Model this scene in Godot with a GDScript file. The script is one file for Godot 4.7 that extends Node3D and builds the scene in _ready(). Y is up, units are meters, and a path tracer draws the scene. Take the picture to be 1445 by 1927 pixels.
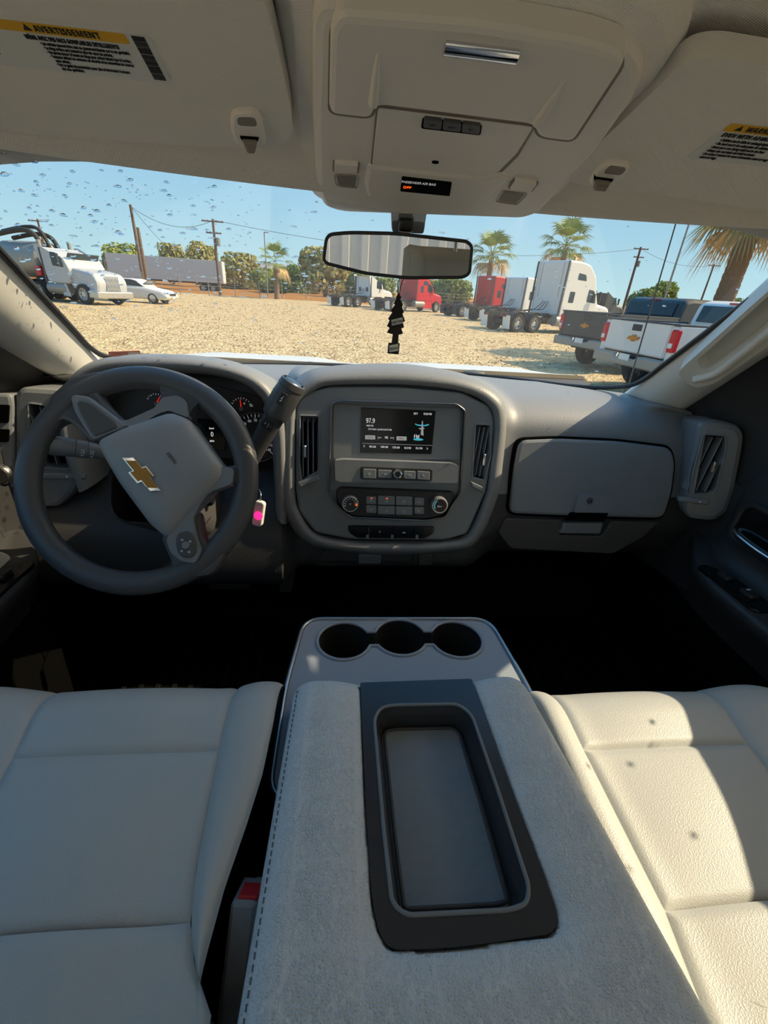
extends Node3D
# Cab of a parked pickup seen from between the front seats, and the truck yard beyond the windshield.
# y up, metres, ground at y = 0, the truck points to -z, the cab's centre line is x = 0.

const EYE := Vector3(-0.105, 1.75, 0.0)
const FOCAL := 800.0          # pixels, for an image of 1445 x 1927
var view := Basis()
var M := {}
var names := {}
var rng := RandomNumberGenerator.new()

# ---------------------------------------------------------------- measuring: where a line of sight meets a plane
func sight(u: float, v: float) -> Vector3:
	return view * Vector3((u - 722.5) / FOCAL, -(v - 963.5) / FOCAL, -1.0)

func on_z(u: float, v: float, z: float) -> Vector3:
	var d := sight(u, v)
	return EYE + d * ((z - EYE.z) / d.z)

func on_y(u: float, v: float, y: float) -> Vector3:
	var d := sight(u, v)
	return EYE + d * ((y - EYE.y) / d.y)

func on_x(u: float, v: float, x: float) -> Vector3:
	var d := sight(u, v)
	return EYE + d * ((x - EYE.x) / d.x)

func on_face(face: Transform3D, u: float, v: float, off := 0.0) -> Vector2:
	var d := sight(u, v)
	var n := face.basis.z
	var t := ((face.origin + n * off) - EYE).dot(n) / d.dot(n)
	var q := face.affine_inverse() * (EYE + d * t)
	return Vector2(q.x, q.y)

func outline(face: Transform3D, pts: Array, off := 0.0) -> PackedVector2Array:
	var out := PackedVector2Array()
	for p in pts:
		out.append(on_face(face, p[0], p[1], off))
	return out

func frame(origin: Vector3, normal: Vector3, right := Vector3.RIGHT) -> Transform3D:
	var z := normal.normalized()
	var y := z.cross(right).normalized()
	return Transform3D(Basis(y.cross(z).normalized(), y, z), origin)

# ---------------------------------------------------------------- mesh helpers
func mesh_tool() -> SurfaceTool:
	var st := SurfaceTool.new()
	st.begin(Mesh.PRIMITIVE_TRIANGLES)
	return st

func tri(st: SurfaceTool, a: Vector3, b: Vector3, c: Vector3, na: Vector3, nb: Vector3, nc: Vector3) -> void:
	var g := (b - a).cross(c - a)
	if g.length_squared() < 1e-20:
		return
	if g.dot(na + nb + nc) > 0.0:
		var s := b; b = c; c = s
		s = nb; nb = nc; nc = s
	st.set_normal(na); st.add_vertex(a)
	st.set_normal(nb); st.add_vertex(b)
	st.set_normal(nc); st.add_vertex(c)

func quad(st: SurfaceTool, a: Vector3, b: Vector3, c: Vector3, d: Vector3, n: Vector3) -> void:
	tri(st, a, b, c, n, n, n)
	tri(st, a, c, d, n, n, n)

func grid(st: SurfaceTool, rows: Array, wrap := false, flip := false) -> void:
	var nr := rows.size()
	var nc: int = rows[0].size()
	var norms := []
	for i in nr:
		var line := PackedVector3Array()
		for j in nc:
			var a: Vector3 = rows[maxi(i - 1, 0)][j]
			var b: Vector3 = rows[mini(i + 1, nr - 1)][j]
			var jl := (j - 1 + nc) % nc if wrap else maxi(j - 1, 0)
			var jr := (j + 1) % nc if wrap else mini(j + 1, nc - 1)
			var c: Vector3 = rows[i][jl]
			var d: Vector3 = rows[i][jr]
			var n := (b - a).cross(d - c)
			if n.length_squared() < 1e-16:
				var other: int = i + 1 if i == 0 else i - 1
				n = (b - a).cross(rows[other][jr] - rows[other][jl])
			n = n.normalized()
			line.append(-n if flip else n)
		norms.append(line)
	for i in nr - 1:
		for j in (nc if wrap else nc - 1):
			var k := (j + 1) % nc
			tri(st, rows[i][j], rows[i + 1][j], rows[i + 1][k], norms[i][j], norms[i + 1][j], norms[i + 1][k])
			tri(st, rows[i][j], rows[i + 1][k], rows[i][k], norms[i][j], norms[i + 1][k], norms[i][k])

func ccw(poly: PackedVector2Array) -> PackedVector2Array:
	var out := PackedVector2Array()
	for p in poly:
		if out.is_empty() or out[-1].distance_to(p) > 1e-6:
			out.append(p)
	if out.size() > 1 and out[0].distance_to(out[-1]) < 1e-6:
		out.remove_at(out.size() - 1)
	if Geometry2D.is_polygon_clockwise(out):
		out.reverse()
	return out

func inset(poly: PackedVector2Array, w: float) -> PackedVector2Array:
	var out := PackedVector2Array()
	var n := poly.size()
	for i in n:
		var e0 := (poly[i] - poly[(i - 1 + n) % n]).normalized()
		var e1 := (poly[(i + 1) % n] - poly[i]).normalized()
		var n0 := Vector2(-e0.y, e0.x)
		var n1 := Vector2(-e1.y, e1.x)
		var m := n0 + n1
		out.append(poly[i] + m * (w / maxf(0.35, 1.0 + n0.dot(n1))))
	# edges that turned round collapse to a point
	for pass_ in 4:
		var clean := true
		for i in n:
			var k := (i + 1) % n
			if (out[k] - out[i]).dot(poly[k] - poly[i]) < 0.0:
				var mid := (out[i] + out[k]) / 2.0
				out[i] = mid
				out[k] = mid
				clean = false
		if clean:
			break
	return out

func walls(st: SurfaceTool, pa: PackedVector2Array, za: float, pb: PackedVector2Array, zb: float, xf: Transform3D, inward := false) -> void:
	var n := pa.size()
	var en := []
	var el := []
	for i in n:
		var e := pa[(i + 1) % n] - pa[i]
		el.append(e.length())
		var m := Vector2(e.y, -e.x).normalized()
		var a3 := Vector3(pa[i].x, pa[i].y, za)
		var b3 := Vector3(pb[i].x, pb[i].y, zb)
		var along := Vector3(e.x, e.y, 0).normalized()
		var nn := along.cross(b3 - a3)
		if nn.length_squared() < 1e-14:
			nn = Vector3(m.x, m.y, 0)
		nn = nn.normalized()
		if nn.dot(Vector3(m.x, m.y, 0.001)) < 0.0 and absf(nn.z) < 0.999:
			nn = -nn
		if absf(nn.z) >= 0.999:
			nn = Vector3(0, 0, 1)
		en.append(-nn if inward else nn)
	for i in n:
		var k := (i + 1) % n
		var prev := (i - 1 + n) % n
		var ni: Vector3 = _corner(en[prev], en[i], el[prev], el[i])
		var nk: Vector3 = _corner(en[k], en[i], el[k], el[i])
		var a := xf * Vector3(pa[i].x, pa[i].y, za)
		var b := xf * Vector3(pa[k].x, pa[k].y, za)
		var c := xf * Vector3(pb[k].x, pb[k].y, zb)
		var d := xf * Vector3(pb[i].x, pb[i].y, zb)
		ni = (xf.basis * ni).normalized()
		nk = (xf.basis * nk).normalized()
		tri(st, a, b, c, ni, nk, nk)
		tri(st, a, c, d, ni, nk, ni)

func _corner(other: Vector3, mine: Vector3, lo: float, lm: float) -> Vector3:
	if other.dot(mine) < 0.8:
		return mine
	if lm > 3.0 * lo:
		return mine
	if lo > 3.0 * lm:
		return other
	return (other + mine).normalized()

func cap(st: SurfaceTool, shape: PackedVector2Array, z: float, xf: Transform3D, up: bool) -> void:
	var poly := ccw(shape)
	if poly.size() < 3:
		return
	var idx := Geometry2D.triangulate_polygon(poly)
	var n := (xf.basis * Vector3(0, 0, 1 if up else -1)).normalized()
	if idx.is_empty():
		poly = Geometry2D.convex_hull(poly)
		idx = Geometry2D.triangulate_polygon(poly)
	for i in range(0, idx.size(), 3):
		var a := poly[idx[i]]
		var b := poly[idx[i + 1]]
		var c := poly[idx[i + 2]]
		tri(st, xf * Vector3(a.x, a.y, z), xf * Vector3(b.x, b.y, z), xf * Vector3(c.x, c.y, z), n, n, n)

func prism(st: SurfaceTool, shape: PackedVector2Array, z0: float, z1: float, bevel := 0.0, xf := Transform3D.IDENTITY) -> void:
	var poly := ccw(shape)
	if bevel > 0.0:
		var mid := inset(poly, bevel * 0.3)
		var top := inset(poly, bevel)
		if Geometry2D.triangulate_polygon(ccw(top)).is_empty():
			top = poly
			mid = poly
		walls(st, poly, z0, poly, z1 - bevel, xf)
		walls(st, poly, z1 - bevel, mid, z1 - bevel * 0.3, xf)
		walls(st, mid, z1 - bevel * 0.3, top, z1, xf)
		cap(st, top, z1, xf, true)
	else:
		walls(st, poly, z0, poly, z1, xf)
		cap(st, poly, z1, xf, true)
	cap(st, poly, z0, xf, false)

func ring(st: SurfaceTool, shape: PackedVector2Array, w: float, z0: float, z1: float, xf := Transform3D.IDENTITY, bevel := 0.0) -> void:
	var outer := ccw(shape)
	var inner := inset(outer, w)
	var o2 := inset(outer, bevel)
	var i2 := inset(outer, w - bevel)
	walls(st, outer, z0, outer, z1 - bevel, xf)
	if bevel > 0.0:
		walls(st, outer, z1 - bevel, o2, z1, xf)
		walls(st, inner, z1 - bevel, i2, z1, xf, true)
	walls(st, inner, z0, inner, z1 - bevel, xf, true)
	var n := (xf.basis * Vector3(0, 0, 1)).normalized()
	for i in outer.size():
		var k := (i + 1) % outer.size()
		quad(st, xf * Vector3(o2[i].x, o2[i].y, z1), xf * Vector3(o2[k].x, o2[k].y, z1), xf * Vector3(i2[k].x, i2[k].y, z1), xf * Vector3(i2[i].x, i2[i].y, z1), n)

func rrect(w: float, h: float, r: float, n := 4) -> PackedVector2Array:
	var out := PackedVector2Array()
	for c in 4:
		var cx: float = (w / 2 - r) * [1, -1, -1, 1][c]
		var cy: float = (h / 2 - r) * [1, 1, -1, -1][c]
		for i in n + 1:
			var a := PI / 2 * (c + float(i) / n)
			out.append(Vector2(cx + r * cos(a), cy + r * sin(a)))
	return out

func pierce(shape: PackedVector2Array, holes: Array) -> Array:
	# an outline with holes, as a list of plain outlines
	var pieces := [ccw(shape)]
	for h in holes:
		var hole := ccw(h)
		var cx := 0.0
		for p in hole:
			cx += p.x / hole.size()
		var next := []
		for piece in pieces:
			if Geometry2D.intersect_polygons(piece, hole).is_empty():
				next.append(piece)
				continue
			for s in [-1.0, 1.0]:
				var half := PackedVector2Array([Vector2(cx, -99), Vector2(cx + 99 * s, -99), Vector2(cx + 99 * s, 99), Vector2(cx, 99)])
				for a in Geometry2D.intersect_polygons(piece, ccw(half)):
					for b in Geometry2D.clip_polygons(a, hole):
						if not Geometry2D.is_polygon_clockwise(b):
							next.append(b)
		pieces = next
	return pieces

func plate(st: SurfaceTool, shape: PackedVector2Array, holes: Array, z0: float, z1: float, bevel: float, xf: Transform3D) -> void:
	# a slab with openings through it
	var outer := ccw(shape)
	var top := inset(outer, bevel)
	walls(st, outer, z0, outer, z1 - bevel, xf)
	if bevel > 0.0:
		walls(st, outer, z1 - bevel, inset(outer, bevel * 0.3), z1 - bevel * 0.3, xf)
		walls(st, inset(outer, bevel * 0.3), z1 - bevel * 0.3, top, z1, xf)
	for p in pierce(top, holes):
		cap(st, p, z1, xf, true)
	for h in holes:
		var hole := ccw(h)
		walls(st, hole, z0, hole, z1, xf, true)

func soft(pts: PackedVector2Array, r: float, n := 4) -> PackedVector2Array:
	# rounds every corner of an outline
	var poly := ccw(pts)
	var out := PackedVector2Array()
	var m := poly.size()
	for i in m:
		var p := poly[i]
		var a := poly[(i - 1 + m) % m]
		var b := poly[(i + 1) % m]
		var k := minf(r, minf(p.distance_to(a), p.distance_to(b)) * 0.48)
		var p0 := p + (a - p).normalized() * k
		var p1 := p + (b - p).normalized() * k
		for j in n + 1:
			var t := float(j) / n
			out.append(p0.lerp(p, t).lerp(p.lerp(p1, t), t))
	return out

func disc(r: float, n := 24, at := Vector2.ZERO, rz := -1.0) -> PackedVector2Array:
	var out := PackedVector2Array()
	for i in n:
		var a := TAU * i / n
		out.append(at + Vector2(cos(a) * r, sin(a) * (rz if rz > 0 else r)))
	return out

func box(st: SurfaceTool, at: Vector3, size: Vector3, bevel := 0.0, basis := Basis()) -> void:
	var xf := Transform3D(basis, at)
	var b := minf(bevel, minf(size.x, minf(size.y, size.z)) * 0.45)
	if b <= 0.0:
		prism(st, PackedVector2Array([Vector2(-size.x, -size.y) / 2, Vector2(size.x, -size.y) / 2, Vector2(size.x, size.y) / 2, Vector2(-size.x, size.y) / 2]), -size.z / 2, size.z / 2, 0.0, xf)
		return
	var poly := ccw(rrect(size.x, size.y, b, 2))
	var ins := inset(poly, b * 0.9)
	walls(st, ins, -size.z / 2, poly, -size.z / 2 + b, xf)
	walls(st, poly, -size.z / 2 + b, poly, size.z / 2 - b, xf)
	walls(st, poly, size.z / 2 - b, ins, size.z / 2, xf)
	cap(st, ins, size.z / 2, xf, true)
	cap(st, ins, -size.z / 2, xf, false)

func tube(st: SurfaceTool, pts: PackedVector3Array, radii: Variant, n := 10, closed := false, squash := 1.0, up0 := Vector3.UP) -> void:
	var rows := []
	var m := pts.size()
	var side := Vector3.ZERO
	for i in m:
		var a := pts[(i - 1 + m) % m] if closed else pts[maxi(i - 1, 0)]
		var b := pts[(i + 1) % m] if closed else pts[mini(i + 1, m - 1)]
		var t := (b - a).normalized()
		if side == Vector3.ZERO:
			side = t.cross(up0)
			if side.length() < 0.05:
				side = t.cross(Vector3.RIGHT)
		side = (side - t * side.dot(t)).normalized()
		var up := side.cross(t)
		var r: float = radii[i] if radii is Array or radii is PackedFloat32Array else radii
		var line := PackedVector3Array()
		for j in n:
			var w := TAU * j / n
			line.append(pts[i] + side * cos(w) * r + up * sin(w) * r * squash)
		rows.append(line)
	if closed:
		rows.append(rows[0])
	grid(st, rows, true, true)
	if not closed:
		for e in [0, m - 1]:
			var line: PackedVector3Array = rows[e]
			var nn := (pts[1] - pts[0] if e == m - 1 and m == 2 else (pts[e] - pts[e - 1] if e else pts[0] - pts[1])).normalized()
			for j in n:
				tri(st, pts[e], line[j], line[(j + 1) % n], nn, nn, nn)

func lathe(st: SurfaceTool, prof: Array, n := 24, xf := Transform3D.IDENTITY) -> void:
	# prof: [radius, height] pairs, turned about the local y axis
	var chains := [[prof[0]]]
	for i in range(1, prof.size()):
		chains[-1].append(prof[i])
		if i < prof.size() - 1:
			var d0 := Vector2(prof[i][0] - prof[i - 1][0], prof[i][1] - prof[i - 1][1]).normalized()
			var d1 := Vector2(prof[i + 1][0] - prof[i][0], prof[i + 1][1] - prof[i][1]).normalized()
			if d0.dot(d1) < 0.75:
				chains.append([prof[i]])
	for c in chains:
		var rows := []
		for p in c:
			var line := PackedVector3Array()
			for j in n:
				var a := TAU * j / n
				line.append(xf * Vector3(cos(a) * maxf(p[0], 1e-5), p[1], sin(a) * maxf(p[0], 1e-5)))
			rows.append(line)
		grid(st, rows, true)

func ball(st: SurfaceTool, at: Vector3, size: Vector3, n := 12, basis := Basis()) -> void:
	var rows := []
	for i in n / 2 + 1:
		var a := PI * i / (n / 2)
		var line := PackedVector3Array()
		for j in n:
			var b := TAU * j / n
			line.append(at + basis * (Vector3(sin(a) * cos(b), cos(a), sin(a) * sin(b)) * size + Vector3(cos(b), 0, sin(b)) * 1e-6))
		rows.append(line)
	grid(st, rows, true, true)

func smooth_path(pts: Array, per := 6, closed := false) -> PackedVector3Array:
	var out := PackedVector3Array()
	var m := pts.size()
	for i in (m if closed else m - 1):
		var p0: Vector3 = pts[(i - 1 + m) % m] if closed else pts[maxi(i - 1, 0)]
		var p1: Vector3 = pts[i]
		var p2: Vector3 = pts[(i + 1) % m]
		var p3: Vector3 = pts[(i + 2) % m] if closed else pts[mini(i + 2, m - 1)]
		for j in per:
			out.append(p1.cubic_interpolate(p2, p0, p3, float(j) / per))
	if not closed:
		out.append(pts[m - 1])
	return out

# ---------------------------------------------------------------- nodes
func numbered(called: String) -> String:
	var k: int = names.get(called, -1) + 1
	names[called] = k
	return called if k == 0 else "%s_%03d" % [called, k]

func obj(called: String, st: SurfaceTool, m: Material, parent: Node = self) -> MeshInstance3D:
	var o := MeshInstance3D.new()
	o.name = numbered(called) if parent == self else StringName(called)
	var am := st.commit()
	am.surface_set_material(0, m)
	o.mesh = am
	parent.add_child(o, true)
	return o

func tag(o: Node, label: String, category := "", group := "", kind := "") -> Node:
	if label: o.set_meta("label", label)
	if category: o.set_meta("category", category)
	if group: o.set_meta("group", group)
	if kind: o.set_meta("kind", kind)
	return o

func thing(called: String, label: String, category: String, at := Transform3D.IDENTITY, group := "") -> Node3D:
	var o := Node3D.new()
	o.name = numbered(called)
	add_child(o)
	o.transform = at
	tag(o, label, category, group)
	return o

func at_base(p: Vector3) -> Transform3D:
	return Transform3D(Basis(), p)

func structure(called: String, st: SurfaceTool, m: Material, label := "", category := "") -> MeshInstance3D:
	var o := obj(called, st, m)
	tag(o, label, category, "", "structure")
	return o

var face_font: SystemFont
func letters(parent: Node, called: String, words: String, high: float, m: Material, xf: Transform3D, squeeze := 1.0, align := HORIZONTAL_ALIGNMENT_CENTER, bold := false) -> MeshInstance3D:
	var t := TextMesh.new()
	t.font = M.bold_font if bold else M.font
	t.font_size = 24
	t.pixel_size = high / (0.72 * 24)
	t.curve_step = 2.0
	t.depth = 0.0006
	t.horizontal_alignment = align
	t.text = words
	t.material = m
	var o := MeshInstance3D.new()
	o.name = called
	o.mesh = t
	o.transform = xf * Transform3D(Basis.from_scale(Vector3(squeeze, 1, 1)), Vector3.ZERO)
	parent.add_child(o, true)
	return o

# ---------------------------------------------------------------- materials
func noise_map(kind: int, freq: float, seed_: int, normal: bool, strength := 4.0, oct := 2, size := 512, ramp: Gradient = null, ret := -1) -> NoiseTexture2D:
	var n := FastNoiseLite.new()
	n.noise_type = kind
	n.frequency = freq
	n.seed = seed_
	n.fractal_octaves = oct
	if ret >= 0:
		n.cellular_return_type = ret
		n.cellular_jitter = 1.0
		n.fractal_type = FastNoiseLite.FRACTAL_NONE
	var t := NoiseTexture2D.new()
	t.width = size
	t.height = size
	t.seamless = true
	t.seamless_blend_skirt = 0.2
	t.noise = n
	if normal:
		t.as_normal_map = true
		t.bump_strength = strength
	if ramp:
		t.color_ramp = ramp
	return t

func ramp(stops: Array) -> Gradient:
	var g := Gradient.new()
	var o := PackedFloat32Array()
	var c := PackedColorArray()
	for s in stops:
		o.append(s[0])
		c.append(s[1])
	g.offsets = o
	g.colors = c
	return g

func mat(c: Color, rough: float, metal := 0.0) -> StandardMaterial3D:
	var m := StandardMaterial3D.new()
	m.albedo_color = c
	m.roughness = rough
	m.metallic = metal
	m.cull_mode = BaseMaterial3D.CULL_DISABLED
	return m

func rgb8(r: int, g: int, b: int) -> Color:
	return Color(r / 255.0, g / 255.0, b / 255.0)

func grained(m: StandardMaterial3D, bump: Texture2D, cm: float, tile: float) -> StandardMaterial3D:
	m.uv1_triplanar = true
	m.uv1_scale = Vector3.ONE / tile
	m.heightmap_enabled = true
	m.heightmap_texture = bump
	m.heightmap_scale = cm
	return m

func colored(m: StandardMaterial3D, t: Texture2D, tile: float) -> StandardMaterial3D:
	m.uv1_triplanar = true
	m.uv1_scale = Vector3.ONE / tile
	m.albedo_texture = t
	return m

func glowing(c: Color, energy: float) -> StandardMaterial3D:
	var m := mat(Color(0.02, 0.02, 0.02), 0.5)
	m.emission_enabled = true
	m.emission = c
	m.emission_energy_multiplier = energy
	return m

func make_materials() -> void:
	var f := SystemFont.new()
	f.font_names = PackedStringArray(["Droid Sans"])
	M.font = f
	var fb := SystemFont.new()
	fb.font_names = PackedStringArray(["Droid Sans"])
	fb.font_weight = 700
	M.bold_font = fb
	var fine := noise_map(FastNoiseLite.TYPE_CELLULAR, 0.06, 3, false, 1, 1, 512, null, FastNoiseLite.RETURN_DISTANCE)
	var hide := noise_map(FastNoiseLite.TYPE_CELLULAR, 0.045, 5, false, 1, 1, 512, null, FastNoiseLite.RETURN_DISTANCE2_SUB)
	var lumpy := noise_map(FastNoiseLite.TYPE_SIMPLEX_SMOOTH, 0.012, 8, false, 1, 4, 512)
	# dust: sparse pale specks on the black plastics
	var dust := noise_map(FastNoiseLite.TYPE_SIMPLEX, 0.09, 21, false, 1, 3, 512, ramp([[0.0, Color(0.93, 0.93, 0.93)], [0.55, Color(1, 1, 1)], [0.80, Color(1, 1, 1)], [0.86, Color(1, 1, 1)], [1.0, Color(1, 1, 1)]]))
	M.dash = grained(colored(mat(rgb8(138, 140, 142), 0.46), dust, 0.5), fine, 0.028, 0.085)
	M.dash.uv1_scale = Vector3.ONE / 0.085
	M.door = grained(mat(rgb8(54, 54, 55), 0.5), fine, 0.02, 0.085)
	M.hub = grained(mat(rgb8(152, 153, 154), 0.48), fine, 0.02, 0.085)
	M.dark = grained(mat(rgb8(84, 83, 82), 0.48), fine, 0.02, 0.085)
	M.rim_grip = grained(mat(rgb8(82, 82, 84), 0.44), fine, 0.02, 0.06)
	M.satin = mat(rgb8(132, 136, 140), 0.36)
	M.black = mat(rgb8(48, 48, 49), 0.42)
	M.gloss = mat(rgb8(20, 20, 21), 0.12)
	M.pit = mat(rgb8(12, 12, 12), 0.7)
	M.pit.metallic_specular = 0.08
	M.chrome = mat(rgb8(225, 225, 228), 0.12, 1.0)
	M.silver = mat(rgb8(170, 170, 172), 0.3, 1.0)
	M.dim_silver = mat(rgb8(120, 122, 126), 0.35, 1.0)
	M.leather = grained(mat(rgb8(196, 198, 195), 0.44), fine, 0.03, 0.05)
	M.lid_leather = grained(mat(rgb8(234, 239, 241), 0.42), hide, 0.2, 0.06)
	M.stitch = mat(rgb8(112, 118, 122), 0.7)
	M.trim_black = grained(mat(rgb8(152, 160, 170), 0.4), lumpy, 0.01, 0.2)
	M.rubber = mat(rgb8(70, 71, 73), 0.62)
	var weave := Image.create(64, 64, false, Image.FORMAT_RGB8)
	for y in 64:
		for x in 64:
			var hgt := 0.5 + 0.5 * sin(TAU * (x + y * 0.5) / 16.0) * cos(TAU * y / 8.0)
			weave.set_pixel(x, y, Color(hgt, hgt, hgt))
	M.weave = ImageTexture.create_from_image(weave)
	M.frame_black = mat(rgb8(58, 60, 64), 0.27)
	M.lever = mat(rgb8(78, 78, 80), 0.4)
	M.lower = grained(mat(rgb8(58, 58, 59), 0.5), fine, 0.02, 0.085)  # dash plastic darkened: light falling off below is put into its colour
	M.mat_weave = grained(mat(rgb8(172, 182, 194), 0.6), M.weave, 0.16, 0.011)
	M.headliner = grained(mat(rgb8(242, 236, 226), 0.95), M.weave, 0.05, 0.016)
	M.visor = grained(mat(rgb8(242, 236, 226), 0.95), M.weave, 0.03, 0.012)
	M.beige = grained(mat(rgb8(242, 235, 224), 0.55), fine, 0.008, 0.05)
	M.beige_dark = mat(rgb8(140, 130, 118), 0.6)
	M.pillar = grained(mat(rgb8(226, 224, 216), 0.6), fine, 0.008, 0.05)
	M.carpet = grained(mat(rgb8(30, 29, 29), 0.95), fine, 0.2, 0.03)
	M.carpet.metallic_specular = 0.1
	M.glass = mat(Color(1, 1, 1, 0.02), 0.0)
	M.glass.transparency = BaseMaterial3D.TRANSPARENCY_ALPHA
	M.water = mat(Color(1, 1, 1, 0.0), 0.0)
	M.water.refraction_enabled = true
	M.water.refraction_scale = 0.033
	M.mirror = mat(rgb8(225, 225, 225), 0.0, 1.0)
	M.white = mat(rgb8(225, 225, 220), 0.5)
	M.ink = mat(rgb8(30, 28, 26), 0.7)
	M.print = mat(rgb8(240, 240, 240), 0.6)
	M.yellow = mat(rgb8(236, 178, 24), 0.6)
	M.red = mat(rgb8(190, 30, 38), 0.45)
	M.gold = mat(rgb8(176, 124, 50), 0.35, 0.5)
	M.glow_print = glowing(rgb8(190, 190, 190), 0.35)  # glow added to plain print so it reads in dim places
	M.glow_print.albedo_color = rgb8(200, 200, 200)
	M.screen_text = glowing(rgb8(220, 220, 220), 0.8)
	M.screen_blue = glowing(rgb8(70, 190, 215), 0.6)
	M.screen_grey = glowing(rgb8(160, 160, 158), 0.6)
	M.orange_glow = glowing(rgb8(255, 90, 20), 1.2)
	M.pink_glow = glowing(rgb8(255, 40, 130), 1.3)
	M.red_needle = glowing(rgb8(230, 40, 30), 0.7)
	# outdoors
	var soil := noise_map(FastNoiseLite.TYPE_SIMPLEX_SMOOTH, 0.01, 31, false, 1, 6, 1024, ramp([[0.0, rgb8(156, 130, 92)], [0.4, rgb8(210, 184, 140)], [0.6, rgb8(224, 200, 156)], [1.0, rgb8(238, 220, 182)]]))
	var clods := noise_map(FastNoiseLite.TYPE_SIMPLEX, 0.03, 33, false, 1, 5, 1024)
	M.soil = colored(mat(rgb8(248, 246, 240), 0.95), soil, 5.0)
	M.soil = grained(M.soil, clods, 9.0, 5.0)
	M.stone = mat(rgb8(168, 146, 112), 0.9)
	M.stone.vertex_color_use_as_albedo = true
	var dry := noise_map(FastNoiseLite.TYPE_SIMPLEX, 0.05, 41, false, 1, 4, 512, ramp([[0.0, rgb8(160, 96, 38)], [0.5, rgb8(206, 138, 60)], [1.0, rgb8(226, 176, 96)]]))
	M.dry_grass = grained(colored(mat(rgb8(240, 240, 240), 0.95), dry, 4.0), clods, 12.0, 4.0)
	M.paint_white = mat(rgb8(215, 216, 214), 0.35)
	M.paint_grey = mat(rgb8(176, 180, 184), 0.4)
	M.paint_red = mat(rgb8(186, 22, 36), 0.35)
	M.paint_dark = mat(rgb8(52, 58, 62), 0.35)
	M.tyre = mat(rgb8(36, 35, 34), 0.85)
	M.alloy = mat(rgb8(190, 190, 188), 0.35, 0.7)
	M.chassis = mat(rgb8(58, 54, 50), 0.8)
	M.dirty_metal = mat(rgb8(150, 148, 142), 0.5, 0.3)
	M.tinted = mat(rgb8(46, 60, 66), 0.08)
	M.tail_red = mat(rgb8(200, 24, 40), 0.2)
	M.wood_pole = grained(mat(rgb8(108, 88, 72), 0.9), lumpy, 1.0, 0.6)
	M.bark = grained(mat(rgb8(150, 124, 100), 0.95), clods, 4.0, 1.2)
	M.wire = mat(rgb8(50, 52, 54), 0.7)
	M.steel = mat(rgb8(140, 140, 138), 0.5, 0.5)
	M.wall = mat(rgb8(226, 222, 214), 0.8)
	M.roof_grey = mat(rgb8(150, 152, 154), 0.8)
	for k in 3:
		var lf := mat([rgb8(140, 148, 66), rgb8(116, 130, 68), rgb8(150, 142, 84)][k], 0.8)
		lf.backlight_enabled = true
		lf.backlight = Color(0.35, 0.4, 0.15)
		M["leaf%d" % k] = lf
	M.frond = mat(rgb8(120, 136, 78), 0.7)
	M.frond.backlight_enabled = true
	M.frond.backlight = Color(0.3, 0.35, 0.15)
	M.frond_dry = mat(rgb8(188, 158, 112), 0.85)

# ================================================================ the scene
func _ready() -> void:
	rng.seed = 7
	var cam := Camera3D.new()
	cam.name = "camera"
	view = Basis(Vector3.UP, deg_to_rad(-6.3)) * Basis(Vector3.RIGHT, deg_to_rad(-27.5)) * Basis(Vector3.BACK, deg_to_rad(3.9))
	cam.transform = Transform3D(view, EYE)
	cam.fov = rad_to_deg(2.0 * atan(963.5 / FOCAL))
	cam.near = 0.02
	cam.far = 600.0
	add_child(cam)
	cam.current = true
	var we := WorldEnvironment.new()
	we.name = "world_environment"
	var e := Environment.new()
	var sky := Sky.new()
	var sm := ProceduralSkyMaterial.new()
	sm.sky_top_color = rgb8(56, 126, 178)
	sm.sky_horizon_color = rgb8(147, 175, 178)
	sm.sky_curve = 0.2
	sm.ground_bottom_color = rgb8(150, 128, 98)
	sm.ground_horizon_color = rgb8(190, 172, 140)
	sm.sun_angle_max = 42.0  # wide glow round the unseen sun, added to brighten the cab
	sm.sun_curve = 1.1
	sky.sky_material = sm
	e.background_mode = Environment.BG_SKY
	e.sky = sky
	e.tonemap_mode = Environment.TONE_MAPPER_LINEAR
	e.tonemap_exposure = 1.25
	e.background_energy_multiplier = 1.6
	e.sdfgi_enabled = true
	e.ssao_enabled = true
	e.ssil_enabled = true
	we.environment = e
	add_child(we)
	var sun := DirectionalLight3D.new()
	sun.name = "sun"
	var az := deg_to_rad(86.0)     # from straight ahead towards the right
	var el := deg_to_rad(40.0)
	var to_sun := Vector3(sin(az) * cos(el), sin(el), -cos(az) * cos(el))
	sun.transform = Transform3D(Basis.looking_at(-to_sun, Vector3.UP), Vector3(0, 30, 0))
	sun.light_energy = 1.6
	sun.light_color = Color(1.0, 0.92, 0.77)
	sun.light_angular_distance = 0.53
	sun.shadow_enabled = true
	add_child(sun)
	make_materials()
	build_shell()
	build_windshield()
	build_dash()
	build_stack()
	build_cluster()
	build_wheel()
	build_seats()
	build_console()
	build_overhead()
	build_details()
	build_front_body()
	build_yard()
	build_vehicles()

# ================================================================ cab shell
var edge_l := []      # windshield side lines, top to bottom
var edge_r := []

func glass_point(s: float, t: float) -> Vector3:
	# the windshield: s from left (-1) to right (1), t from the roof (0) to the cowl (1)
	var a: Vector3 = edge_l[0].lerp(edge_l[1], t)
	var b: Vector3 = edge_r[0].lerp(edge_r[1], t)
	var p := a.lerp(b, (s + 1.0) / 2.0)
	var k := 1.0 - s * s
	p.z -= k * lerpf(0.055, 0.33, t)
	p.y -= k * (0.022 * t + 0.006 * (1.0 - t)) - 0.02 * k * sin(PI * t)
	return p

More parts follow.
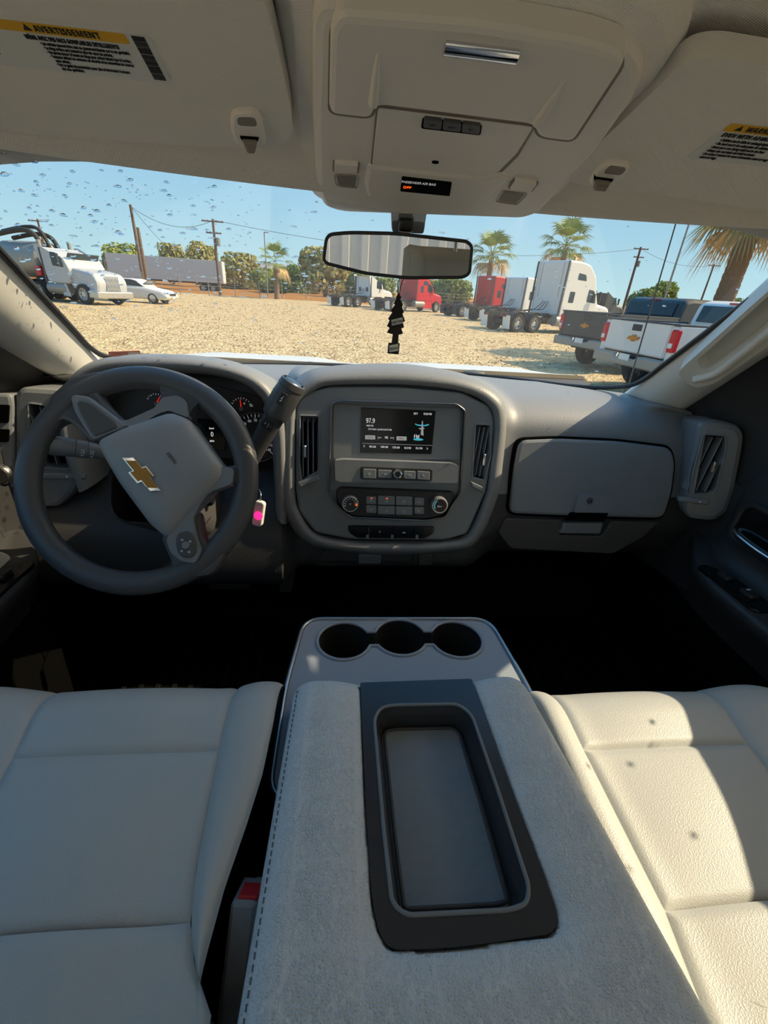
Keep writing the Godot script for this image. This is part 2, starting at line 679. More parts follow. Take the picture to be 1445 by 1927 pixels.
func build_shell() -> void:
	var lb := on_z(196, 683, -1.06)
	var lu := on_z(0, 470, -0.76)
	var rb := on_z(1180, 738, -1.08)
	var ru := on_z(1445, 537, -0.77)
	edge_l = [lb + (lu - lb) * ((1.868 - lb.y) / (lu.y - lb.y)), lb]
	edge_r = [rb + (ru - rb) * ((1.868 - rb.y) / (ru.y - rb.y)), rb]
	# floor with a raised tunnel and toe boards
	var st := mesh_tool()
	var rows := []
	for q in [[1.32, 0.82], [0.0, 0.82], [-0.5, 0.82], [-0.98, 0.82], [-1.06, 0.84], [-1.30, 1.02], [-1.36, 1.20], [-1.37, 1.45]]:
		var line := PackedVector3Array()
		for i in 41:
			var x := lerpf(-0.86, 0.86, i / 40.0)
			line.append(Vector3(x, q[1] + 0.07 * smoothstep(0.26, 0.16, absf(x)) * smoothstep(-1.40, -1.0, q[0]), q[0]))
		rows.append(line)
	grid(st, rows)
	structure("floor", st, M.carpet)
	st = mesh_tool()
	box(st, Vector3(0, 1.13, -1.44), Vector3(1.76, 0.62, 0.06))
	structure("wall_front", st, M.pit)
	# ceiling: the headliner, with the roof above it
	st = mesh_tool()
	rows = []
	for q in [[0.0, -0.004], [0.012, -0.001], [0.022, 0.012], [0.05, 0.03], [0.10, 0.055], [0.19, 0.085], [0.34, 0.10], [0.7, 0.105], [1.4, 0.105], [1.96, 0.10]]:
		var line := PackedVector3Array()
		for i in 61:
			var s := lerpf(-1.0, 1.0, i / 60.0)
			var g := glass_point(s, 0.0)
			var out_x := g.x + (0.10 * s * smoothstep(0.0, 0.3, q[0]))
			var drop := 0.07 * smoothstep(0.86, 1.0, absf(s)) * smoothstep(0.02, 0.3, q[0])
			line.append(Vector3(out_x, g.y + q[1] - drop, g.z * (1.0 - smoothstep(0.3, 1.9, q[0]) * 0.0) + q[0]))
		rows.append(line)
	grid(st, rows)
	var ceiling := structure("ceiling", st, M.headliner)
	st = mesh_tool()
	rows = []
	for q in [[0.0, 0.006], [0.05, 0.06], [0.2, 0.11], [1.0, 0.125], [2.0, 0.11]]:
		var line := PackedVector3Array()
		for i in 31:
			var s := lerpf(-1.0, 1.0, i / 30.0)
			var g := glass_point(s, 0.0)
			line.append(Vector3(g.x + 0.13 * s * smoothstep(0.0, 0.2, q[0]), g.y + q[1] - 0.05 * pow(absf(s), 6.0), g.z + q[0] - 0.02))
		rows.append(line)
	grid(st, rows)
	obj("roof_panel", st, M.paint_white, ceiling)
	# side walls: outer skin, pillars and roof rail round the door windows
	for s in [-1, 1]:
		st = mesh_tool()
		box(st, Vector3(s * 0.88, 1.12, -0.42), Vector3(0.05, 0.68, 1.22))
		box(st, Vector3(s * 0.88, 1.07, 0.76), Vector3(0.05, 0.58, 1.14))
		if s > 0:
			box(st, Vector3(s * 0.79, 1.86, -0.22), Vector3(0.10, 0.19, 0.86), 0.02)  # rail lowered on this side only, out of view, to shade the lid
			box(st, Vector3(s * 0.78, 1.935, 0.76), Vector3(0.10, 0.06, 1.14), 0.02)
		else:
			box(st, Vector3(s * 0.78, 1.93, 0.35), Vector3(0.10, 0.07, 1.94), 0.02)
		box(st, Vector3(s * 0.81, 1.66, 0.19), Vector3(0.07, 0.50, 0.10), 0.02)
		box(st, Vector3(s * 0.81, 1.64, 1.28), Vector3(0.08, 0.56, 0.10), 0.02)
		structure("wall_left" if s < 0 else "wall_right", st, M.pillar)
	st = mesh_tool()
	box(st, Vector3(0, 1.12, 1.34), Vector3(1.8, 0.66, 0.06))
	box(st, Vector3(0, 1.94, 1.34), Vector3(1.7, 0.10, 0.06))
	for s in [-1, 1]:
		box(st, Vector3(s * 0.80, 1.67, 1.34), Vector3(0.14, 0.46, 0.06))
	structure("wall_back", st, M.pillar)
	# side and rear panes
	var k := 2
	for s in [-1, 1]:
		for zz in [[-0.80, 0.14], [0.24, 1.23]]:
			st = mesh_tool()
			var x0: float = s * 0.835
			var x1: float = s * 0.79
			var top: float = zz[0] + (0.40 if zz[0] < 0.0 else 0.0)
			quad(st, Vector3(x0, 1.40 if zz[0] > 0.0 else 1.46, zz[0]), Vector3(x0, 1.36 if zz[0] > 0.0 else 1.46, zz[1]), Vector3(x1, 1.88, zz[1]), Vector3(x1, 1.88, top), Vector3(s, 0, 0))
			var pane := structure("window_%d" % k, st, M.glass)
			k += 1
			if s > 0 and zz[0] < 0.0:
				var drop := mesh_tool()
				ball(drop, Vector3.ZERO, Vector3(1.0, 0.45, 1.4), 10)
				var dm := drop.commit()
				dm.surface_set_material(0, M.water)
				var many := MultiMesh.new()
				many.transform_format = MultiMesh.TRANSFORM_3D
				many.mesh = dm
				many.instance_count = 46
				for i in many.instance_count:
					var q := rng.randf()
					var tilt := Basis(Vector3(0.1, 0.99, 0).normalized(), Vector3(0.99, 0.1, 0).normalized(), Vector3(0, 0, 1))
					many.set_instance_transform(i, Transform3D(tilt.scaled_local(Vector3.ONE * rng.randf_range(0.0012, 0.0042)), Vector3(lerpf(x0, x1, q) + 0.001, lerpf(1.46, 1.88, q), rng.randf_range(-0.62, 0.05))))
				var dn := MultiMeshInstance3D.new()
				dn.name = "water_drops"
				dn.multimesh = many
				pane.add_child(dn)
				tag(dn, "", "", "", "stuff")
	st = mesh_tool()
	quad(st, Vector3(-0.74, 1.44, 1.34), Vector3(0.74, 1.44, 1.34), Vector3(0.74, 1.90, 1.34), Vector3(-0.74, 1.90, 1.34), Vector3(0, 0, 1))
	structure("window_%d" % k, st, M.glass)
	# windshield pillars
	for s in [-1, 1]:
		var e: Array = edge_l if s < 0 else edge_r
		var low: Vector3 = on_x(100, 703, -0.70) if s < 0 else on_x(1282, 766, 0.715)
		var mid: Vector3 = on_x(0, 645, -0.70) if s < 0 else on_x(1445, 655, 0.70)
		var high: Vector3 = low + (mid - low) * ((1.90 - low.y) / (mid.y - low.y))
		high.x = s * 0.69
		low += (low - mid) * 0.35
		var e1: Vector3 = e[1] + (e[1] - e[0]) * 0.12
		st = mesh_tool()
		rows = []
		for i in 25:
			var t := i / 24.0
			var a: Vector3 = e1.lerp(e[0], t) + Vector3(s * 0.004, 0.0, 0.005)
			var b := low.lerp(high, t)
			var bulge := Vector3(-s * 0.012, 0.0, 0.018)
			var line := PackedVector3Array()
			for j in 9:
				var q := j / 8.0
				line.append(a.lerp(b, q) + bulge * sin(PI * q) * 1.2)
			line.append(b + Vector3(s * 0.05, 0.01, -0.005))
			line.append(a + Vector3(s * 0.215, 0.0, -0.10))  # hidden flange added to widen the pillar's shadow
			line.append(a + Vector3(s * 0.01, 0.012, -0.012))
			rows.append(line)
		grid(st, rows, true, s > 0)
		structure("trim_1" if s < 0 else "trim_2", st, M.pillar)
		# dark corner panel between the pillar and the door glass
		st = mesh_tool()
		rows = []
		for i in 13:
			var t := i / 12.0
			var a := low.lerp(high, t) + Vector3(s * 0.02, 0, -0.02)
			var b := Vector3(s * 0.80, lerpf(1.40, 1.88, t), lerpf(-0.81, -0.41, t))  # top drawn back, out of view, to keep sun off the cup deck
			var line := PackedVector3Array()
			for j in 7:
				line.append(a.lerp(b, j / 6.0) + Vector3(s * 0.02 * sin(PI * j / 6.0), 0, 0))
			rows.append(line)
		grid(st, rows)
		var under := [low + Vector3(s * 0.02, 0, -0.02), Vector3(s * 0.80, 1.40, -0.81), Vector3(s * 0.80, 1.1, -0.80), Vector3(s * 0.74, 1.1, -1.1), Vector3(s * 0.74, 1.5, -1.2)]
		var nn := Vector3(-s, 0, 0)
		for i in 3:
			tri(st, under[0], under[i + 1], under[i + 2] if i < 3 else under[1], nn, nn, nn)
		box(st, Vector3(s * 0.86, 1.16, -1.1), Vector3(0.03, 0.58, 0.7))
		structure("trim_%d" % (3 if s < 0 else 4), st, M.door)
		build_door(s)

func build_door(s: int) -> void:
	var d := Node3D.new()
	d.name = "door_1" if s < 0 else "door_2"
	add_child(d)
	tag(d, "", "", "", "structure")
	var st := mesh_tool()
	var prof := [[0.02, 0.80], [-0.02, 0.86], [-0.03, 1.00], [-0.035, 1.10], [-0.085, 1.17], [-0.112, 1.205], [-0.118, 1.226], [-0.108, 1.236], [-0.06, 1.240], [-0.03, 1.246], [-0.02, 1.275], [-0.016, 1.34], [-0.02, 1.42], [-0.006, 1.462], [0.02, 1.478], [0.05, 1.47]]
	var rows := []
	for i in 33:
		var z := lerpf(-1.02, 0.34, i / 32.0)
		var k := smoothstep(-0.98, -0.66, z)
		var line := PackedVector3Array()
		for p in prof:
			var dx: float = p[0]
			var y: float = p[1]
			if y > 1.05 and y < 1.30:
				dx = lerpf(-0.02, dx, k)
				y += 0.03 * (1.0 - k)
			if y > 1.41:
				y += 0.12 * pow(clampf((z + 0.82) / 0.82, 0.0, 1.0), 1.05) * 1.5 * (1.0 if s > 0 else 0.0)  # right sill raised to the rear to shape the seat's sun patch
			line.append(Vector3(s * (0.80 + dx + 0.03 * (1.0 - smoothstep(-0.86, -0.74, z))), y, z))
		rows.append(line)
	grid(st, rows, false, s < 0)
	obj("door_panel", st, M.door, d)
	st = mesh_tool()
	box(st, Vector3(s * 0.772, 0.955, -0.70), Vector3(0.03, 0.27, 0.78), 0.01)
	obj("shade_kick_panel", st, M.pit, d)  # near-black panel, added and run along the door to swallow a sun patch
	# dark map pocket below the armrest
	st = mesh_tool()
	var xf := frame(Vector3(s * 0.766, 0.98, -0.55), Vector3(-s, 0.02, 0), Vector3(0, 0, s))
	prism(st, soft(PackedVector2Array([Vector2(-0.30, -0.13), Vector2(0.42, -0.13), Vector2(0.42, 0.08), Vector2(-0.24, 0.115), Vector2(-0.36, 0.02)]) if s > 0 else PackedVector2Array([Vector2(0.30, -0.13), Vector2(-0.42, -0.13), Vector2(-0.42, 0.08), Vector2(0.24, 0.115), Vector2(0.36, 0.02)]), 0.04), 0.0, 0.006, 0.003, xf)
	obj("map_pocket", st, M.pit, d)
	if s < 0:
		var gx := Transform3D(Basis(Vector3(0, 0, -1), Vector3(0, 1, 0), Vector3(1, 0, 0)), Vector3(-0.745, 0, 0))
		var gp := PackedVector2Array()
		for q in [[-60, 1028], [-6, 1034], [20, 1042], [38, 1080], [28, 1093], [4, 1112], [-60, 1128]]:
			var w := on_x(q[0], q[1], -0.745)
			gp.append(Vector2(-w.z, w.y))
		st = mesh_tool()
		prism(st, soft(gp, 0.012), -0.05, 0.0, 0.006, gx)
		obj("door_pull", st, M.pillar, d)
	# lever in its dished recess
	var hf := frame(Vector3(s * 0.782, 1.345, -0.69), Vector3(-s, 0.05, 0.05), Vector3(0, 0, s))
	st = mesh_tool()
	ring(st, rrect(0.17, 0.10, 0.03), 0.012, -0.01, 0.012, hf, 0.003)
	obj("handle_bezel", st, M.black, d)
	st = mesh_tool()
	prism(st, rrect(0.155, 0.085, 0.025), -0.02, 0.002, 0.0, hf)
	obj("handle_recess", st, M.gloss, d)
	st = mesh_tool()
	tube(st, smooth_path([hf * Vector3(-s * 0.065, -0.02, 0.004), hf * Vector3(-s * 0.05, -0.022, 0.02), hf * Vector3(0, -0.026, 0.026), hf * Vector3(s * 0.06, -0.03, 0.022)]), 0.009, 8, false, 0.6)
	obj("door_handle", st, M.chrome, d)
	# switches on the armrest
	st = mesh_tool()
	var pf := frame(Vector3(s * 0.725, 1.239, -0.66), Vector3(0, 1, 0))
	prism(st, rrect(0.06, 0.16, 0.015), -0.004, 0.003, 0.002, pf)
	obj("switch_plate", st, M.gloss, d)
	for q in [-0.03, 0.03]:
		st = mesh_tool()
		box(st, Vector3(s * 0.725, 1.246, -0.66 + q), Vector3(0.022, 0.012, 0.03), 0.004)
		obj("window_switch", st, M.black, d)
	if s > 0:
		st = mesh_tool()
		box(st, Vector3(s * 0.725, 1.2525, -0.635), Vector3(0.008, 0.001, 0.003))
		obj("switch_mark", st, M.print, d)

func build_windshield() -> void:
	var w := Node3D.new()
	w.name = "window_1"
	add_child(w)
	tag(w, "", "", "", "structure")
	var st := mesh_tool()
	var rows := []
	for i in 25:
		var line := PackedVector3Array()
		for j in 41:
			line.append(glass_point(lerpf(-1.0, 1.0, j / 40.0), i / 24.0))
		rows.append(line)
	grid(st, rows)
	obj("pane", st, M.glass, w)
	# black seal down the pillars and along the cowl
	st = mesh_tool()
	var path := []
	for i in 10:
		path.append(glass_point(-1.0, i / 9.0 * 0.86))
	path.append(glass_point(-0.985, 0.94) )
	for i in 21:
		var s := lerpf(-0.93, 0.93, i / 20.0)
		path.append(glass_point(s, 0.99 if absf(s) > 0.9 else 1.01))
	path.append(glass_point(0.985, 0.94))
	for i in 10:
		path.append(glass_point(1.0, (9 - i) / 9.0 * 0.86))
	tube(st, smooth_path(path, 4), 0.0055, 6)
	obj("window_seal", st, M.black, w)
	# rain drops on the outside of the pane
	var shapes := []
	for k in 5:
		st = mesh_tool()
		var r2 := []
		var ph := rng.randf() * TAU
		for i in 7:
			var a := PI * i / 6.0
			var line := PackedVector3Array()
			for j in 12:
				var b := TAU * j / 12.0
				var wob := 1.0 + 0.22 * sin(2.0 * b + ph) + 0.12 * sin(3.0 * b + 2.0 * ph)
				line.append(Vector3(sin(a) * cos(b) * wob * 1.0, cos(a) * (0.42 if a < PI / 2 else 0.06), sin(a) * sin(b) * wob * 0.55) + Vector3(cos(b), 0, sin(b)) * 1e-4)
			r2.append(line)
		grid(st, r2, true, true)
		shapes.append(st.commit())
		shapes[-1].surface_set_material(0, M.water)
	var fine_drops := []
	var n := 0
	while n < 700:
		var s := rng.randf_range(-0.98, 0.95)
		var t := rng.randf_range(0.02, 0.93)
		var keep := 0.95 * smoothstep(-0.12, -0.7, s) * smoothstep(0.75, 0.35, t) + 0.06
		if s > -0.32 and s < -0.2 and t > 0.22 and t < 0.42: keep = 0.8
		if s > 0.42 and s < 0.55 and t > 0.2 and t < 0.34: keep = 0.6
		if rng.randf() > keep:
			continue
		var p := glass_point(s, t)
		var du := (glass_point(s + 0.01, t) - p).normalized()
		var dv := (glass_point(s, t + 0.01) - p).normalized()
		var nn := du.cross(dv).normalized()
		if nn.y < 0.0: nn = -nn
		if n >= 290:
			var fs := rng.randf_range(0.0007, 0.0017)
			fine_drops.append(Transform3D(Basis(du, nn, du.cross(nn)).rotated(nn, rng.randf_range(-0.6, 0.3)).scaled_local(Vector3(fs * 1.3, fs, fs)), p + nn * 0.0004))
			n += 1
			continue
		var o := MeshInstance3D.new()
		o.name = "water_drop"
		o.mesh = shapes[rng.randi() % 5]
		var size := rng.randf_range(0.0013, 0.0040) * (1.35 if rng.randf() < 0.15 else 1.0)
		var b := Basis(du, nn, du.cross(nn)).rotated(nn, rng.randf_range(-0.5, 0.2))
		o.transform = Transform3D(b.scaled_local(Vector3(size * rng.randf_range(1.0, 1.5), size, size)), p + nn * 0.0006)
		w.add_child(o, true)
		n += 1
	var mm := MultiMesh.new()
	mm.transform_format = MultiMesh.TRANSFORM_3D
	mm.mesh = shapes[0]
	mm.instance_count = fine_drops.size()
	for i in fine_drops.size():
		mm.set_instance_transform(i, fine_drops[i])
	var mi := MultiMeshInstance3D.new()
	mi.name = "fine_water_drops"
	mi.multimesh = mm
	w.add_child(mi)
	tag(mi, "", "", "", "stuff")

# ================================================================ dashboard
var dash_node: Node3D
const PROF_P := [[-1.20, 1.545], [-1.05, 1.541], [-0.985, 1.523], [-0.95, 1.492], [-0.935, 1.45], [-0.915, 1.39], [-0.885, 1.30], [-0.89, 1.22], [-0.97, 1.13], [-1.30, 1.05]]
const PROF_C := [[-1.20, 1.560], [-1.02, 1.578], [-0.94, 1.576], [-0.925, 1.55], [-0.92, 1.50], [-0.91, 1.40], [-0.895, 1.28], [-0.86, 1.21], [-0.90, 1.13], [-1.30, 1.08]]
const PROF_D := [[-1.20, 1.553], [-1.08, 1.556], [-1.02, 1.545], [-1.0, 1.51], [-0.99, 1.46], [-0.98, 1.38], [-0.89, 1.31], [-0.82, 1.22], [-0.86, 1.10], [-1.30, 1.03]]

func dash_point(x: float, k: int) -> Vector2:
	var wp := smoothstep(0.20, 0.30, x)
	var wd := smoothstep(-0.205, -0.245, x)
	var p := Vector2(PROF_C[k][0], PROF_C[k][1]).lerp(Vector2(PROF_P[k][0], PROF_P[k][1]), wp).lerp(Vector2(PROF_D[k][0], PROF_D[k][1]), wd)
	var side := smoothstep(0.62, 0.80, absf(x))
	if k < 4:
		p.y -= 0.02 * side * side
	return p

func build_dash() -> void:
	var d := thing("dashboard", "black grained plastic dashboard running below the windshield from door to door", "dashboard", at_base(Vector3(0, 1.05, -1.1)))
	dash_node = d
	var off := -d.position
	var st := mesh_tool()
	var rows := []
	for i in 101:
		var x := lerpf(-0.80, 0.80, i / 100.0)
		var s := clampf(x / 0.66, -1.0, 1.0)
		var g := glass_point(s, 1.0)
		if absf(x) > 0.66:
			g.z += 0.0
		var ctl := [Vector3(x, g.y - 0.012, g.z - 0.03), Vector3(x, g.y - 0.004, g.z + 0.012)]
		for k in 10:
			var q := dash_point(x, k)
			if k == 0 and q.x < g.z + 0.05:
				q.x = g.z + 0.06
			if k == 1 and q.x < g.z + 0.1:
				q.x = g.z + 0.10
			ctl.append(Vector3(x, q.y, q.x))
		rows.append(smooth_path(ctl, 5))
	# dusty upper pad, and closing panels under it coloured darker for the weaker light
	var left_top := []
	var left_low := []
	var right_top := []
	var right_low := []
	for i in rows.size():
		var line: PackedVector3Array = rows[i]
		if i <= 35:
			left_top.append(line.slice(0, 29))
			left_low.append(line.slice(28))
		if i >= 35:
			right_top.append(line.slice(0, 39))
			right_low.append(line.slice(38))
	grid(st, left_top)
	grid(st, right_top)
	obj("dash_pad", st, M.dash, d).position = off
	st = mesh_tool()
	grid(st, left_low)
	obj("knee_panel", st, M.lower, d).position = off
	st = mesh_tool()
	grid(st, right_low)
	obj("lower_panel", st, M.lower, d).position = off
	# padded arch over the gauges
	st = mesh_tool()
	rows = []
	var arch := [Vector3(-0.665, 1.33, -0.86), Vector3(-0.668, 1.45, -0.86), Vector3(-0.645, 1.545, -0.87), Vector3(-0.58, 1.598, -0.875), Vector3(-0.46, 1.613, -0.875), Vector3(-0.34, 1.606, -0.875), Vector3(-0.262, 1.575, -0.87), Vector3(-0.229, 1.51, -0.865), Vector3(-0.223, 1.40, -0.855), Vector3(-0.227, 1.27, -0.84)]
	var lip := smooth_path(arch, 8)
	var mid := Vector3(-0.46, 1.42, -0.87)
	for p in lip:
		var o := Vector3(p.x - mid.x, p.y - mid.y, 0).normalized()
		var up := smoothstep(-0.2, 0.5, o.y)
		var line := PackedVector3Array()
		line.append(Vector3(p.x, p.y, -1.0) - o * 0.035)
		line.append(p - o * 0.034 + Vector3(0, 0, -0.03))
		line.append(p - o * 0.026 + Vector3(0, 0, -0.006))
		line.append(p - o * 0.014 + Vector3(0, 0, 0.002))
		line.append(p - o * 0.004 + Vector3(0, 0, -0.004))
		line.append(p + Vector3(0, 0, -0.02))
		line.append(p + Vector3(0, -0.004 * up, -0.07))
		line.append(Vector3(p.x, p.y - 0.05 * up, -1.10) + o * 0.004)
		line.append(Vector3(p.x, p.y - 0.085 * up, -1.22))
		rows.append(line)
	grid(st, rows)
	obj("gauge_hood", st, M.dash, d).position = off
	# padded rim round the centre bezel
	var rim := [[548, 785], [556, 752], [585, 728], [618, 717], [700, 714], [780, 716], [868, 728], [920, 752], [938, 790], [930, 880], [922, 932], [888, 1010], [845, 1026], [750, 1030], [655, 1026], [590, 1012], [556, 968], [546, 920]]
	var sf := stack_frame()
	var pts := []
	for q in rim:
		var v := on_face(sf, q[0], q[1])
		pts.append(sf * Vector3(v.x, v.y, 0.004))
	st = mesh_tool()
	rows = []
	var loop := smooth_path(pts, 5, true)
	var ctr := sf * Vector3.ZERO
	for p in loop:
		var o := (sf.basis.inverse() * (p - ctr))
		o = sf.basis * Vector3(o.x, o.y, 0).normalized()
		var n := sf.basis.z
		rows.append(PackedVector3Array([p - o * 0.010 - n * 0.05, p - o * 0.010 - n * 0.008, p - o * 0.007 + n * 0.001, p + n * 0.004, p + o * 0.010 + n * 0.001, p + o * 0.022 - n * 0.012, p + o * 0.034 - n * 0.05]))
	rows.append(rows[0])
	grid(st, rows)
	obj("bezel_surround", st, M.dash, d).position = off
	# lower closing panel with its little bin and socket doors
	var lf := frame(Vector3(0, 1.19, -0.853), Vector3(0, -0.35, 1))
	st = mesh_tool()
	prism(st, soft(outline(lf, [[612, 1034], [770, 1030], [775, 1060], [590, 1062]]), 0.01), -0.02, 0.006, 0.003, lf)
	obj("bin_door", st, M.dark, d).position = off
	st = mesh_tool()
	prism(st, soft(outline(lf, [[674, 1038], [718, 1038], [716, 1054], [674, 1054]]), 0.004), 0.0, 0.012, 0.003, lf)
	obj("bin_latch", st, M.satin, d).position = off
	st = mesh_tool()
	prism(st, soft(outline(lf, [[778, 1030], [836, 1030], [846, 1046], [832, 1060], [776, 1062]]), 0.01), -0.02, 0.006, 0.003, lf)
	prism(st, soft(outline(lf, [[786, 1036], [812, 1036], [812, 1056], [786, 1056]]), 0.006), 0.0, 0.013, 0.003, lf)
	obj("socket_cover", st, M.dark, d).position = off
	build_glove_box(d, off)
	build_vents(d, off)
	# raised AIRBAG lettering
	var af := frame(on_z(1229, 806, -0.965), Vector3(0, 0.45, 1))
	letters(d, "airbag_marking", "AIRBAG", 0.0085, M.black, Transform3D(af.basis, af.origin + off + af.basis.z * 0.004), 1.1)

func build_glove_box(d: Node3D, off: Vector3) -> void:
	var gf := frame(Vector3(0.42, 1.39, -0.905), Vector3(0, 0.27, 1))
	var g := Node3D.new()
	g.name = "glove_box"
	d.add_child(g)
	g.position = off
	var st := mesh_tool()
	var door := soft(outline(gf, [[975, 828], [1050, 825], [1160, 830], [1258, 842], [1266, 870], [1260, 925], [1245, 974], [1150, 972], [1050, 969], [956, 965], [965, 880]]), 0.02, 4)
	prism(st, door, -0.03, 0.010, 0.007, gf)
	obj("door", st, M.satin, g)
	st = mesh_tool()
	ring(st, ccw(PackedVector2Array(inset(ccw(door), -0.0055))), 0.0045, -0.03, 0.004, gf, 0.002)
	obj("shut_line", st, M.pit, g)
	# lower fixed panel
	st = mesh_tool()
	var lo := frame(Vector3(0.42, 1.30, -0.882), Vector3(0, 0.02, 1))
	prism(st, soft(outline(lo, [[950, 972], [1056, 976], [1050, 1004], [1130, 1006], [1148, 978], [1238, 980], [1205, 1010], [1150, 1040], [960, 1030], [935, 1000]]), 0.008), -0.03, 0.008, 0.004, lo)
	obj("lower_panel", st, M.dark, g)
	st = mesh_tool()
	prism(st, soft(outline(gf, [[1081, 929], [1147, 930], [1142, 962], [1072, 961]]), 0.004), 0.0, 0.020, 0.004, gf)
	obj("latch", st, M.satin, g)
	st = mesh_tool()
	prism(st, soft(outline(gf, [[1068, 962], [1140, 963], [1132, 979], [1060, 977]]), 0.003), 0.0, 0.0115, 0.0, gf)
	obj("latch_recess", st, M.pit, g)
	st = mesh_tool()
	prism(st, soft(outline(lo, [[1058, 980], [1130, 980], [1124, 1000], [1048, 999]]), 0.004), 0.0, 0.014, 0.003, lo)
	obj("latch_grip", st, M.satin, g)
	var c := on_face(gf, 1110, 942, 0.02)
	st = mesh_tool()
	lathe(st, [[0.0, 0.004], [0.005, 0.004], [0.0055, 0.0028], [0.007, 0.0028], [0.0082, 0.0], [0.0082, -0.003]], 24, gf * Transform3D(Basis(Vector3.RIGHT, PI / 2), Vector3(c.x, c.y, 0.020)))
	obj("lock_cylinder", st, M.dim_silver, g)
	st = mesh_tool()
	box(st, Vector3(c.x, c.y, 0.0242), Vector3(0.0012, 0.006, 0.001), 0.0)
	var slot := obj("key_slot", st, M.pit, g)
	slot.transform = gf

func vent(d: Node3D, off: Vector3, vf: Transform3D, shape: PackedVector2Array, lean: float, slats: int, tab: Vector2, wheel: bool) -> void:
	# a framed opening with upright slats and a slider
	var v := Node3D.new()
	v.name = "air_vent"
	d.add_child(v, true)
	v.position = off
	var poly := ccw(shape)
	var st := mesh_tool()
	ring(st, poly, 0.0035, -0.036, 0.003, vf, 0.0012)
	obj("frame", st, M.satin, v)
	st = mesh_tool()
	prism(st, inset(poly, 0.001), -0.045, -0.036, 0.0, vf)
	obj("duct", st, M.pit, v)
	var lo := Vector2(1e9, 1e9)
	var hi := -lo
	for p in poly:
		lo = lo.min(p)
		hi = hi.max(p)
	for i in slats:
		var t := (i + 0.7) / (slats + 0.4)
		var top := Vector2(lerpf(lo.x, hi.x, t) + lean * 0.5, hi.y - 0.006)
		var bot := Vector2(lerpf(lo.x, hi.x, t) - lean * 0.5, lo.y + 0.008)
		st = mesh_tool()
		var ax := (top - bot).normalized()
		var b := Basis(Vector3(ax.y, -ax.x, 0), Vector3(ax.x, ax.y, 0), Vector3(0, 0, 1))
		var c := (top + bot) / 2
		box(st, vf * Vector3(c.x, c.y, -0.014), Vector3(0.0024, top.distance_to(bot) * 0.97, 0.022), 0.0009, vf.basis * b * Basis(Vector3.UP, 0.25))
		obj("slat", st, M.satin, v)
	st = mesh_tool()
	box(st, vf * Vector3(tab.x, tab.y, 0.004), Vector3(0.006, 0.026, 0.012), 0.002, vf.basis)
	obj("slider", st, M.chrome, v)
	if wheel:
		st = mesh_tool()
		box(st, vf * Vector3((lo.x + hi.x) / 2 - lean * 0.5, lo.y - 0.012, 0.0), Vector3(hi.x - lo.x, 0.012, 0.016), 0.003, vf.basis)
		obj("thumb_wheel", st, M.satin, v)
		st = mesh_tool()
		box(st, vf * Vector3((lo.x + hi.x) / 2 - lean * 0.5 + 0.012, lo.y - 0.012, 0.0085), Vector3(0.003, 0.004, 0.001), 0.0, vf.basis)
		obj("wheel_mark", st, M.print, v)

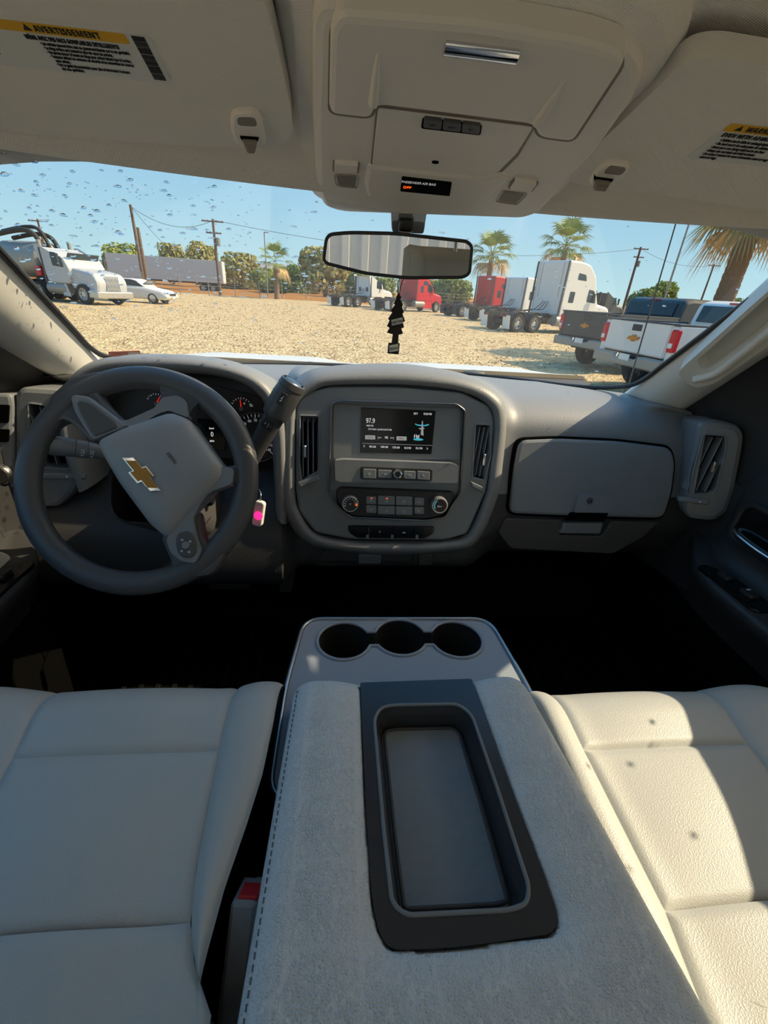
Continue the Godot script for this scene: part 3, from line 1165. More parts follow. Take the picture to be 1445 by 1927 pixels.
func build_vents(d: Node3D, off: Vector3) -> void:
	# passenger end: a faceted pod in the corner of the dash
	var pf := frame(Vector3(0.66, 1.42, -0.878), Vector3(-0.36, 0.12, 1))
	var st := mesh_tool()
	var pod := soft(outline(pf, [[1318, 796], [1352, 792], [1392, 800], [1404, 818], [1400, 850], [1385, 925], [1372, 965], [1345, 983], [1298, 978], [1288, 960], [1293, 930], [1306, 860]]), 0.012)
	var hole := soft(outline(pf, [[1322, 815], [1366, 818], [1368, 838], [1349, 920], [1340, 930], [1296, 932], [1302, 890], [1312, 850]], 0.0), 0.008)
	plate(st, pod, [hole], -0.12, 0.0, 0.014, pf)
	obj("vent_pod", st, M.satin, d).position = off
	vent(d, off, pf, hole, 0.018, 3, on_face(pf, 1340, 878), true)
	# driver's end: pod behind the wheel
	var df := frame(Vector3(-0.70, 1.43, -0.875), Vector3(0.05, 0.12, 1))
	st = mesh_tool()
	var hole2 := soft(outline(df, [[52, 756], [132, 768], [146, 830], [132, 885], [64, 880], [52, 820]], 0.0), 0.008)
	plate(st, soft(outline(df, [[26, 738], [40, 728], [150, 735], [158, 760], [158, 860], [140, 925], [110, 955], [26, 955]]), 0.012), [hole2], -0.12, 0.0, 0.010, df)
	obj("vent_pod", st, M.satin, d).position = off
	vent(d, off, df, hole2, -0.008, 4, on_face(df, 106, 830), true)
	# switch panel at the far end beside the door
	var hf := frame(Vector3(-0.78, 1.42, -0.86), Vector3(0.15, 0.12, 1))
	st = mesh_tool()
	prism(st, soft(outline(hf, [[-70, 735], [20, 742], [24, 760], [22, 930], [-70, 930]]), 0.008), -0.1, 0.0, 0.006, hf)
	obj("switch_panel", st, M.satin, d).position = off
	st = mesh_tool()
	for q in [[760, 796], [806, 832]]:
		st = mesh_tool()
		prism(st, soft(outline(hf, [[-60, q[0]], [18, q[0] + 2], [16, q[1]], [-60, q[1]]], 0.002), 0.004), 0.0, 0.003, 0.001, hf)
		obj("blank_slot", st, M.pit, d).position = off
	var c := on_face(hf, 4, 892)
	var kf := hf * Transform3D(Basis(Vector3.RIGHT, PI / 2), Vector3(c.x, c.y, 0.0))
	st = mesh_tool()
	lathe(st, [[0.0, 0.014], [0.016, 0.014], [0.0175, 0.012], [0.018, 0.0], [0.022, 0.0]], 28, kf)
	obj("light_knob", st, M.black, d).position = off
	st = mesh_tool()
	lathe(st, [[0.0178, 0.012], [0.020, 0.010], [0.0225, 0.002], [0.0225, 0.0]], 28, kf)
	obj("light_knob_ring", st, M.silver, d).position = off
	# the pair flanking the centre bezel
	var sf := stack_frame()
	vent(d, off, sf, bezel_hole(sf, 0), 0.0, 4, on_face(sf, 574, 850, 0.01), false)
	vent(d, off, sf, bezel_hole(sf, 1), 0.010, 4, on_face(sf, 912, 866, 0.01), false)
	for q in [[[560, 908], [598, 892], [602, 902], [566, 918]], [[886, 906], [908, 916], [914, 928], [888, 916]]]:
		st = mesh_tool()
		prism(st, soft(outline(sf, q, 0.008), 0.003), 0.0, 0.010, 0.002, sf)
		obj("thumb_wheel", st, M.satin, d).position = off

func stack_frame() -> Transform3D:
	return frame(Vector3(0, 1.39, -0.862), Vector3(0, 0.206, 1))

func bezel_hole(sf: Transform3D, k: int) -> PackedVector2Array:
	return ccw(soft(outline(sf, [[563, 780], [602, 781], [604, 830], [601, 888], [566, 908], [561, 870]] if k == 0 else [[893, 796], [924, 798], [924, 860], [912, 906], [887, 900], [889, 850]]), 0.005))

func key_button(parent: Node, sf: Transform3D, px: Array, z0: float, z1: float, mark: String, high: float, m: Material, ink: Material, called := "button") -> void:
	var st := mesh_tool()
	var poly := outline(sf, px, z1)
	prism(st, soft(poly, 0.0025, 3), z0, z1, 0.0012, sf)
	var b := obj(called, st, m, parent)
	if mark:
		var c := Vector2.ZERO
		for p in poly:
			c += p / poly.size()
		letters(b, "legend", mark, high, ink, sf * Transform3D(Basis(), Vector3(c.x, c.y, z1 + 0.0003)))

func icon(parent: Node, sf: Transform3D, at: Vector2, z: float, strokes: Array, m: Material, called := "symbol") -> void:
	# small flat printed symbol made of bars: [x0, y0, x1, y1, width] in millimetres
	var st := mesh_tool()
	for s in strokes:
		var a := Vector2(s[0], s[1]) / 1000.0
		var b := Vector2(s[2], s[3]) / 1000.0
		var t := (b - a).normalized()
		var n: Vector2 = Vector2(-t.y, t.x) * (s[4] / 2000.0)
		prism(st, PackedVector2Array([at + a - n, at + b - n, at + b + n, at + a + n]), z, z + 0.0004, 0.0, sf)
	obj(called, st, m, parent)

func dial_knob(parent: Node, sf: Transform3D, u: float, v: float, r: float, mark: String) -> Node3D:
	var c := on_face(sf, u, v, 0.02)
	var k := Node3D.new()
	k.name = "knob"
	parent.add_child(k, true)
	var kf := sf * Transform3D(Basis(Vector3.RIGHT, PI / 2), Vector3(c.x, c.y, 0.0))
	var st := mesh_tool()
	lathe(st, [[r * 0.86, 0.023], [r * 0.92, 0.0235], [r, 0.021], [r * 1.03, 0.004], [r * 1.22, 0.003], [r * 1.22, -0.004]], 36, kf)
	obj("knob_skirt", st, M.satin, k)
	st = mesh_tool()
	lathe(st, [[r * 0.80, 0.0225], [r * 0.83, 0.0243], [r * 0.90, 0.0243], [r * 0.93, 0.022]], 36, kf)
	obj("knob_ring", st, M.chrome, k)
	st = mesh_tool()
	lathe(st, [[0.0, 0.0225], [r * 0.82, 0.0225], [r * 0.84, 0.018]], 36, kf)
	obj("knob_cap", st, M.black, k)
	if mark:
		letters(k, "legend", mark, 0.0035, M.print, sf * Transform3D(Basis(), Vector3(c.x, c.y - 0.002, 0.0229)))
	return k

func build_stack() -> void:
	var sf := stack_frame()
	var st := mesh_tool()
	# ---- bezel plate that carries radio, climate panel and vents
	var outer := soft(outline(sf, [[561, 750], [580, 738], [618, 727], [743, 727], [870, 738], [922, 764], [931, 791], [926, 860], [915, 925], [880, 1005], [838, 1017], [663, 1016], [593, 1003], [562, 963], [556, 922], [556, 779]]), 0.012)
	plate(st, outer, [bezel_hole(sf, 0), bezel_hole(sf, 1)], -0.06, 0.0, 0.006, sf)
	obj("bezel_plate", st, M.satin, dash_node).position = -dash_node.position
	st = mesh_tool()
	var inner := soft(outline(sf, [[622, 758], [640, 752], [860, 759], [877, 772], [868, 928], [838, 974], [800, 981], [660, 975], [629, 948], [617, 924]], 0.012), 0.008)
	ring(st, inner, 0.0032, 0.0, 0.014, sf, 0.001)
	obj("bright_edge", st, M.dim_silver, dash_node).position = -dash_node.position
	# ---- radio
	var r := thing("car_radio", "car radio with a colour touch screen showing 97.9 FM above a row of buttons", "car radio")
	st = mesh_tool()
	prism(st, soft(outline(sf, [[627, 760], [866, 768], [866, 865], [627, 865]], 0.002), 0.006), 0.0, 0.003, 0.001, sf)
	obj("screen_surround", st, M.satin, r)
	st = mesh_tool()
	var scr := outline(sf, [[679, 767], [820, 773], [812, 855], [678, 852]], 0.005)
	prism(st, soft(scr, 0.002, 2), 0.0, 0.005, 0.001, sf)
	var s := obj("screen", st, M.gloss, r)
	var put := func(words: String, u: float, v: float, high: float, m: Material, squeeze: float) -> void:
		var c := on_face(sf, u, v, 0.0055)
		letters(s, "screen_text", words, high, m, sf * Transform3D(Basis(), Vector3(c.x, c.y, 0.0055)), squeeze)
	put.call("78°F", 782, 778.5, 0.0042, M.screen_text, 0.8)
	put.call("10:42 PM", 804.5, 779, 0.0042, M.screen_text, 0.75)
	put.call("97.9", 697, 791.5, 0.0095, M.screen_text, 0.75)
	put.call("KMSV FM", 696, 801, 0.0032, M.screen_text, 0.8)
	put.call("S.O.S. Band - Just Be Good To Me", 715, 808, 0.0034, M.screen_text, 0.72)
	put.call("960 AM", 701, 840.5, 0.0042, M.screen_text, 0.72)
	put.call("1080 AM", 723, 841, 0.0042, M.screen_text, 0.72)
	put.call("1350 AM", 745, 842, 0.0042, M.screen_text, 0.72)
	put.call("92.9 FM", 767, 843, 0.0042, M.screen_text, 0.72)
	put.call("95.3 FM", 788.5, 843.5, 0.0042, M.screen_text, 0.72)
	put.call("<", 685, 839.5, 0.007, M.screen_text, 0.6)
	put.call(">", 804, 844, 0.007, M.screen_text, 0.6)
	put.call("|<<", 714, 823.5, 0.004, M.screen_text, 0.9)
	put.call(">>|", 738, 824, 0.004, M.screen_text, 0.9)
	put.call("FM", 784, 821.5, 0.0075, M.screen_text, 0.9)
	for q in [[687, 819, 706, 827, "Source"], [746, 821, 765, 829, "Menu"]]:
		st = mesh_tool()
		prism(st, soft(outline(sf, [[q[0], q[1]], [q[2], q[1] + 0.4], [q[2], q[3]], [q[0], q[3] - 0.4]], 0.005), 0.001, 2), 0.005, 0.0054, 0.0, sf)
		obj("screen_key", st, M.screen_grey, s)
		put.call(q[4], (q[0] + q[2]) / 2.0, (q[1] + q[3]) / 2.0, 0.0036, M.ink, 0.8)
	st = mesh_tool()
	prism(st, outline(sf, [[681, 834], [815, 838], [815, 838.6], [681, 834.6]], 0.005), 0.005, 0.0053, 0.0, sf)
	prism(st, outline(sf, [[724, 821], [730, 821], [730, 826], [724, 825]], 0.005), 0.005, 0.0053, 0.0, sf)
	prism(st, outline(sf, [[791.5, 818], [794, 792], [795.5, 792], [797, 820]], 0.005), 0.005, 0.0054, 0.0, sf)
	prism(st, outline(sf, [[787, 806], [797, 804.5], [799, 807], [790, 808]], 0.005), 0.005, 0.0054, 0.0, sf)
	obj("screen_lines", st, M.screen_grey, s)
	st = mesh_tool()
	var c1 := on_face(sf, 794, 798.5, 0.005)
	var ar := PackedVector2Array()
	for i in 25:
		var a := deg_to_rad(-200.0 + 220.0 * i / 24.0)
		ar.append(c1 + Vector2(cos(a) * 0.015, sin(a) * 0.0038))
	for i in 25:
		var a := deg_to_rad(20.0 - 220.0 * i / 24.0)
		ar.append(c1 + Vector2(cos(a) * 0.0135, 0.0006 + sin(a) * 0.0022))
	prism(st, ar, 0.005, 0.0054, 0.0, sf)
	obj("screen_ring", st, M.screen_blue, s)
	st = mesh_tool()
	var c2 := on_face(sf, 787, 827, 0.005)
	prism(st, disc(0.011, 20, c2, 0.0024), 0.005, 0.00535, 0.0, sf)
	obj("screen_glow_disc", st, M.screen_blue, s)
	# shelf with the button bar
	st = mesh_tool()
	var shelf := outline(sf, [[630, 866], [646, 864], [850, 871], [862, 876], [860, 908], [640, 906], [631, 902]], 0.02)
	prism(st, soft(shelf, 0.003), 0.0, 0.026, 0.005, sf)
	obj("button_shelf", st, M.satin, r)
	st = mesh_tool()
	prism(st, soft(outline(sf, [[678, 878], [814, 883], [813, 906], [678, 902]], 0.027), 0.005), 0.02, 0.0272, 0.0008, sf)
	obj("button_bar", st, M.black, r)
	key_button(r, sf, [[683, 882], [708, 883], [708, 901], [683, 900]], 0.026, 0.0285, "", 0.0, M.satin, M.print)
	icon(r, sf, on_face(sf, 694.5, 891.5, 0.0285), 0.0286, [[-2.4, 0, 0, 2.4, 0.6], [2.4, 0, 0, 2.4, 0.6], [-1.7, 0, -1.7, -2.2, 0.5], [1.7, 0, 1.7, -2.2, 0.5], [-1.7, -2.2, 1.7, -2.2, 0.5]], M.print)
	key_button(r, sf, [[711, 884], [737, 885], [737, 900.5], [711, 899]], 0.026, 0.0285, "|<<", 0.003, M.satin, M.print)
	key_button(r, sf, [[760, 886], [782, 887], [782, 902], [760, 901]], 0.026, 0.0285, ">>|", 0.003, M.satin, M.print)
	key_button(r, sf, [[785, 886], [809, 888], [808, 904], [785, 902]], 0.026, 0.0285, "", 0.0, M.satin, M.print)
	icon(r, sf, on_face(sf, 797, 894.5, 0.0285), 0.0286, [[-2.2, 2.0, -1.0, -0.6, 0.8], [-1.0, -0.6, 1.6, -2.4, 0.8], [-2.2, 2.0, -1.6, 2.6, 0.9], [1.6, -2.4, 2.4, -1.8, 0.9]], M.print)
	var pc := on_face(sf, 748.5, 892.5, 0.04)
	var pkf := sf * Transform3D(Basis(Vector3.RIGHT, PI / 2), Vector3(pc.x, pc.y, 0.026))
	st = mesh_tool()
	lathe(st, [[0.0065, 0.015], [0.0088, 0.0145], [0.0098, 0.012], [0.0104, 0.0]], 32, pkf)
	var pk := obj("power_knob", st, M.chrome, r)
	st = mesh_tool()
	lathe(st, [[0.0, 0.0142], [0.0068, 0.0142], [0.007, 0.012]], 32, pkf)
	obj("knob_cap", st, M.black, pk)
	# ---- climate panel
	var a := thing("climate_panel", "air conditioning panel with two round dials and a block of black buttons", "climate control")
	st = mesh_tool()
	prism(st, soft(outline(sf, [[632, 924], [640, 917], [850, 925], [858, 932], [836, 970], [800, 978], [662, 972], [634, 948]], 0.01), 0.008), 0.0, 0.010, 0.004, sf)
	obj("panel", st, M.black, a)
	var kl := dial_knob(a, sf, 659, 948, 0.0185, "")
	var kr := dial_knob(a, sf, 827, 951, 0.0185, "TEMP")
	var lc := on_face(sf, 659, 948, 0.02)
	var rc := on_face(sf, 827, 951, 0.02)
	st = mesh_tool()
	for i in 9:
		var t := deg_to_rad(200.0 - 210.0 * i / 8.0)
		var p := lc + Vector2(cos(t), sin(t)) * 0.0115
		box(st, sf * Vector3(p.x, p.y, 0.0228), Vector3(0.0012 + 0.0001 * i, 0.0028, 0.0006), 0.0, sf.basis * Basis(Vector3.BACK, t - PI / 2))
	obj("speed_marks", st, M.print, kl)
	st = mesh_tool()
	box(st, sf * Vector3(lc.x + 0.0132, lc.y - 0.001, 0.0235), Vector3(0.0024, 0.005, 0.001), 0.0, sf.basis)
	obj("indicator", st, M.orange_glow, kl)
	icon(kl, sf, lc, 0.0228, [[-2.2, 0, 2.2, 0, 0.6], [0, -2.2, 0, 2.2, 0.6], [-1.6, 1.6, 1.6, 1.6, 0.5], [-1.6, -1.6, 1.6, -1.6, 0.5]], M.print, "fan_symbol")
	for h in [0, 1]:
		st = mesh_tool()
		for i in 12:
			var t := deg_to_rad(215.0 - 8.0 * i if h == 0 else -35.0 + 8.0 * i)
			var p := rc + Vector2(cos(t), sin(t)) * 0.0118
			box(st, sf * Vector3(p.x, p.y, 0.0228), Vector3(0.0019, 0.0013, 0.0006), 0.0, sf.basis * Basis(Vector3.BACK, t - PI / 2))
		obj("cold_arc" if h == 0 else "hot_arc", st, M.screen_blue if h == 0 else M.red, kr)
	var gap := 0.0145
	key_button(a, sf, [[689, 934], [708, 934.5], [708, 949], [689, 948.5]], 0.009, gap, "A/C", 0.0030, M.satin, M.print)
	key_button(a, sf, [[689, 951], [708, 951.5], [708, 966], [689, 965]], 0.009, gap, "", 0.0030, M.satin, M.print)
	icon(a, sf, on_face(sf, 698, 959, gap), gap + 0.0001, [[-3, 0.6, -1, 0.6, 0.5], [-3, -1, 0.5, -1, 0.5], [0.5, -1, 2.4, 0.6, 0.5], [2.4, 0.6, 0.4, 1.8, 0.5]], M.print)
	for q in [[711, 933, 743, 950], [745, 934, 776, 951], [711, 952, 743, 968], [745, 953, 776, 969]]:
		key_button(a, sf, [[q[0], q[1]], [q[2], q[1] + 0.6], [q[2], q[3] + 0.6], [q[0], q[3]]], 0.009, gap, "", 0.0, M.satin, M.print)
		var c := on_face(sf, (q[0] + q[2]) / 2.0, (q[1] + q[3]) / 2.0 + 1.0, gap)
		var seat := [[-0.4, -2.4, 2.0, -2.4, 0.7], [2.0, -2.4, 2.6, 1.0, 0.7], [-3.4, -1.8, -1.2, -1.8, 0.6], [1.4, 1.9, 2.6, 1.9, 1.2]]
		if q[0] > 720: seat.append([-3.6, 1.4, -1.0, 0.2, 0.6])
		if q[1] < 940: seat.append([-2.2, 0.6, 0.6, 0.6, 0.6])
		icon(a, sf, c, gap + 0.0001, seat, M.print)
	key_button(a, sf, [[780, 936], [798, 937], [798, 952], [780, 951]], 0.009, gap, "", 0.0, M.satin, M.print)
	icon(a, sf, on_face(sf, 789, 945, gap), gap + 0.0001, [[-3, 0.6, 0, 1.6, 0.5], [0, 1.6, 3, 0.6, 0.5], [3, 0.6, 1.4, -1.8, 0.5], [1.4, -1.8, -1.4, -1.8, 0.5], [-1.4, -1.8, -3, 0.6, 0.5]], M.print)
	key_button(a, sf, [[780, 954], [798, 955], [798, 968], [780, 967]], 0.009, gap, "", 0.0, M.satin, M.print)
	icon(a, sf, on_face(sf, 788, 961.5, gap), gap + 0.0001, [[-2.6, -1.4, 2.6, -1.4, 0.5], [-2.6, -1.4, -2, 1.4, 0.5], [2.6, -1.4, 2, 1.4, 0.5], [-2, 1.4, 2, 1.4, 0.5]], M.print)
	for q in [[699, 937.5], [728, 938]]:
		var c := on_face(sf, q[0], q[1], gap)
		st = mesh_tool()
		box(st, sf * Vector3(c.x, c.y, gap + 0.0002), Vector3(0.0045, 0.0014, 0.0006), 0.0, sf.basis)
		obj("indicator_light", st, M.orange_glow, a)
	# ---- row of flat switches under the bezel
	var w := thing("switch_row", "row of four dark flat switches at the foot of the centre bezel", "switch panel")
	st = mesh_tool()
	prism(st, soft(outline(sf, [[654, 989], [818, 991], [816, 1004], [800, 1014], [672, 1013], [656, 1002]], 0.004), 0.006), 0.0, 0.004, 0.002, sf)
	obj("panel", st, M.gloss, w)
	for i in 4:
		var u0 := 659.0 + i * 39.3
		st = mesh_tool()
		prism(st, soft(outline(sf, [[u0 + (2 if i else 4), 991], [u0 + 35, 991.5], [u0 + 36 - (4 if i == 3 else 0), 1008], [u0 + 3 + (6 if i == 0 else 0), 1008]], 0.008), 0.002), 0.002, 0.008, 0.001, sf)
		obj("rocker", st, M.gloss, w)
	for i in 3:
		st = mesh_tool()
		prism(st, outline(sf, [[689 + i * 46.5, 1006], [694 + i * 46.5, 1006], [693.5 + i * 46.5, 1013], [688.5 + i * 46.5, 1013]], 0.006), 0.002, 0.009, 0.0, sf)
		obj("divider", st, M.silver, w)
	icon(w, sf, on_face(sf, 714.5, 1001, 0.008), 0.0081, [[-1.2, 2, 1.2, 2, 0.8], [-1.2, 0.6, 1.2, 0.6, 0.8], [-1.4, -1.4, -0.4, -1.4, 0.8], [0.4, -1.4, 1.4, -1.4, 0.8]], M.print)
	icon(w, sf, on_face(sf, 760, 1002, 0.008), 0.0081, [[-4, -0.6, 4, -0.6, 1.4], [-1.5, 1, 1, 1, 1.0], [-3, -1.6, -1.8, -1.6, 0.8], [1.8, -1.6, 3, -1.6, 0.8]], M.print)

# ================================================================ gauges
func build_cluster() -> void:
	var cf := frame(Vector3(-0.46, 1.45, -0.962), Vector3(0, 0.22, 1))
	var c := thing("instrument_cluster", "gauge cluster behind the steering wheel, with red needles and a small grey display", "gauges")
	var st := mesh_tool()
	prism(st, soft(outline(cf, [[180, 850], [185, 790], [215, 745], [290, 722], [400, 725], [490, 748], [533, 790], [536, 862], [500, 866]]), 0.02), -0.03, 0.0, 0.0, cf)
	obj("cluster_face", st, M.black, c)
	for g in [[482, 823, 46, 0], [322, 820, 46, 1], [375, 766, 21, 2], [455, 769, 22, 3], [296, 760, 21, 4]]:
		var o := on_face(cf, g[0], g[1])
		var e := on_face(cf, g[0] + g[2], g[1])
		var r := o.distance_to(e)
		var dial := Node3D.new()
		dial.name = "glow_gauge"  # plain dial; its print is given a glow under the dark hood
		c.add_child(dial, true)
		st = mesh_tool()
		prism(st, disc(r, 40, o), 0.0, 0.003, 0.0, cf)
		obj("dial_face", st, M.black, dial)
		if g[2] > 40:
			st = mesh_tool()
			ring(st, disc(r * 1.02, 48, o), r * 0.035, 0.0, 0.009, cf, 0.0006)
			obj("dial_rim", st, M.silver, dial)
		st = mesh_tool()
		var n: int = 29 if g[2] > 40 else 9
		for i in n:
			var a := deg_to_rad(225.0 - 270.0 * i / (n - 1) if g[2] > 40 else 150.0 - 120.0 * i / (n - 1))
			var l := r * (0.10 if i % 2 else 0.16)
			var p := o + Vector2(cos(a), sin(a)) * (r * 0.95 - l / 2)
			box(st, cf * Vector3(p.x, p.y, 0.0032), Vector3(l, 0.0009, 0.0005), 0.0, cf.basis * Basis(Vector3.BACK, a))
		obj("dial_marks", st, M.glow_print, dial)
		if g[3] == 0:
			for v in [0, 10, 20, 30, 40, 50, 60, 70, 80, 90, 100, 110, 120, 130, 140]:
				var a := deg_to_rad(225.0 - 270.0 * v / 140.0)
				var p := o + Vector2(cos(a), sin(a)) * r * 0.70
				letters(dial, "numeral", str(v), 0.0056, M.glow_print, cf * Transform3D(Basis(), Vector3(p.x, p.y, 0.0032)), 0.9)
		elif g[3] == 1:
			for v in 7:
				var a := deg_to_rad(225.0 - 270.0 * v / 6.0)
				var p := o + Vector2(cos(a), sin(a)) * r * 0.70
				letters(dial, "numeral", str(v), 0.006, M.glow_print, cf * Transform3D(Basis(), Vector3(p.x, p.y, 0.0032)))
		else:
			var few: Array = [["L", -0.8, 0.1], ["40", -0.55, 0.5], ["60", 0.3, 0.75]] if g[3] == 2 else [["0", 0.25, 0.45], ["80", 0.85, 0.3]]
			if g[3] < 4:
				for q in few:
					letters(dial, "numeral", q[0], 0.0046, M.glow_print, cf * Transform3D(Basis(), Vector3(o.x + r * q[1], o.y + r * q[2], 0.0032)))
		var na := deg_to_rad([224, 224, 108, 95, 60][g[3]])
		st = mesh_tool()
		var tip := o + Vector2(cos(na), sin(na)) * r * 0.78
		var bk := Vector2(-sin(na), cos(na)) * 0.0011
		prism(st, PackedVector2Array([o - bk, tip - bk * 0.4, tip + bk * 0.4, o + bk]), 0.005, 0.0062, 0.0, cf)
		obj("needle", st, M.red_needle, dial)
		st = mesh_tool()
		prism(st, disc(r * 0.18 if g[2] < 40 else r * 0.13, 16, o), 0.003, 0.007, 0.001, cf)
		obj("needle_hub", st, M.satin, dial)
	st = mesh_tool()
	prism(st, outline(cf, [[372, 787], [427, 791], [424, 847], [370, 842]]), 0.0, 0.004, 0.0008, cf)
	var s := obj("display_screen", st, M.gloss, c)
	for q in [["Speed", 398, 806, 0.0035], ["0", 399, 817, 0.010], ["MPH", 399, 830, 0.0042], ["14719 mi", 393, 840, 0.0028]]:
		var p := on_face(cf, q[1], q[2], 0.0045)
		letters(s, "screen_text", q[0], q[3], M.screen_text, cf * Transform3D(Basis(), Vector3(p.x, p.y, 0.0045)), 0.8)

# ================================================================ steering wheel, levers
func build_wheel() -> void:
	var hub := on_z(264, 900, -0.68)
	var wf := frame(hub, Vector3(0, sin(deg_to_rad(33)), cos(deg_to_rad(33))))
	var w := thing("steering_wheel", "black steering wheel turned to the right with a gold cross emblem on its hub", "steering wheel", at_base(hub))
	var lf := Transform3D(wf.basis, Vector3.ZERO)
	var st := mesh_tool()
	var ringp := PackedVector3Array()
	for i in 72:
		var a := TAU * i / 72.0
		ringp.append(lf * Vector3(cos(a) * 0.1725, sin(a) * 0.1725, 0))
	tube(st, ringp, 0.0195, 16, true, 0.82, lf.basis.z)
	# grip-covered roots of the spokes
	for web in [
			[[84, 800], [100, 750], [140, 712], [196, 700], [186, 735], [206, 765], [246, 802], [180, 838], [150, 806], [126, 790], [104, 806]],
			[[296, 706], [352, 722], [388, 756], [366, 770], [358, 796], [318, 780], [298, 786], [309, 750], [304, 728]],
			[[405, 878], [440, 879], [470, 862], [472, 932], [446, 912], [434, 913], [400, 930]],
			[[305, 1010], [328, 1062], [322, 1092], [402, 1082], [430, 1040], [402, 1034], [386, 1012], [378, 960], [350, 966]]]:
		var wp := ccw(soft(outline(wf, web), 0.012, 4))
		var mw := Vector2.ZERO
		for p in wp:
			mw += p / wp.size()
		prism(st, wp, -0.012, 0.011, 0.006, lf)
	obj("rim", st, M.rim_grip, w)
	st = mesh_tool()
	var cover := soft(outline(wf, [[173, 826], [225, 801], [317, 770], [352, 784], [366, 806], [418, 877], [413, 899], [349, 967], [310, 1014], [277, 988], [217, 907], [189, 859]], 0.03), 0.012, 4)
	var c2 := ccw(cover)
	var mid2 := Vector2.ZERO
	for p in c2:
		mid2 += p / c2.size()
	var dome := []
	for q in [[1.0, -0.02], [1.0, 0.012], [0.995, 0.0165], [0.975, 0.021], [0.93, 0.0255], [0.85, 0.030], [0.7, 0.0335], [0.5, 0.0355], [0.25, 0.0364], [0.0, 0.0366]]:
		var line := PackedVector3Array()
		for p in c2:
			var v := mid2 + (p - mid2) * maxf(q[0], 0.001)
			line.append(lf * Vector3(v.x, v.y, q[1]))
		dome.append(line)
	grid(st, dome, true, true)
	obj("airbag_cover", st, M.hub, w)
	# satin cover plates
	var plate := func(called: String, list: Array, z: float, m: Material, r: float) -> Node3D:
		var s2 := mesh_tool()
		prism(s2, soft(outline(wf, list, z), r), 0.0, z, 0.003, lf)
		return obj(called, s2, m, w)
	plate.call("spoke_cover", [[132, 748], [138, 742], [166, 745], [222, 788], [240, 801], [174, 828], [160, 808], [138, 772]], 0.022, M.satin, 0.008)
	plate.call("spoke_insert", [[143, 757], [150, 752], [170, 757], [214, 791], [222, 804], [176, 822], [168, 812], [150, 778]], 0.0245, M.dark, 0.008)
	plate.call("spoke_cover", [[305, 748], [333, 744], [348, 752], [354, 786], [318, 772], [298, 778], [262, 800], [240, 803], [219, 787], [236, 792], [290, 768]], 0.020, M.satin, 0.004)
	plate.call("spoke_cover", [[417, 877], [439, 881], [436, 911], [395, 925], [378, 945], [362, 975], [370, 1015], [379, 1036], [367, 1060], [341, 1056], [321, 1040], [312, 1014], [349, 968], [412, 902]], 0.020, M.satin, 0.006)
	plate.call("button_pad", [[334, 1003], [354, 998], [366, 1012], [369, 1032], [362, 1050], [342, 1050], [331, 1036], [329, 1015]], 0.0245, M.dark, 0.008)
	var cc := on_face(wf, 349, 1026, 0.026)
	st = mesh_tool()
	prism(st, disc(0.006, 20, cc), 0.02, 0.0265, 0.001, lf)
	obj("button", st, M.satin, w)
	for q in [[342, 1016], [357, 1019], [341, 1037], [355, 1039]]:
		var v := on_face(wf, q[0], q[1], 0.0262)
		icon(w, lf, v, 0.0245, [[-1.8, 0.8, 1.8, 0.8, 1.0], [-1.4, -0.9, 0.6, -0.9, 1.0], [1.6, -0.9, 1.6, 0.4, 0.8]], M.print, "button_mark")
	# emblem: a cross with slanted ends, gold with a bright border
	var ec := on_face(wf, 268, 893, 0.037)
	var er := on_face(wf, 291, 921, 0.037) - ec
	var ang := er.angle()
	var ef := lf * Transform3D(Basis(Vector3.BACK, ang), Vector3(ec.x, ec.y, 0.0345))
	var tie := func(sx: float, sy: float) -> PackedVector2Array:
		var a := 0.036 * sx
		var b := 0.0075 * sy
		var k := 0.0115 * sx
		var h := 0.0145 * sy
		return PackedVector2Array([Vector2(-a + 0.006, b), Vector2(-k + 0.002, b), Vector2(-k + 0.004, h), Vector2(k + 0.004, h), Vector2(k + 0.002, b), Vector2(a + 0.004, b), Vector2(a - 0.006, -b), Vector2(k - 0.002, -b), Vector2(k - 0.004, -h), Vector2(-k - 0.004, -h), Vector2(-k - 0.002, -b), Vector2(-a - 0.004, -b)])
	st = mesh_tool()
	prism(st, tie.call(1.0, 1.0), 0.0, 0.005, 0.0015, ef)
	var em := obj("emblem", st, M.chrome, w)
	st = mesh_tool()
	prism(st, tie.call(0.80, 0.78), 0.0, 0.0056, 0.0004, ef)
	obj("emblem_fill", st, M.gold, em)
	var sr := on_face(wf, 323, 862, 0.037)
	letters(w, "airbag_marking", "AIRBAG", 0.006, M.dark, lf * Transform3D(Basis(Vector3.BACK, ang + PI * 0.0), Vector3(sr.x, sr.y, 0.0366)), 0.8)
	# column and shrouds
	var cs := thing("steering_column", "black steering column shroud behind the wheel", "steering column")
	st = mesh_tool()
	var n := wf.basis.z
	var rows := []
	for q in [[-0.02, 0.055, 0.06], [-0.03, 0.06, 0.065], [-0.12, 0.062, 0.07], [-0.24, 0.062, 0.08], [-0.34, 0.05, 0.08]]:
		var line := PackedVector3Array()
		for j in 20:
			var a := TAU * j / 20.0
			var e := Vector2(signf(cos(a)) * pow(absf(cos(a)), 0.6), signf(sin(a)) * pow(absf(sin(a)), 0.6))
			line.append(hub + n * q[0] + wf.basis.x * e.x * q[1] + wf.basis.y * (e.y * q[2] - 0.012))
		rows.append(line)
	grid(st, rows, true)
	obj("shroud", st, M.dark, cs)
	st = mesh_tool()
	var kx := hub - n * 0.09 + wf.basis.x * 0.062 - wf.basis.y * 0.02
	lathe(st, [[0.0, 0.03], [0.012, 0.03], [0.015, 0.026], [0.018, 0.0]], 20, Transform3D(Basis(wf.basis.y, wf.basis.x, -n), kx))
	obj("ignition_lock", st, M.dim_silver, cs)
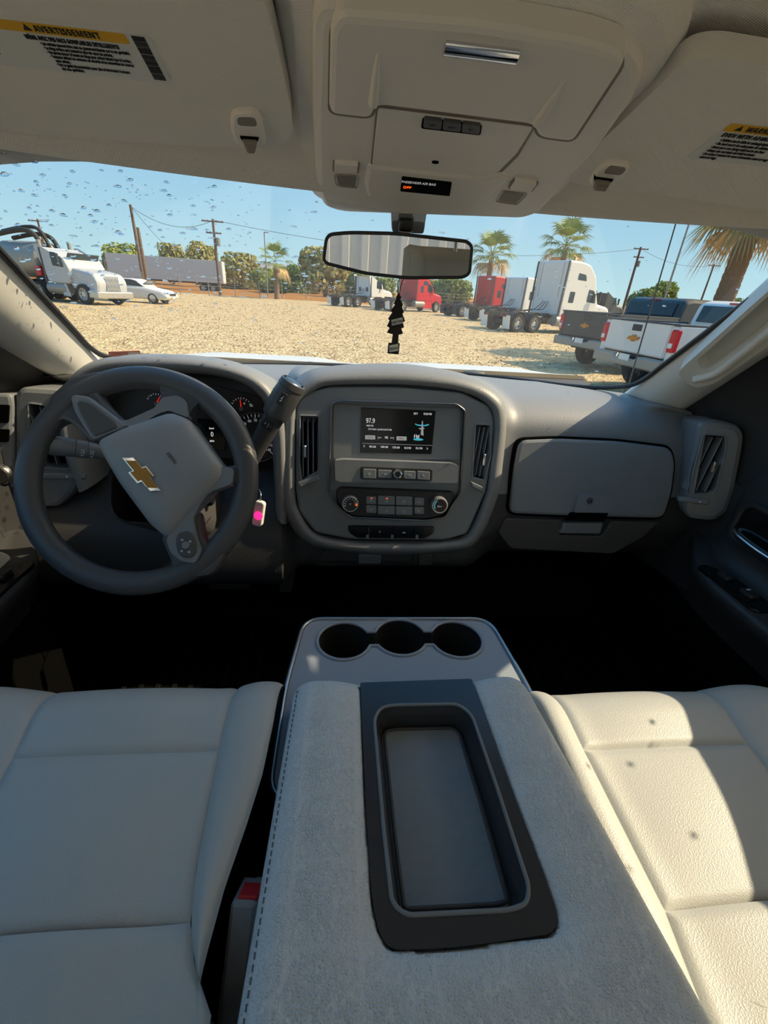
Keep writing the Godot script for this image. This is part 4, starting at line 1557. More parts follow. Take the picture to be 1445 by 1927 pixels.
	# gear lever: a thick column shifter pointing up to the right
	var tip := on_z(553, 718, -0.80)
	var base := on_z(484, 842, -0.80)
	var g := thing("gear_lever", "thick black column gear lever with plus and minus buttons, rising right of the wheel", "gear lever", at_base(base))
	var ax := (tip - base).normalized()
	var len := tip.distance_to(base)
	var gb := Basis(ax.cross(Vector3(0, 0.3, 1)).normalized(), ax, Vector3.ZERO)
	gb.z = gb.x.cross(gb.y).normalized()
	var gx := Transform3D(gb, Vector3.ZERO)
	st = mesh_tool()
	lathe(st, [[0.016, -0.06], [0.017, 0.0], [0.0185, len * 0.30], [0.0195, len * 0.48], [0.018, len * 0.49]], 24, gx)
	obj("stalk", st, M.lever, g)
	st = mesh_tool()
	lathe(st, [[0.019, len * 0.49], [0.0235, len * 0.50], [0.0255, len * 0.56], [0.0255, len * 0.80], [0.0235, len * 0.91]], 24, gx)
	obj("grip", st, M.lever, g)
	st = mesh_tool()
	lathe(st, [[0.0235, len * 0.912], [0.0245, len * 0.925], [0.0225, len * 0.995], [0.0195, len * 1.0]], 24, gx)
	obj("end_cap", st, M.lever, g)
	st = mesh_tool()
	lathe(st, [[0.0, len * 1.003], [0.0155, len * 1.003], [0.0175, len * 0.99]], 24, gx)
	obj("cap_badge", st, M.dim_silver, g)
	var gz := gx * Transform3D(Basis(), Vector3(0, 0, 0))
	st = mesh_tool()
	prism(st, soft(PackedVector2Array([Vector2(-0.011, len * 0.33), Vector2(0.011, len * 0.33), Vector2(0.011, len * 0.46), Vector2(-0.011, len * 0.46)]), 0.003), 0.008, 0.0210, 0.001, gz)
	obj("shift_button", st, M.black, g)
	letters(g, "legend", "+ | -", 0.006, M.print, gz * Transform3D(Basis(Vector3.BACK, 0.0), Vector3(0, len * 0.395, 0.0213)), 0.9)
	st = mesh_tool()
	prism(st, soft(PackedVector2Array([Vector2(-0.006, len * 0.70), Vector2(0.006, len * 0.70), Vector2(0.006, len * 0.86), Vector2(-0.006, len * 0.86)]), 0.002), 0.012, 0.0263, 0.001, gz)
	obj("tow_button", st, M.black, g)
	icon(g, gz, Vector2(0, len * 0.78), 0.0264, [[-1.5, -5, 1.5, -2, 2.2], [-1.5, 1, 1.5, 1, 2.4], [0, 4, 2, 6, 1.2]], M.print)
	# indicator stalk on the left
	var t0 := on_z(205, 852, -0.765)
	var t1 := on_z(86, 836, -0.72)
	var s := thing("turn_signal_lever", "black turn signal and wiper stalk pointing left from the steering column", "lever", at_base(t0))
	var sx := (t1 - t0).normalized()
	var sl := t0.distance_to(t1)
	var sb := Basis(sx.cross(Vector3(0, 0.2, 1)).normalized(), sx, Vector3.ZERO)
	sb.z = sb.x.cross(sb.y).normalized()
	var sxf := Transform3D(sb, Vector3.ZERO)
	st = mesh_tool()
	lathe(st, [[0.012, -0.06], [0.013, sl * 0.2], [0.0145, sl * 0.34], [0.0145, sl * 0.36]], 20, sxf)
	obj("arm", st, M.satin, s)
	st = mesh_tool()
	lathe(st, [[0.0135, sl * 0.36], [0.0152, sl * 0.37], [0.0155, sl * 0.55], [0.0135, sl * 0.56]], 20, sxf)
	obj("collar", st, M.satin, s)
	st = mesh_tool()
	lathe(st, [[0.0145, sl * 0.56], [0.0155, sl * 0.57], [0.017, sl * 0.92], [0.015, sl * 0.99], [0.0, sl * 1.0]], 20, sxf)
	obj("end_grip", st, M.satin, s)
	for q in [0.30, 0.45]:
		icon(s, sxf, Vector2(0, sl * q), 0.0157, [[-4, -1.5, 4, -1.5, 1.2], [-3, 1.8, -1, 1.8, 1.4], [1, 1.8, 4, 1.8, 1.4], [-7, -2, -7, 2, 1.2]], M.print, "lever_mark")
	# key tag with a lit pink button, hanging below the lock
	var kf := frame(on_z(487, 966, -0.75), Vector3(-0.25, 0.15, 1))
	var k := thing("key_fob", "white key fob with a glowing pink button hanging right of the steering wheel", "key fob", kf)
	st = mesh_tool()
	prism(st, rrect(0.020, 0.052, 0.006), -0.005, 0.005, 0.002, Transform3D(Basis(Vector3.BACK, -0.18), Vector3.ZERO))
	obj("case", st, M.white, k)
	st = mesh_tool()
	lathe(st, [[0.0, 0.0075], [0.006, 0.0075], [0.0085, 0.006], [0.0088, 0.004]], 20, Transform3D(Basis(Vector3.RIGHT, PI / 2), Vector3(0.001, -0.003, 0)))
	obj("lit_button", st, M.pink_glow, k)
	st = mesh_tool()
	tube(st, smooth_path([Vector3(0.004, 0.024, 0), Vector3(0.001, 0.04, -0.01), Vector3(-0.02, 0.045, -0.03), Vector3(-0.05, 0.03, -0.05)]), 0.0012, 6)
	obj("key_ring", st, M.chrome, k)
	var kl := OmniLight3D.new()
	kl.name = "key_fob_light"
	kl.light_color = Color(1.0, 0.16, 0.5)
	kl.light_energy = 0.00006
	kl.omni_range = 4.0
	kl.omni_attenuation = 2.0
	kl.light_size = 0.006
	kl.shadow_enabled = true
	kl.position = kf * Vector3(0.001, -0.003, 0.016)
	add_child(kl)
	var yt := thing("key_tag", "yellow paper key tag seen through the lower gap of the steering wheel", "key tag", frame(on_z(447, 945, -0.77), Vector3(-0.3, 0.1, 1)))
	st = mesh_tool()
	prism(st, rrect(0.006, 0.03, 0.002), -0.0006, 0.0006, 0.0, Transform3D(Basis(Vector3.BACK, -0.25), Vector3.ZERO))
	obj("tag_body", st, M.yellow, yt)
	# pedals
	var pf := frame(on_z(432, 1091, -1.12), Vector3(0, 0.55, 1))
	var p := thing("brake_pedal", "wide ribbed brake pedal in the dark driver's footwell", "pedal", pf)
	st = mesh_tool()
	prism(st, rrect(0.125, 0.062, 0.01), -0.012, 0.0, 0.003)
	obj("pad", st, M.rubber, p)
	for i in 5:
		st = mesh_tool()
		box(st, Vector3(0, -0.022 + i * 0.011, 0.0015), Vector3(0.112, 0.005, 0.005), 0.0015)
		obj("rib", st, M.rubber, p)
	st = mesh_tool()
	tube(st, PackedVector3Array([Vector3(-0.02, 0.0, -0.012), Vector3(-0.02, 0.05, -0.07), Vector3(-0.02, 0.07, -0.12)]), 0.009, 8)
	obj("pedal_arm", st, M.pit, p)
	pf = frame(on_z(540, 1088, -1.10), Vector3(0, 0.5, 1))
	p = thing("accelerator_pedal", "narrow upright accelerator pedal right of the brake pedal", "pedal", pf)
	st = mesh_tool()
	prism(st, soft(PackedVector2Array([Vector2(-0.026, -0.045), Vector2(0.016, -0.045), Vector2(0.028, 0.05), Vector2(-0.012, 0.05)]), 0.006), -0.012, 0.0, 0.003)
	obj("pad", st, M.rubber, p)
	st = mesh_tool()
	tube(st, PackedVector3Array([Vector3(0.005, 0.03, -0.012), Vector3(0.01, 0.05, -0.07), Vector3(0.01, 0.06, -0.12)]), 0.008, 8)
	obj("pedal_arm", st, M.pit, p)
	for s2 in [-1, 1]:
		var fm := thing("floor_mat", ["black grooved rubber mat in the driver's footwell", "black grooved rubber mat in the passenger's footwell"][(s2 + 1) / 2], "floor mat", at_base(Vector3(s2 * 0.48, 0.823, -0.78)), "front floor mats")
		st = mesh_tool()
		prism(st, rrect(0.44, 0.50, 0.05), 0.0, 0.008, 0.003, Transform3D(Basis(Vector3.RIGHT, -PI / 2), Vector3.ZERO))
		obj("mat_base", st, M.pit, fm)
		for i in 9:
			st = mesh_tool()
			box(st, Vector3(-0.16 + i * 0.04, 0.010, 0), Vector3(0.012, 0.006, 0.40), 0.002)
			obj("rib", st, M.carpet, fm)

# ================================================================ seats
func seat_height(x: float, z: float, y0: float, cx: float) -> float:
	var y := y0 + 0.010 * cos((x - cx) * 6.0) - 0.01
	var ax := absf(x - cx)
	y += 0.014 * smoothstep(0.10, 0.20, ax) - 0.09 * pow(maxf(0.0, ax - 0.20) / 0.10, 2.4) * 0.6
	y += 0.014 * smoothstep(-0.1, -0.42, z)
	if z < -0.385:
		var q := minf((-0.385 - z) / 0.085, 1.0)
		y -= 0.10 * (1.0 - sqrt(maxf(0.0, 1.0 - q * q)))
	return y

func edge_at(e: Array, z: float) -> float:
	for i in e.size() - 1:
		if z <= e[i + 1][0]:
			return lerpf(e[i][1], e[i + 1][1], clampf((z - e[i][0]) / (e[i + 1][0] - e[i][0]), 0.0, 1.0))
	return e[-1][1]

func seat_panel(parent: Node3D, off: Vector3, called: String, le: Array, re: Array, z0: float, z1: float, y0: float, cx: float, nu := 40, nv := 40, open_back := false) -> void:
	# one stitched panel; its edges sink into the seams. le / re: edge as [z, x] pairs from front to rear
	var st := mesh_tool()
	var rows := []
	for i in nv + 1:
		var t := i / float(nv)
		var t0 := t
		t = t * t * (3.0 - 2.0 * t) * 0.75 + t * 0.25
		var z := lerpf(z0, z1, t)
		var xl := edge_at(le, z)
		var xr := edge_at(re, z)
		var line := PackedVector3Array()
		for j in nu + 1:
			var u := j / float(nu)
			var u0 := u
			u = u * u * (3.0 - 2.0 * u) * 0.75 + u * 0.25
			var x := lerpf(xl, xr, u)
			var dd := minf(minf(u, 1 - u) * (xr - xl), (z1 - z) if not open_back else 1.0)
			if z0 > -0.45:
				dd = minf(dd, z - z0)
			var k := 1.0 - clampf(dd / 0.011, 0.0, 1.0)
			line.append(Vector3(x, seat_height(x, z, y0, cx) - 0.0048 * k * k + 0.006 * maxf(0.0, sin(PI * u) * (sin(PI * t) if not open_back else 1.0)), z))
		rows.append(line)
	if z0 < -0.45:
		# front face
		for e in [0.03, 0.10, 0.2]:
			var line := PackedVector3Array()
			for p in rows[0]:
				line.append(Vector3(p.x, p.y - e if e < 0.15 else y0 - 0.26, p.z - 0.002 + e * 0.1))
			if e == 0.03: rows.insert(0, line)
			elif e == 0.10:
				var l2 := PackedVector3Array()
				for p in rows[1]:
					l2.append(Vector3(p.x, p.y - 0.2, p.z + 0.03))
				rows.insert(0, l2)
	grid(st, rows)
	obj(called, st, M.leather, parent).position = off

func build_seats() -> void:
	var defs := [
		["driver_seat", "grey leather driver seat in the shade behind the steering wheel", -0.385, 1.238, [[-0.47, -0.507], [-0.335, -0.480], [-0.178, -0.462], [-0.10, -0.49], [0.12, -0.52]], [[-0.47, -0.254], [-0.335, -0.248], [-0.22, -0.241], [-0.178, -0.234], [-0.15, -0.222], [-0.12, -0.20], [0.12, -0.19]], -0.70, -0.176, -0.335, -0.178],
		["passenger_seat", "grey leather passenger seat with a patch of bright sunlight across it", 0.362, 1.205, [[-0.47, 0.229], [-0.338, 0.227], [-0.172, 0.232], [-0.10, 0.22], [0.12, 0.21]], [[-0.47, 0.497], [-0.338, 0.474], [-0.172, 0.462], [-0.10, 0.48], [0.12, 0.50]], 0.187, 0.66, -0.338, -0.172]]
	for s in defs:
		var cx: float = s[2]
		var y0: float = s[3]
		var t := thing(s[0], s[1], "car seat", at_base(Vector3(cx, 0.82, -0.2)), "front seats")
		var off := -t.position
		var l: Array = s[4]
		var r: Array = s[5]
		var ol: float = s[6]
		var orr: float = s[7]
		var za: float = s[8]
		var zb: float = s[9]
		seat_panel(t, off, "front_panel", l, r, -0.47, za, y0, cx)
		seat_panel(t, off, "middle_panel", l, r, za, zb, y0, cx)
		seat_panel(t, off, "rear_panel", l, r, zb, 0.12, y0, cx, 40, 40, true)
		seat_panel(t, off, "side_bolster", [[-0.47, ol], [0.12, ol]], l, -0.47, 0.10, y0, cx, 32, 60, true)
		seat_panel(t, off, "side_bolster", r, [[-0.47, orr], [0.12, orr]] if cx > 0.0 else [[-0.47, -0.187], [-0.36, -0.188], [-0.30, -0.191], [-0.25, -0.199], [-0.20, -0.209], [-0.15, -0.214], [0.12, -0.212]], -0.47, 0.10, y0, cx, 32, 60, true)
		# base under the cushion
		var st := mesh_tool()
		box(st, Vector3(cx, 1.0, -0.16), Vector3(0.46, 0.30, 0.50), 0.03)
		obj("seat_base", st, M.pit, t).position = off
		# backrest, leaning back out of the frame
		st = mesh_tool()
		var rows := []
		for i in 25:
			var v := i / 24.0
			var line := PackedVector3Array()
			for j in 31:
				var u := lerpf(-1.0, 1.0, j / 30.0)
				var wide := 0.235 - 0.03 * v
				var back := absf(u) > 0.999
				var curve := 0.05 * smoothstep(0.55, 0.85, absf(u)) - 0.10 * smoothstep(0.88, 1.0, absf(u))
				line.append(Vector3(cx + wide * u, y0 - 0.02 + 0.62 * v - 0.03 * smoothstep(0.9, 1.0, v), 0.02 + 0.20 * v - curve * (1.0 - 0.3 * v) + 0.06 * smoothstep(0.88, 1.0, v)))
			rows.append(line)
		var end := PackedVector3Array()
		for p in rows[24]:
			end.append(p + Vector3(0, -0.02, 0.12))
		rows.append(end)
		end = PackedVector3Array()
		for p in rows[0]:
			end.append(p + Vector3(0, 0, 0.14))
		rows.append(end)
		grid(st, rows)
		obj("backrest", st, M.leather, t).position = off
		st = mesh_tool()
		var hf := Transform3D(Basis(Vector3.RIGHT, -0.25), Vector3(cx, y0 + 0.70, 0.25))
		prism(st, rrect(0.25, 0.16, 0.05), -0.05, 0.05, 0.03, hf)
		obj("headrest", st, M.leather, t).position = off
		st = mesh_tool()
		for q in [-0.06, 0.06]:
			tube(st, PackedVector3Array([Vector3(cx + q, y0 + 0.56, 0.22), Vector3(cx + q, y0 + 0.66, 0.25)]), 0.006, 8)
		obj("headrest_post", st, M.chrome, t).position = off
		# piping and stitches on the inner edge of the passenger's backrest
		if cx > 0:
			st = mesh_tool()
			var pa := [on_y(1332, 1874, 1.20), on_y(1362, 1877, 1.20), on_y(1400, 1884, 1.203), on_y(1445, 1897, 1.205), on_y(1490, 1918, 1.20)]
			tube(st, smooth_path(pa, 6), 0.003, 8)
			obj("piping", st, M.leather, t).position = off
			st = mesh_tool()
			var sp := smooth_path(pa, 5)
			for i in range(0, sp.size() - 1):
				box(st, sp[i] + Vector3(0, -0.0005, 0.014), Vector3(0.004, 0.0018, 0.0016), 0.0)
			obj("stitching", st, M.stitch, t).position = off
	# rear bench with head restraints, seen in the mirror
	var b := thing("rear_bench", "dark rear bench seat glimpsed in the rear-view mirror", "car seat", at_base(Vector3(0, 0.82, 0.92)))
	var st := mesh_tool()
	box(st, Vector3(0, 0.30, -0.1), Vector3(1.4, 0.2, 0.5), 0.06)
	obj("bench_cushion", st, M.leather, b)
	st = mesh_tool()
	box(st, Vector3(0, 0.46, 0.16), Vector3(1.4, 0.40, 0.14), 0.05, Basis(Vector3.RIGHT, 0.2))
	obj("bench_back", st, M.leather, b)
	for q in [-0.42, 0.42]:
		st = mesh_tool()
		box(st, Vector3(q, 0.73, 0.20), Vector3(0.26, 0.15, 0.1), 0.04)
		obj("headrest", st, M.dark, b)
	# belt buckle between driver seat and console
	var bt := on_y(468, 1634, 1.235)
	var bf := Transform3D(Basis(Vector3.UP, -0.1) * Basis(Vector3.RIGHT, -0.72), Vector3(-0.195, 1.145, -0.13))
	var bk := thing("belt_buckle", "black seat belt buckle with a red release button beside the console", "belt buckle", bf)
	st = mesh_tool()
	box(st, Vector3(0, 0.055, 0), Vector3(0.024, 0.115, 0.044), 0.004)
	obj("buckle_case", st, M.satin, bk)
	st = mesh_tool()
	box(st, Vector3(0.002, 0.1125, 0.006), Vector3(0.018, 0.005, 0.022), 0.001)
	obj("release_button", st, M.red, bk)
	st = mesh_tool()
	box(st, Vector3(-0.0045, 0.1135, -0.019), Vector3(0.012, 0.002, 0.005), 0.0)
	obj("tongue_slot", st, M.pit, bk)
	st = mesh_tool()
	box(st, Vector3(0.0, -0.06, 0.005), Vector3(0.005, 0.13, 0.03), 0.001)
	obj("strap", st, M.pit, bk)
	var rk := thing("recliner_cover", "small grey plastic cover at the rear corner of the driver seat cushion", "seat cover", at_base(Vector3(-0.222, 1.20, -0.10)))
	st = mesh_tool()
	ball(st, Vector3.ZERO, Vector3(0.035, 0.022, 0.03), 16)
	obj("cover", st, M.rubber, rk)

# ================================================================ centre console
func holed(outer: PackedVector2Array, hole: PackedVector2Array, split_x: float) -> Array:
	var out := []
	for s in [-1.0, 1.0]:
		var half := PackedVector2Array([Vector2(split_x, -9), Vector2(split_x + 9 * s, -9), Vector2(split_x + 9 * s, 9), Vector2(split_x, 9)])
		for a in Geometry2D.intersect_polygons(outer, ccw(half)):
			for b in Geometry2D.clip_polygons(a, hole):
				if not Geometry2D.is_polygon_clockwise(b):
					out.append(b)
	return out

func build_console() -> void:
	var c := thing("center_console", "wide centre console with a padded grey armrest lid and three cup holders", "console", at_base(Vector3(0.005, 0.88, -0.3)))
	var off := -c.position
	var up := Transform3D(Basis(Vector3.RIGHT, -PI / 2), Vector3.ZERO)   # local (x, y) -> world (x, -z), local z -> up
	var plan := func(list: Array, y: float) -> PackedVector2Array:
		var o := PackedVector2Array()
		for q in list:
			var p := on_y(q[0], q[1], y)
			o.append(Vector2(p.x, -p.z))
		return ccw(o)
	# deck with the cup holders
	var deck: PackedVector2Array = ccw(soft(PackedVector2Array([Vector2(-0.184, 0.30), Vector2(0.192, 0.30), Vector2(0.192, 0.46), Vector2(0.176, 0.608), Vector2(-0.168, 0.612), Vector2(-0.184, 0.46)]), 0.032, 6))
	var hole := PackedVector2Array([Vector2(-0.098, 0.546), Vector2(0.104, 0.546), Vector2(0.104, 0.580), Vector2(-0.098, 0.580)])
	for h in [disc(0.047, 32, Vector2(-0.098, 0.560), 0.045), disc(0.047, 32, Vector2(0.003, 0.567), 0.045), disc(0.047, 32, Vector2(0.104, 0.560), 0.045)]:
		hole = Geometry2D.merge_polygons(hole, h)[0]
	hole = ccw(hole)
	var st := mesh_tool()
	for p in holed(deck, hole, 0.0):
		cap(st, p, 1.20, up, true)
	var in1 := inset(hole, -0.004)
	walls(st, hole, 1.195, hole, 1.2003, up, true)
	obj("cup_holder_deck", st, M.trim_black, c).position = off
	st = mesh_tool()
	var h2 := inset(hole, 0.004)
	walls(st, h2, 1.12, hole, 1.1995, up, true)
	cap(st, h2, 1.12, up, true)
	obj("cup_well", st, M.black, c).position = off
	st = mesh_tool()
	var edge := PackedVector3Array()
	for p in hole:
		edge.append(Vector3(p.x, 1.2005, -p.y))
	tube(st, edge, 0.003, 8, true)
	obj("cup_rim", st, M.trim_black, c).position = off
	# bright strip round the deck
	st = mesh_tool()
	edge = PackedVector3Array()
	var big := inset(deck, -0.004)
	var first := -1
	for i in big.size():
		if big[i].y < 0.31 and big[(i + 1) % big.size()].y > 0.31:
			first = i
	for i in big.size():
		var p := big[(first + i) % big.size()]
		if p.y >= 0.299:
			edge.append(Vector3(p.x, 1.2, -p.y))
	tube(st, edge, 0.0042, 8)
	obj("bright_strip", st, M.silver, c).position = off
	st = mesh_tool()
	var low := inset(deck, 0.012)
	walls(st, low, 0.84, inset(deck, -0.002), 1.198, up)
	obj("console_body", st, M.trim_black, c).position = off
	# dark strip laid on the deck: the slot with the lid's shadow in it
	st = mesh_tool()
	prism(st, rrect(0.32, 0.05, 0.012), 1.19, 1.2008, 0.0, up * Transform3D(Basis(), Vector3(0.004, 0.432, 0)))
	obj("slot", st, M.pit, c).position = off
	# padded lid: a height field with the tray let into it
	var frame_out: PackedVector2Array = soft(plan.call([[684, 1279], [678, 1280], [678, 1286], [688, 1500], [700, 1690], [722, 1784], [880, 1776], [1062, 1748], [1030, 1650], [965, 1480], [891, 1279], [889, 1273], [883, 1272]], 1.27), 0.032, 10)
	st = mesh_tool()
	var rows := []
	var zs := []
	for i in 131:
		zs.append(lerpf(-0.425, 0.18, i / 130.0))
	for z in zs:
		var line := PackedVector3Array()
		var k := clampf((z + 0.425) / 0.36, 0.0, 1.0)
		var xl := lerpf(-0.168, -0.180, k)
		var xr := lerpf(0.163, 0.194, k)
		var fr := clampf((z + 0.425) / 0.03, 0.0, 1.0)
		var front := 0.03 * (1.0 - sqrt(maxf(0.0, 1.0 - (1.0 - fr) * (1.0 - fr))))
		for j in 101:
			var u := j / 100.0
			var x: float
			var y := 1.276
			var rr := 0.032
			if u < 0.14:
				var a := u / 0.14
				if a < 0.35:
					x = xl; y = lerpf(1.13, 1.276 - rr, a / 0.35)
				else:
					var b := (a - 0.35) / 0.65 * PI / 2
					x = xl + rr - rr * cos(b); y = 1.276 - rr + rr * sin(b)
			elif u > 0.86:
				var a := (1.0 - u) / 0.14
				if a < 0.35:
					x = xr; y = lerpf(1.13, 1.276 - rr, a / 0.35)
				else:
					var b := (a - 0.35) / 0.65 * PI / 2
					x = xr - rr + rr * cos(b); y = 1.276 - rr + rr * sin(b)
			else:
				x = lerpf(xl + rr, xr - rr, (u - 0.14) / 0.72)
			# dip towards the tray frame
			var p := Vector2(x, -z)
			var dist := 1e9
			var inside := Geometry2D.is_point_in_polygon(p, frame_out)
			for q in frame_out.size():
				dist = minf(dist, Geometry2D.get_closest_point_to_segment(p, frame_out[q], frame_out[(q + 1) % frame_out.size()]).distance_to(p))
			if inside:
				y -= 0.017 + 0.05 * smoothstep(0.0, 0.006, dist)
			elif dist < 0.05 and y > 1.25:
				var f := 1.0 - dist / 0.05
				y -= 0.0135 * f * f
			y -= front if y > 1.2 else 0.0
			line.append(Vector3(x, y, z))
		rows.append(line)
	var face := PackedVector3Array()
	for p in rows[0]:
		face.append(Vector3(p.x, minf(p.y, 1.215), p.z + 0.004))
	rows.insert(0, face)
	grid(st, rows)
	obj("armrest_lid", st, M.lid_leather, c).position = off
	# tray frame, tray and its ribbed mat
	var in_list := [[704, 1352], [716, 1331], [740, 1326], [862, 1324], [888, 1344], [935, 1480], [996, 1668], [992, 1700], [960, 1712], [765, 1722], [738, 1700], [722, 1560]]
	var inner_edge: PackedVector2Array = soft(plan.call(in_list, 1.265), 0.012, 5)
	st = mesh_tool()
	for p in holed(ccw(frame_out), ccw(inner_edge), 0.004):
		cap(st, p, 1.2645, up, true)
	walls(st, ccw(frame_out), 1.24, ccw(frame_out), 1.2645, up)
	obj("tray_frame", st, M.frame_black, c).position = off
	st = mesh_tool()
	edge = PackedVector3Array()
	for p in inner_edge:
		edge.append(Vector3(p.x, 1.2642, -p.y))
	tube(st, edge, 0.0022, 8, true)
	obj("tray_lip", st, M.satin, c).position = off
	st = mesh_tool()
	var ie := ccw(inner_edge)
	var step := inset(ie, 0.006)
	var bot := inset(ie, 0.010)
	walls(st, step, 1.252, ie, 1.2643, up, true)
	walls(st, bot, 1.232, step, 1.252, up, true)
	cap(st, bot, 1.232, up, true)
	obj("tray", st, M.frame_black, c).position = off
	st = mesh_tool()
	prism(st, inset(ie, 0.0115), 1.232, 1.2345, 0.001, up)
	obj("tray_mat", st, M.mat_weave, c).position = off
	st = mesh_tool()
	edge = PackedVector3Array()
	for p in inset(ie, 0.0145):
		edge.append(Vector3(p.x, 1.235, -p.y))
	tube(st, edge, 0.0022, 8, true)
	obj("mat_border", st, M.rubber, c).position = off
	# seam and stitches along the driver's edge
	for q in [0.0, 0.0065]:
		st = mesh_tool()
		var sp := PackedVector3Array()
		for i in 30:
			var z := lerpf(-0.40, 0.16, i / 29.0)
			var k := clampf((z + 0.425) / 0.36, 0.0, 1.0)
			sp.append(Vector3(lerpf(-0.157, -0.169, k) - q, 1.2665 - q * 0.9, z))
		tube(st, sp, 0.0011, 6)
		obj("seam", st, M.lid_leather if q else M.stitch, c).position = off
	st = mesh_tool()
	for i in 80:
		var z := lerpf(-0.40, 0.16, i / 79.0)
		var k := clampf((z + 0.425) / 0.36, 0.0, 1.0)
		box(st, Vector3(lerpf(-0.157, -0.169, k) - 0.0035, 1.2655, z), Vector3(0.0011, 0.0010, 0.0042), 0.0, Basis(Vector3.BACK, 0.6))
	tag(obj("stitching", st, M.stitch, c), "", "", "", "stuff")
	c.get_child(c.get_child_count() - 1).position = off

# ================================================================ overhead console, visors, mirror
func build_overhead() -> void:
	var of := frame(Vector3(0, 1.893, -0.595), Vector3(0, -0.975, 0.222))
	var o := thing("overhead_console", "beige plastic overhead console with a chrome handle, map lamps and a small black display", "overhead console", of)
	var L := Transform3D.IDENTITY
	var body := soft(outline(of, [[588, 10], [588, 200], [596, 345], [610, 374], [645, 384], [985, 396], [1015, 386], [1110, 285], [1205, 150], [1214, 100], [1196, 64], [1100, 30], [900, -6], [600, -24]]), 0.02, 4)
	# fabric pod of the headliner round the console
	var st := mesh_tool()
	var pod := ccw(body)
	var p1 := inset(pod, -0.028)
	var p2 := inset(pod, -0.014)
	walls(st, inset(pod, -0.036), -0.09, p1, -0.02, of)
	walls(st, p1, -0.02, p2, -0.004, of)
	walls(st, p2, -0.004, inset(pod, -0.001), 0.0, of)
	cap(st, inset(pod, -0.001), 0.0, of, true)
	structure("trim_5", st, M.headliner)
	st = mesh_tool()
	prism(st, body, -0.01, 0.012, 0.008)
	obj("housing", st, M.beige, o)
	var add := func(called: String, list: Array, z0: float, z1: float, bev: float, r: float, m: Material) -> Node3D:
		var s2 := mesh_tool()
		prism(s2, soft(outline(of, list, z1), r), z0, z1, bev, L)
		return obj(called, s2, m, o)
	# sunglasses bin door, parted from the housing by a dark joint
	var bin := [[640, 32], [900, 52], [1100, 86], [1162, 106], [1174, 126], [1078, 271], [1012, 262], [1003, 238], [707, 201], [700, 227], [619, 218], [622, 60]]
	var binj := soft(outline(of, bin, 0.014), 0.01)
	st = mesh_tool()
	prism(st, inset(ccw(binj), -0.0012), 0.0, 0.0125, 0.0)
	obj("door_joint", st, M.beige_dark, o)
	add.call("bin_door", bin, 0.0, 0.0185, 0.005, 0.010, M.beige)
	for q in [[[714, 78], [702, 196]], [[1078, 132], [1010, 232]]]:
		st = mesh_tool()
		var a := on_face(of, q[0][0], q[0][1], 0.019)
		var b := on_face(of, q[1][0], q[1][1], 0.019)
		tube(st, PackedVector3Array([Vector3(a.x, a.y, 0.0165), Vector3((a.x + b.x) / 2, (a.y + b.y) / 2, 0.018), Vector3(b.x, b.y, 0.0185)]), PackedFloat32Array([0.001, 0.0035, 0.0045]), 8)
		obj("door_crease", st, M.beige, o)
	var h := outline(of, [[836, 82], [976, 98], [972, 117], [835, 101]], 0.02)
	st = mesh_tool()
	var hc := (h[0] + h[1] + h[2] + h[3]) / 4.0
	var hw := h[0].distance_to(h[1])
	var pts := PackedVector3Array()
	for i in 9:
		var u := lerpf(-0.5, 0.5, i / 8.0)
		pts.append(Vector3(hc.x + hw * u, hc.y, 0.0195))
	tube(st, pts, 0.0062, 10, false, 0.6, Vector3(0, 0, 1))
	obj("chrome_handle", st, M.chrome, o)
	# recessed centre panel, switch slot, microphone hole
	add.call("panel_joint", [[708, 200], [1008, 237], [976, 293], [939, 330], [916, 338], [800, 326], [697, 315]], 0.0, 0.0128, 0.0, 0.004, M.beige_dark)
	add.call("center_panel", [[711, 204], [1004, 240], [972, 290], [936, 326], [915, 334], [800, 322], [700, 311]], 0.0, 0.0135, 0.001, 0.004, M.beige)
	add.call("switch_slot", [[795, 222], [907, 236], [904, 255], [792, 242]], 0.0, 0.0142, 0.0, 0.003, M.pit)
	for i in 3:
		var u := 798.0 + i * 36.0
		var b = add.call("roof_switch", [[u, 224.5 + i * 4.4], [u + 34, 228.8 + i * 4.4], [u + 32, 245.5 + i * 4.4], [u - 2, 241.2 + i * 4.4]], 0.0, 0.0165, 0.001, 0.002, M.dark)
		var c := on_face(of, u + 16, 236.0 + i * 4.4, 0.0165)
		letters(b, "legend", ["OFF", "DOOR", "ON"][i], 0.0026, M.dim_silver, L * Transform3D(Basis(), Vector3(c.x, c.y, 0.0167)), 0.8)
	add.call("microphone", [[813, 303], [826, 304], [825, 309], [812, 308]], 0.0, 0.0142, 0.0, 0.003, M.pit)
	# channel under the panel with the air bag display
	add.call("display_shelf", [[690, 312], [915, 336], [945, 326], [962, 338], [910, 384], [880, 390], [690, 372], [684, 350]], 0.0, 0.0155, 0.006, 0.006, M.beige)
	var disp = add.call("airbag_display", [[756, 335], [850, 346], [846, 370], [753, 361]], 0.0, 0.0175, 0.001, 0.002, M.pit)
	var dc := on_face(of, 788, 345, 0.0178)
	letters(disp, "glow_text", "PASSENGER AIR BAG", 0.0048, M.glow_print, Transform3D(Basis(Vector3.BACK, 0.0), Vector3(dc.x, dc.y, 0.0176)), 0.68)  # words given a glow so they read in the dim roof
	dc = on_face(of, 766, 353, 0.0178)
	letters(disp, "display_light_text", "OFF", 0.0056, M.orange_glow, Transform3D(Basis(), Vector3(dc.x, dc.y, 0.0176)), 0.75)
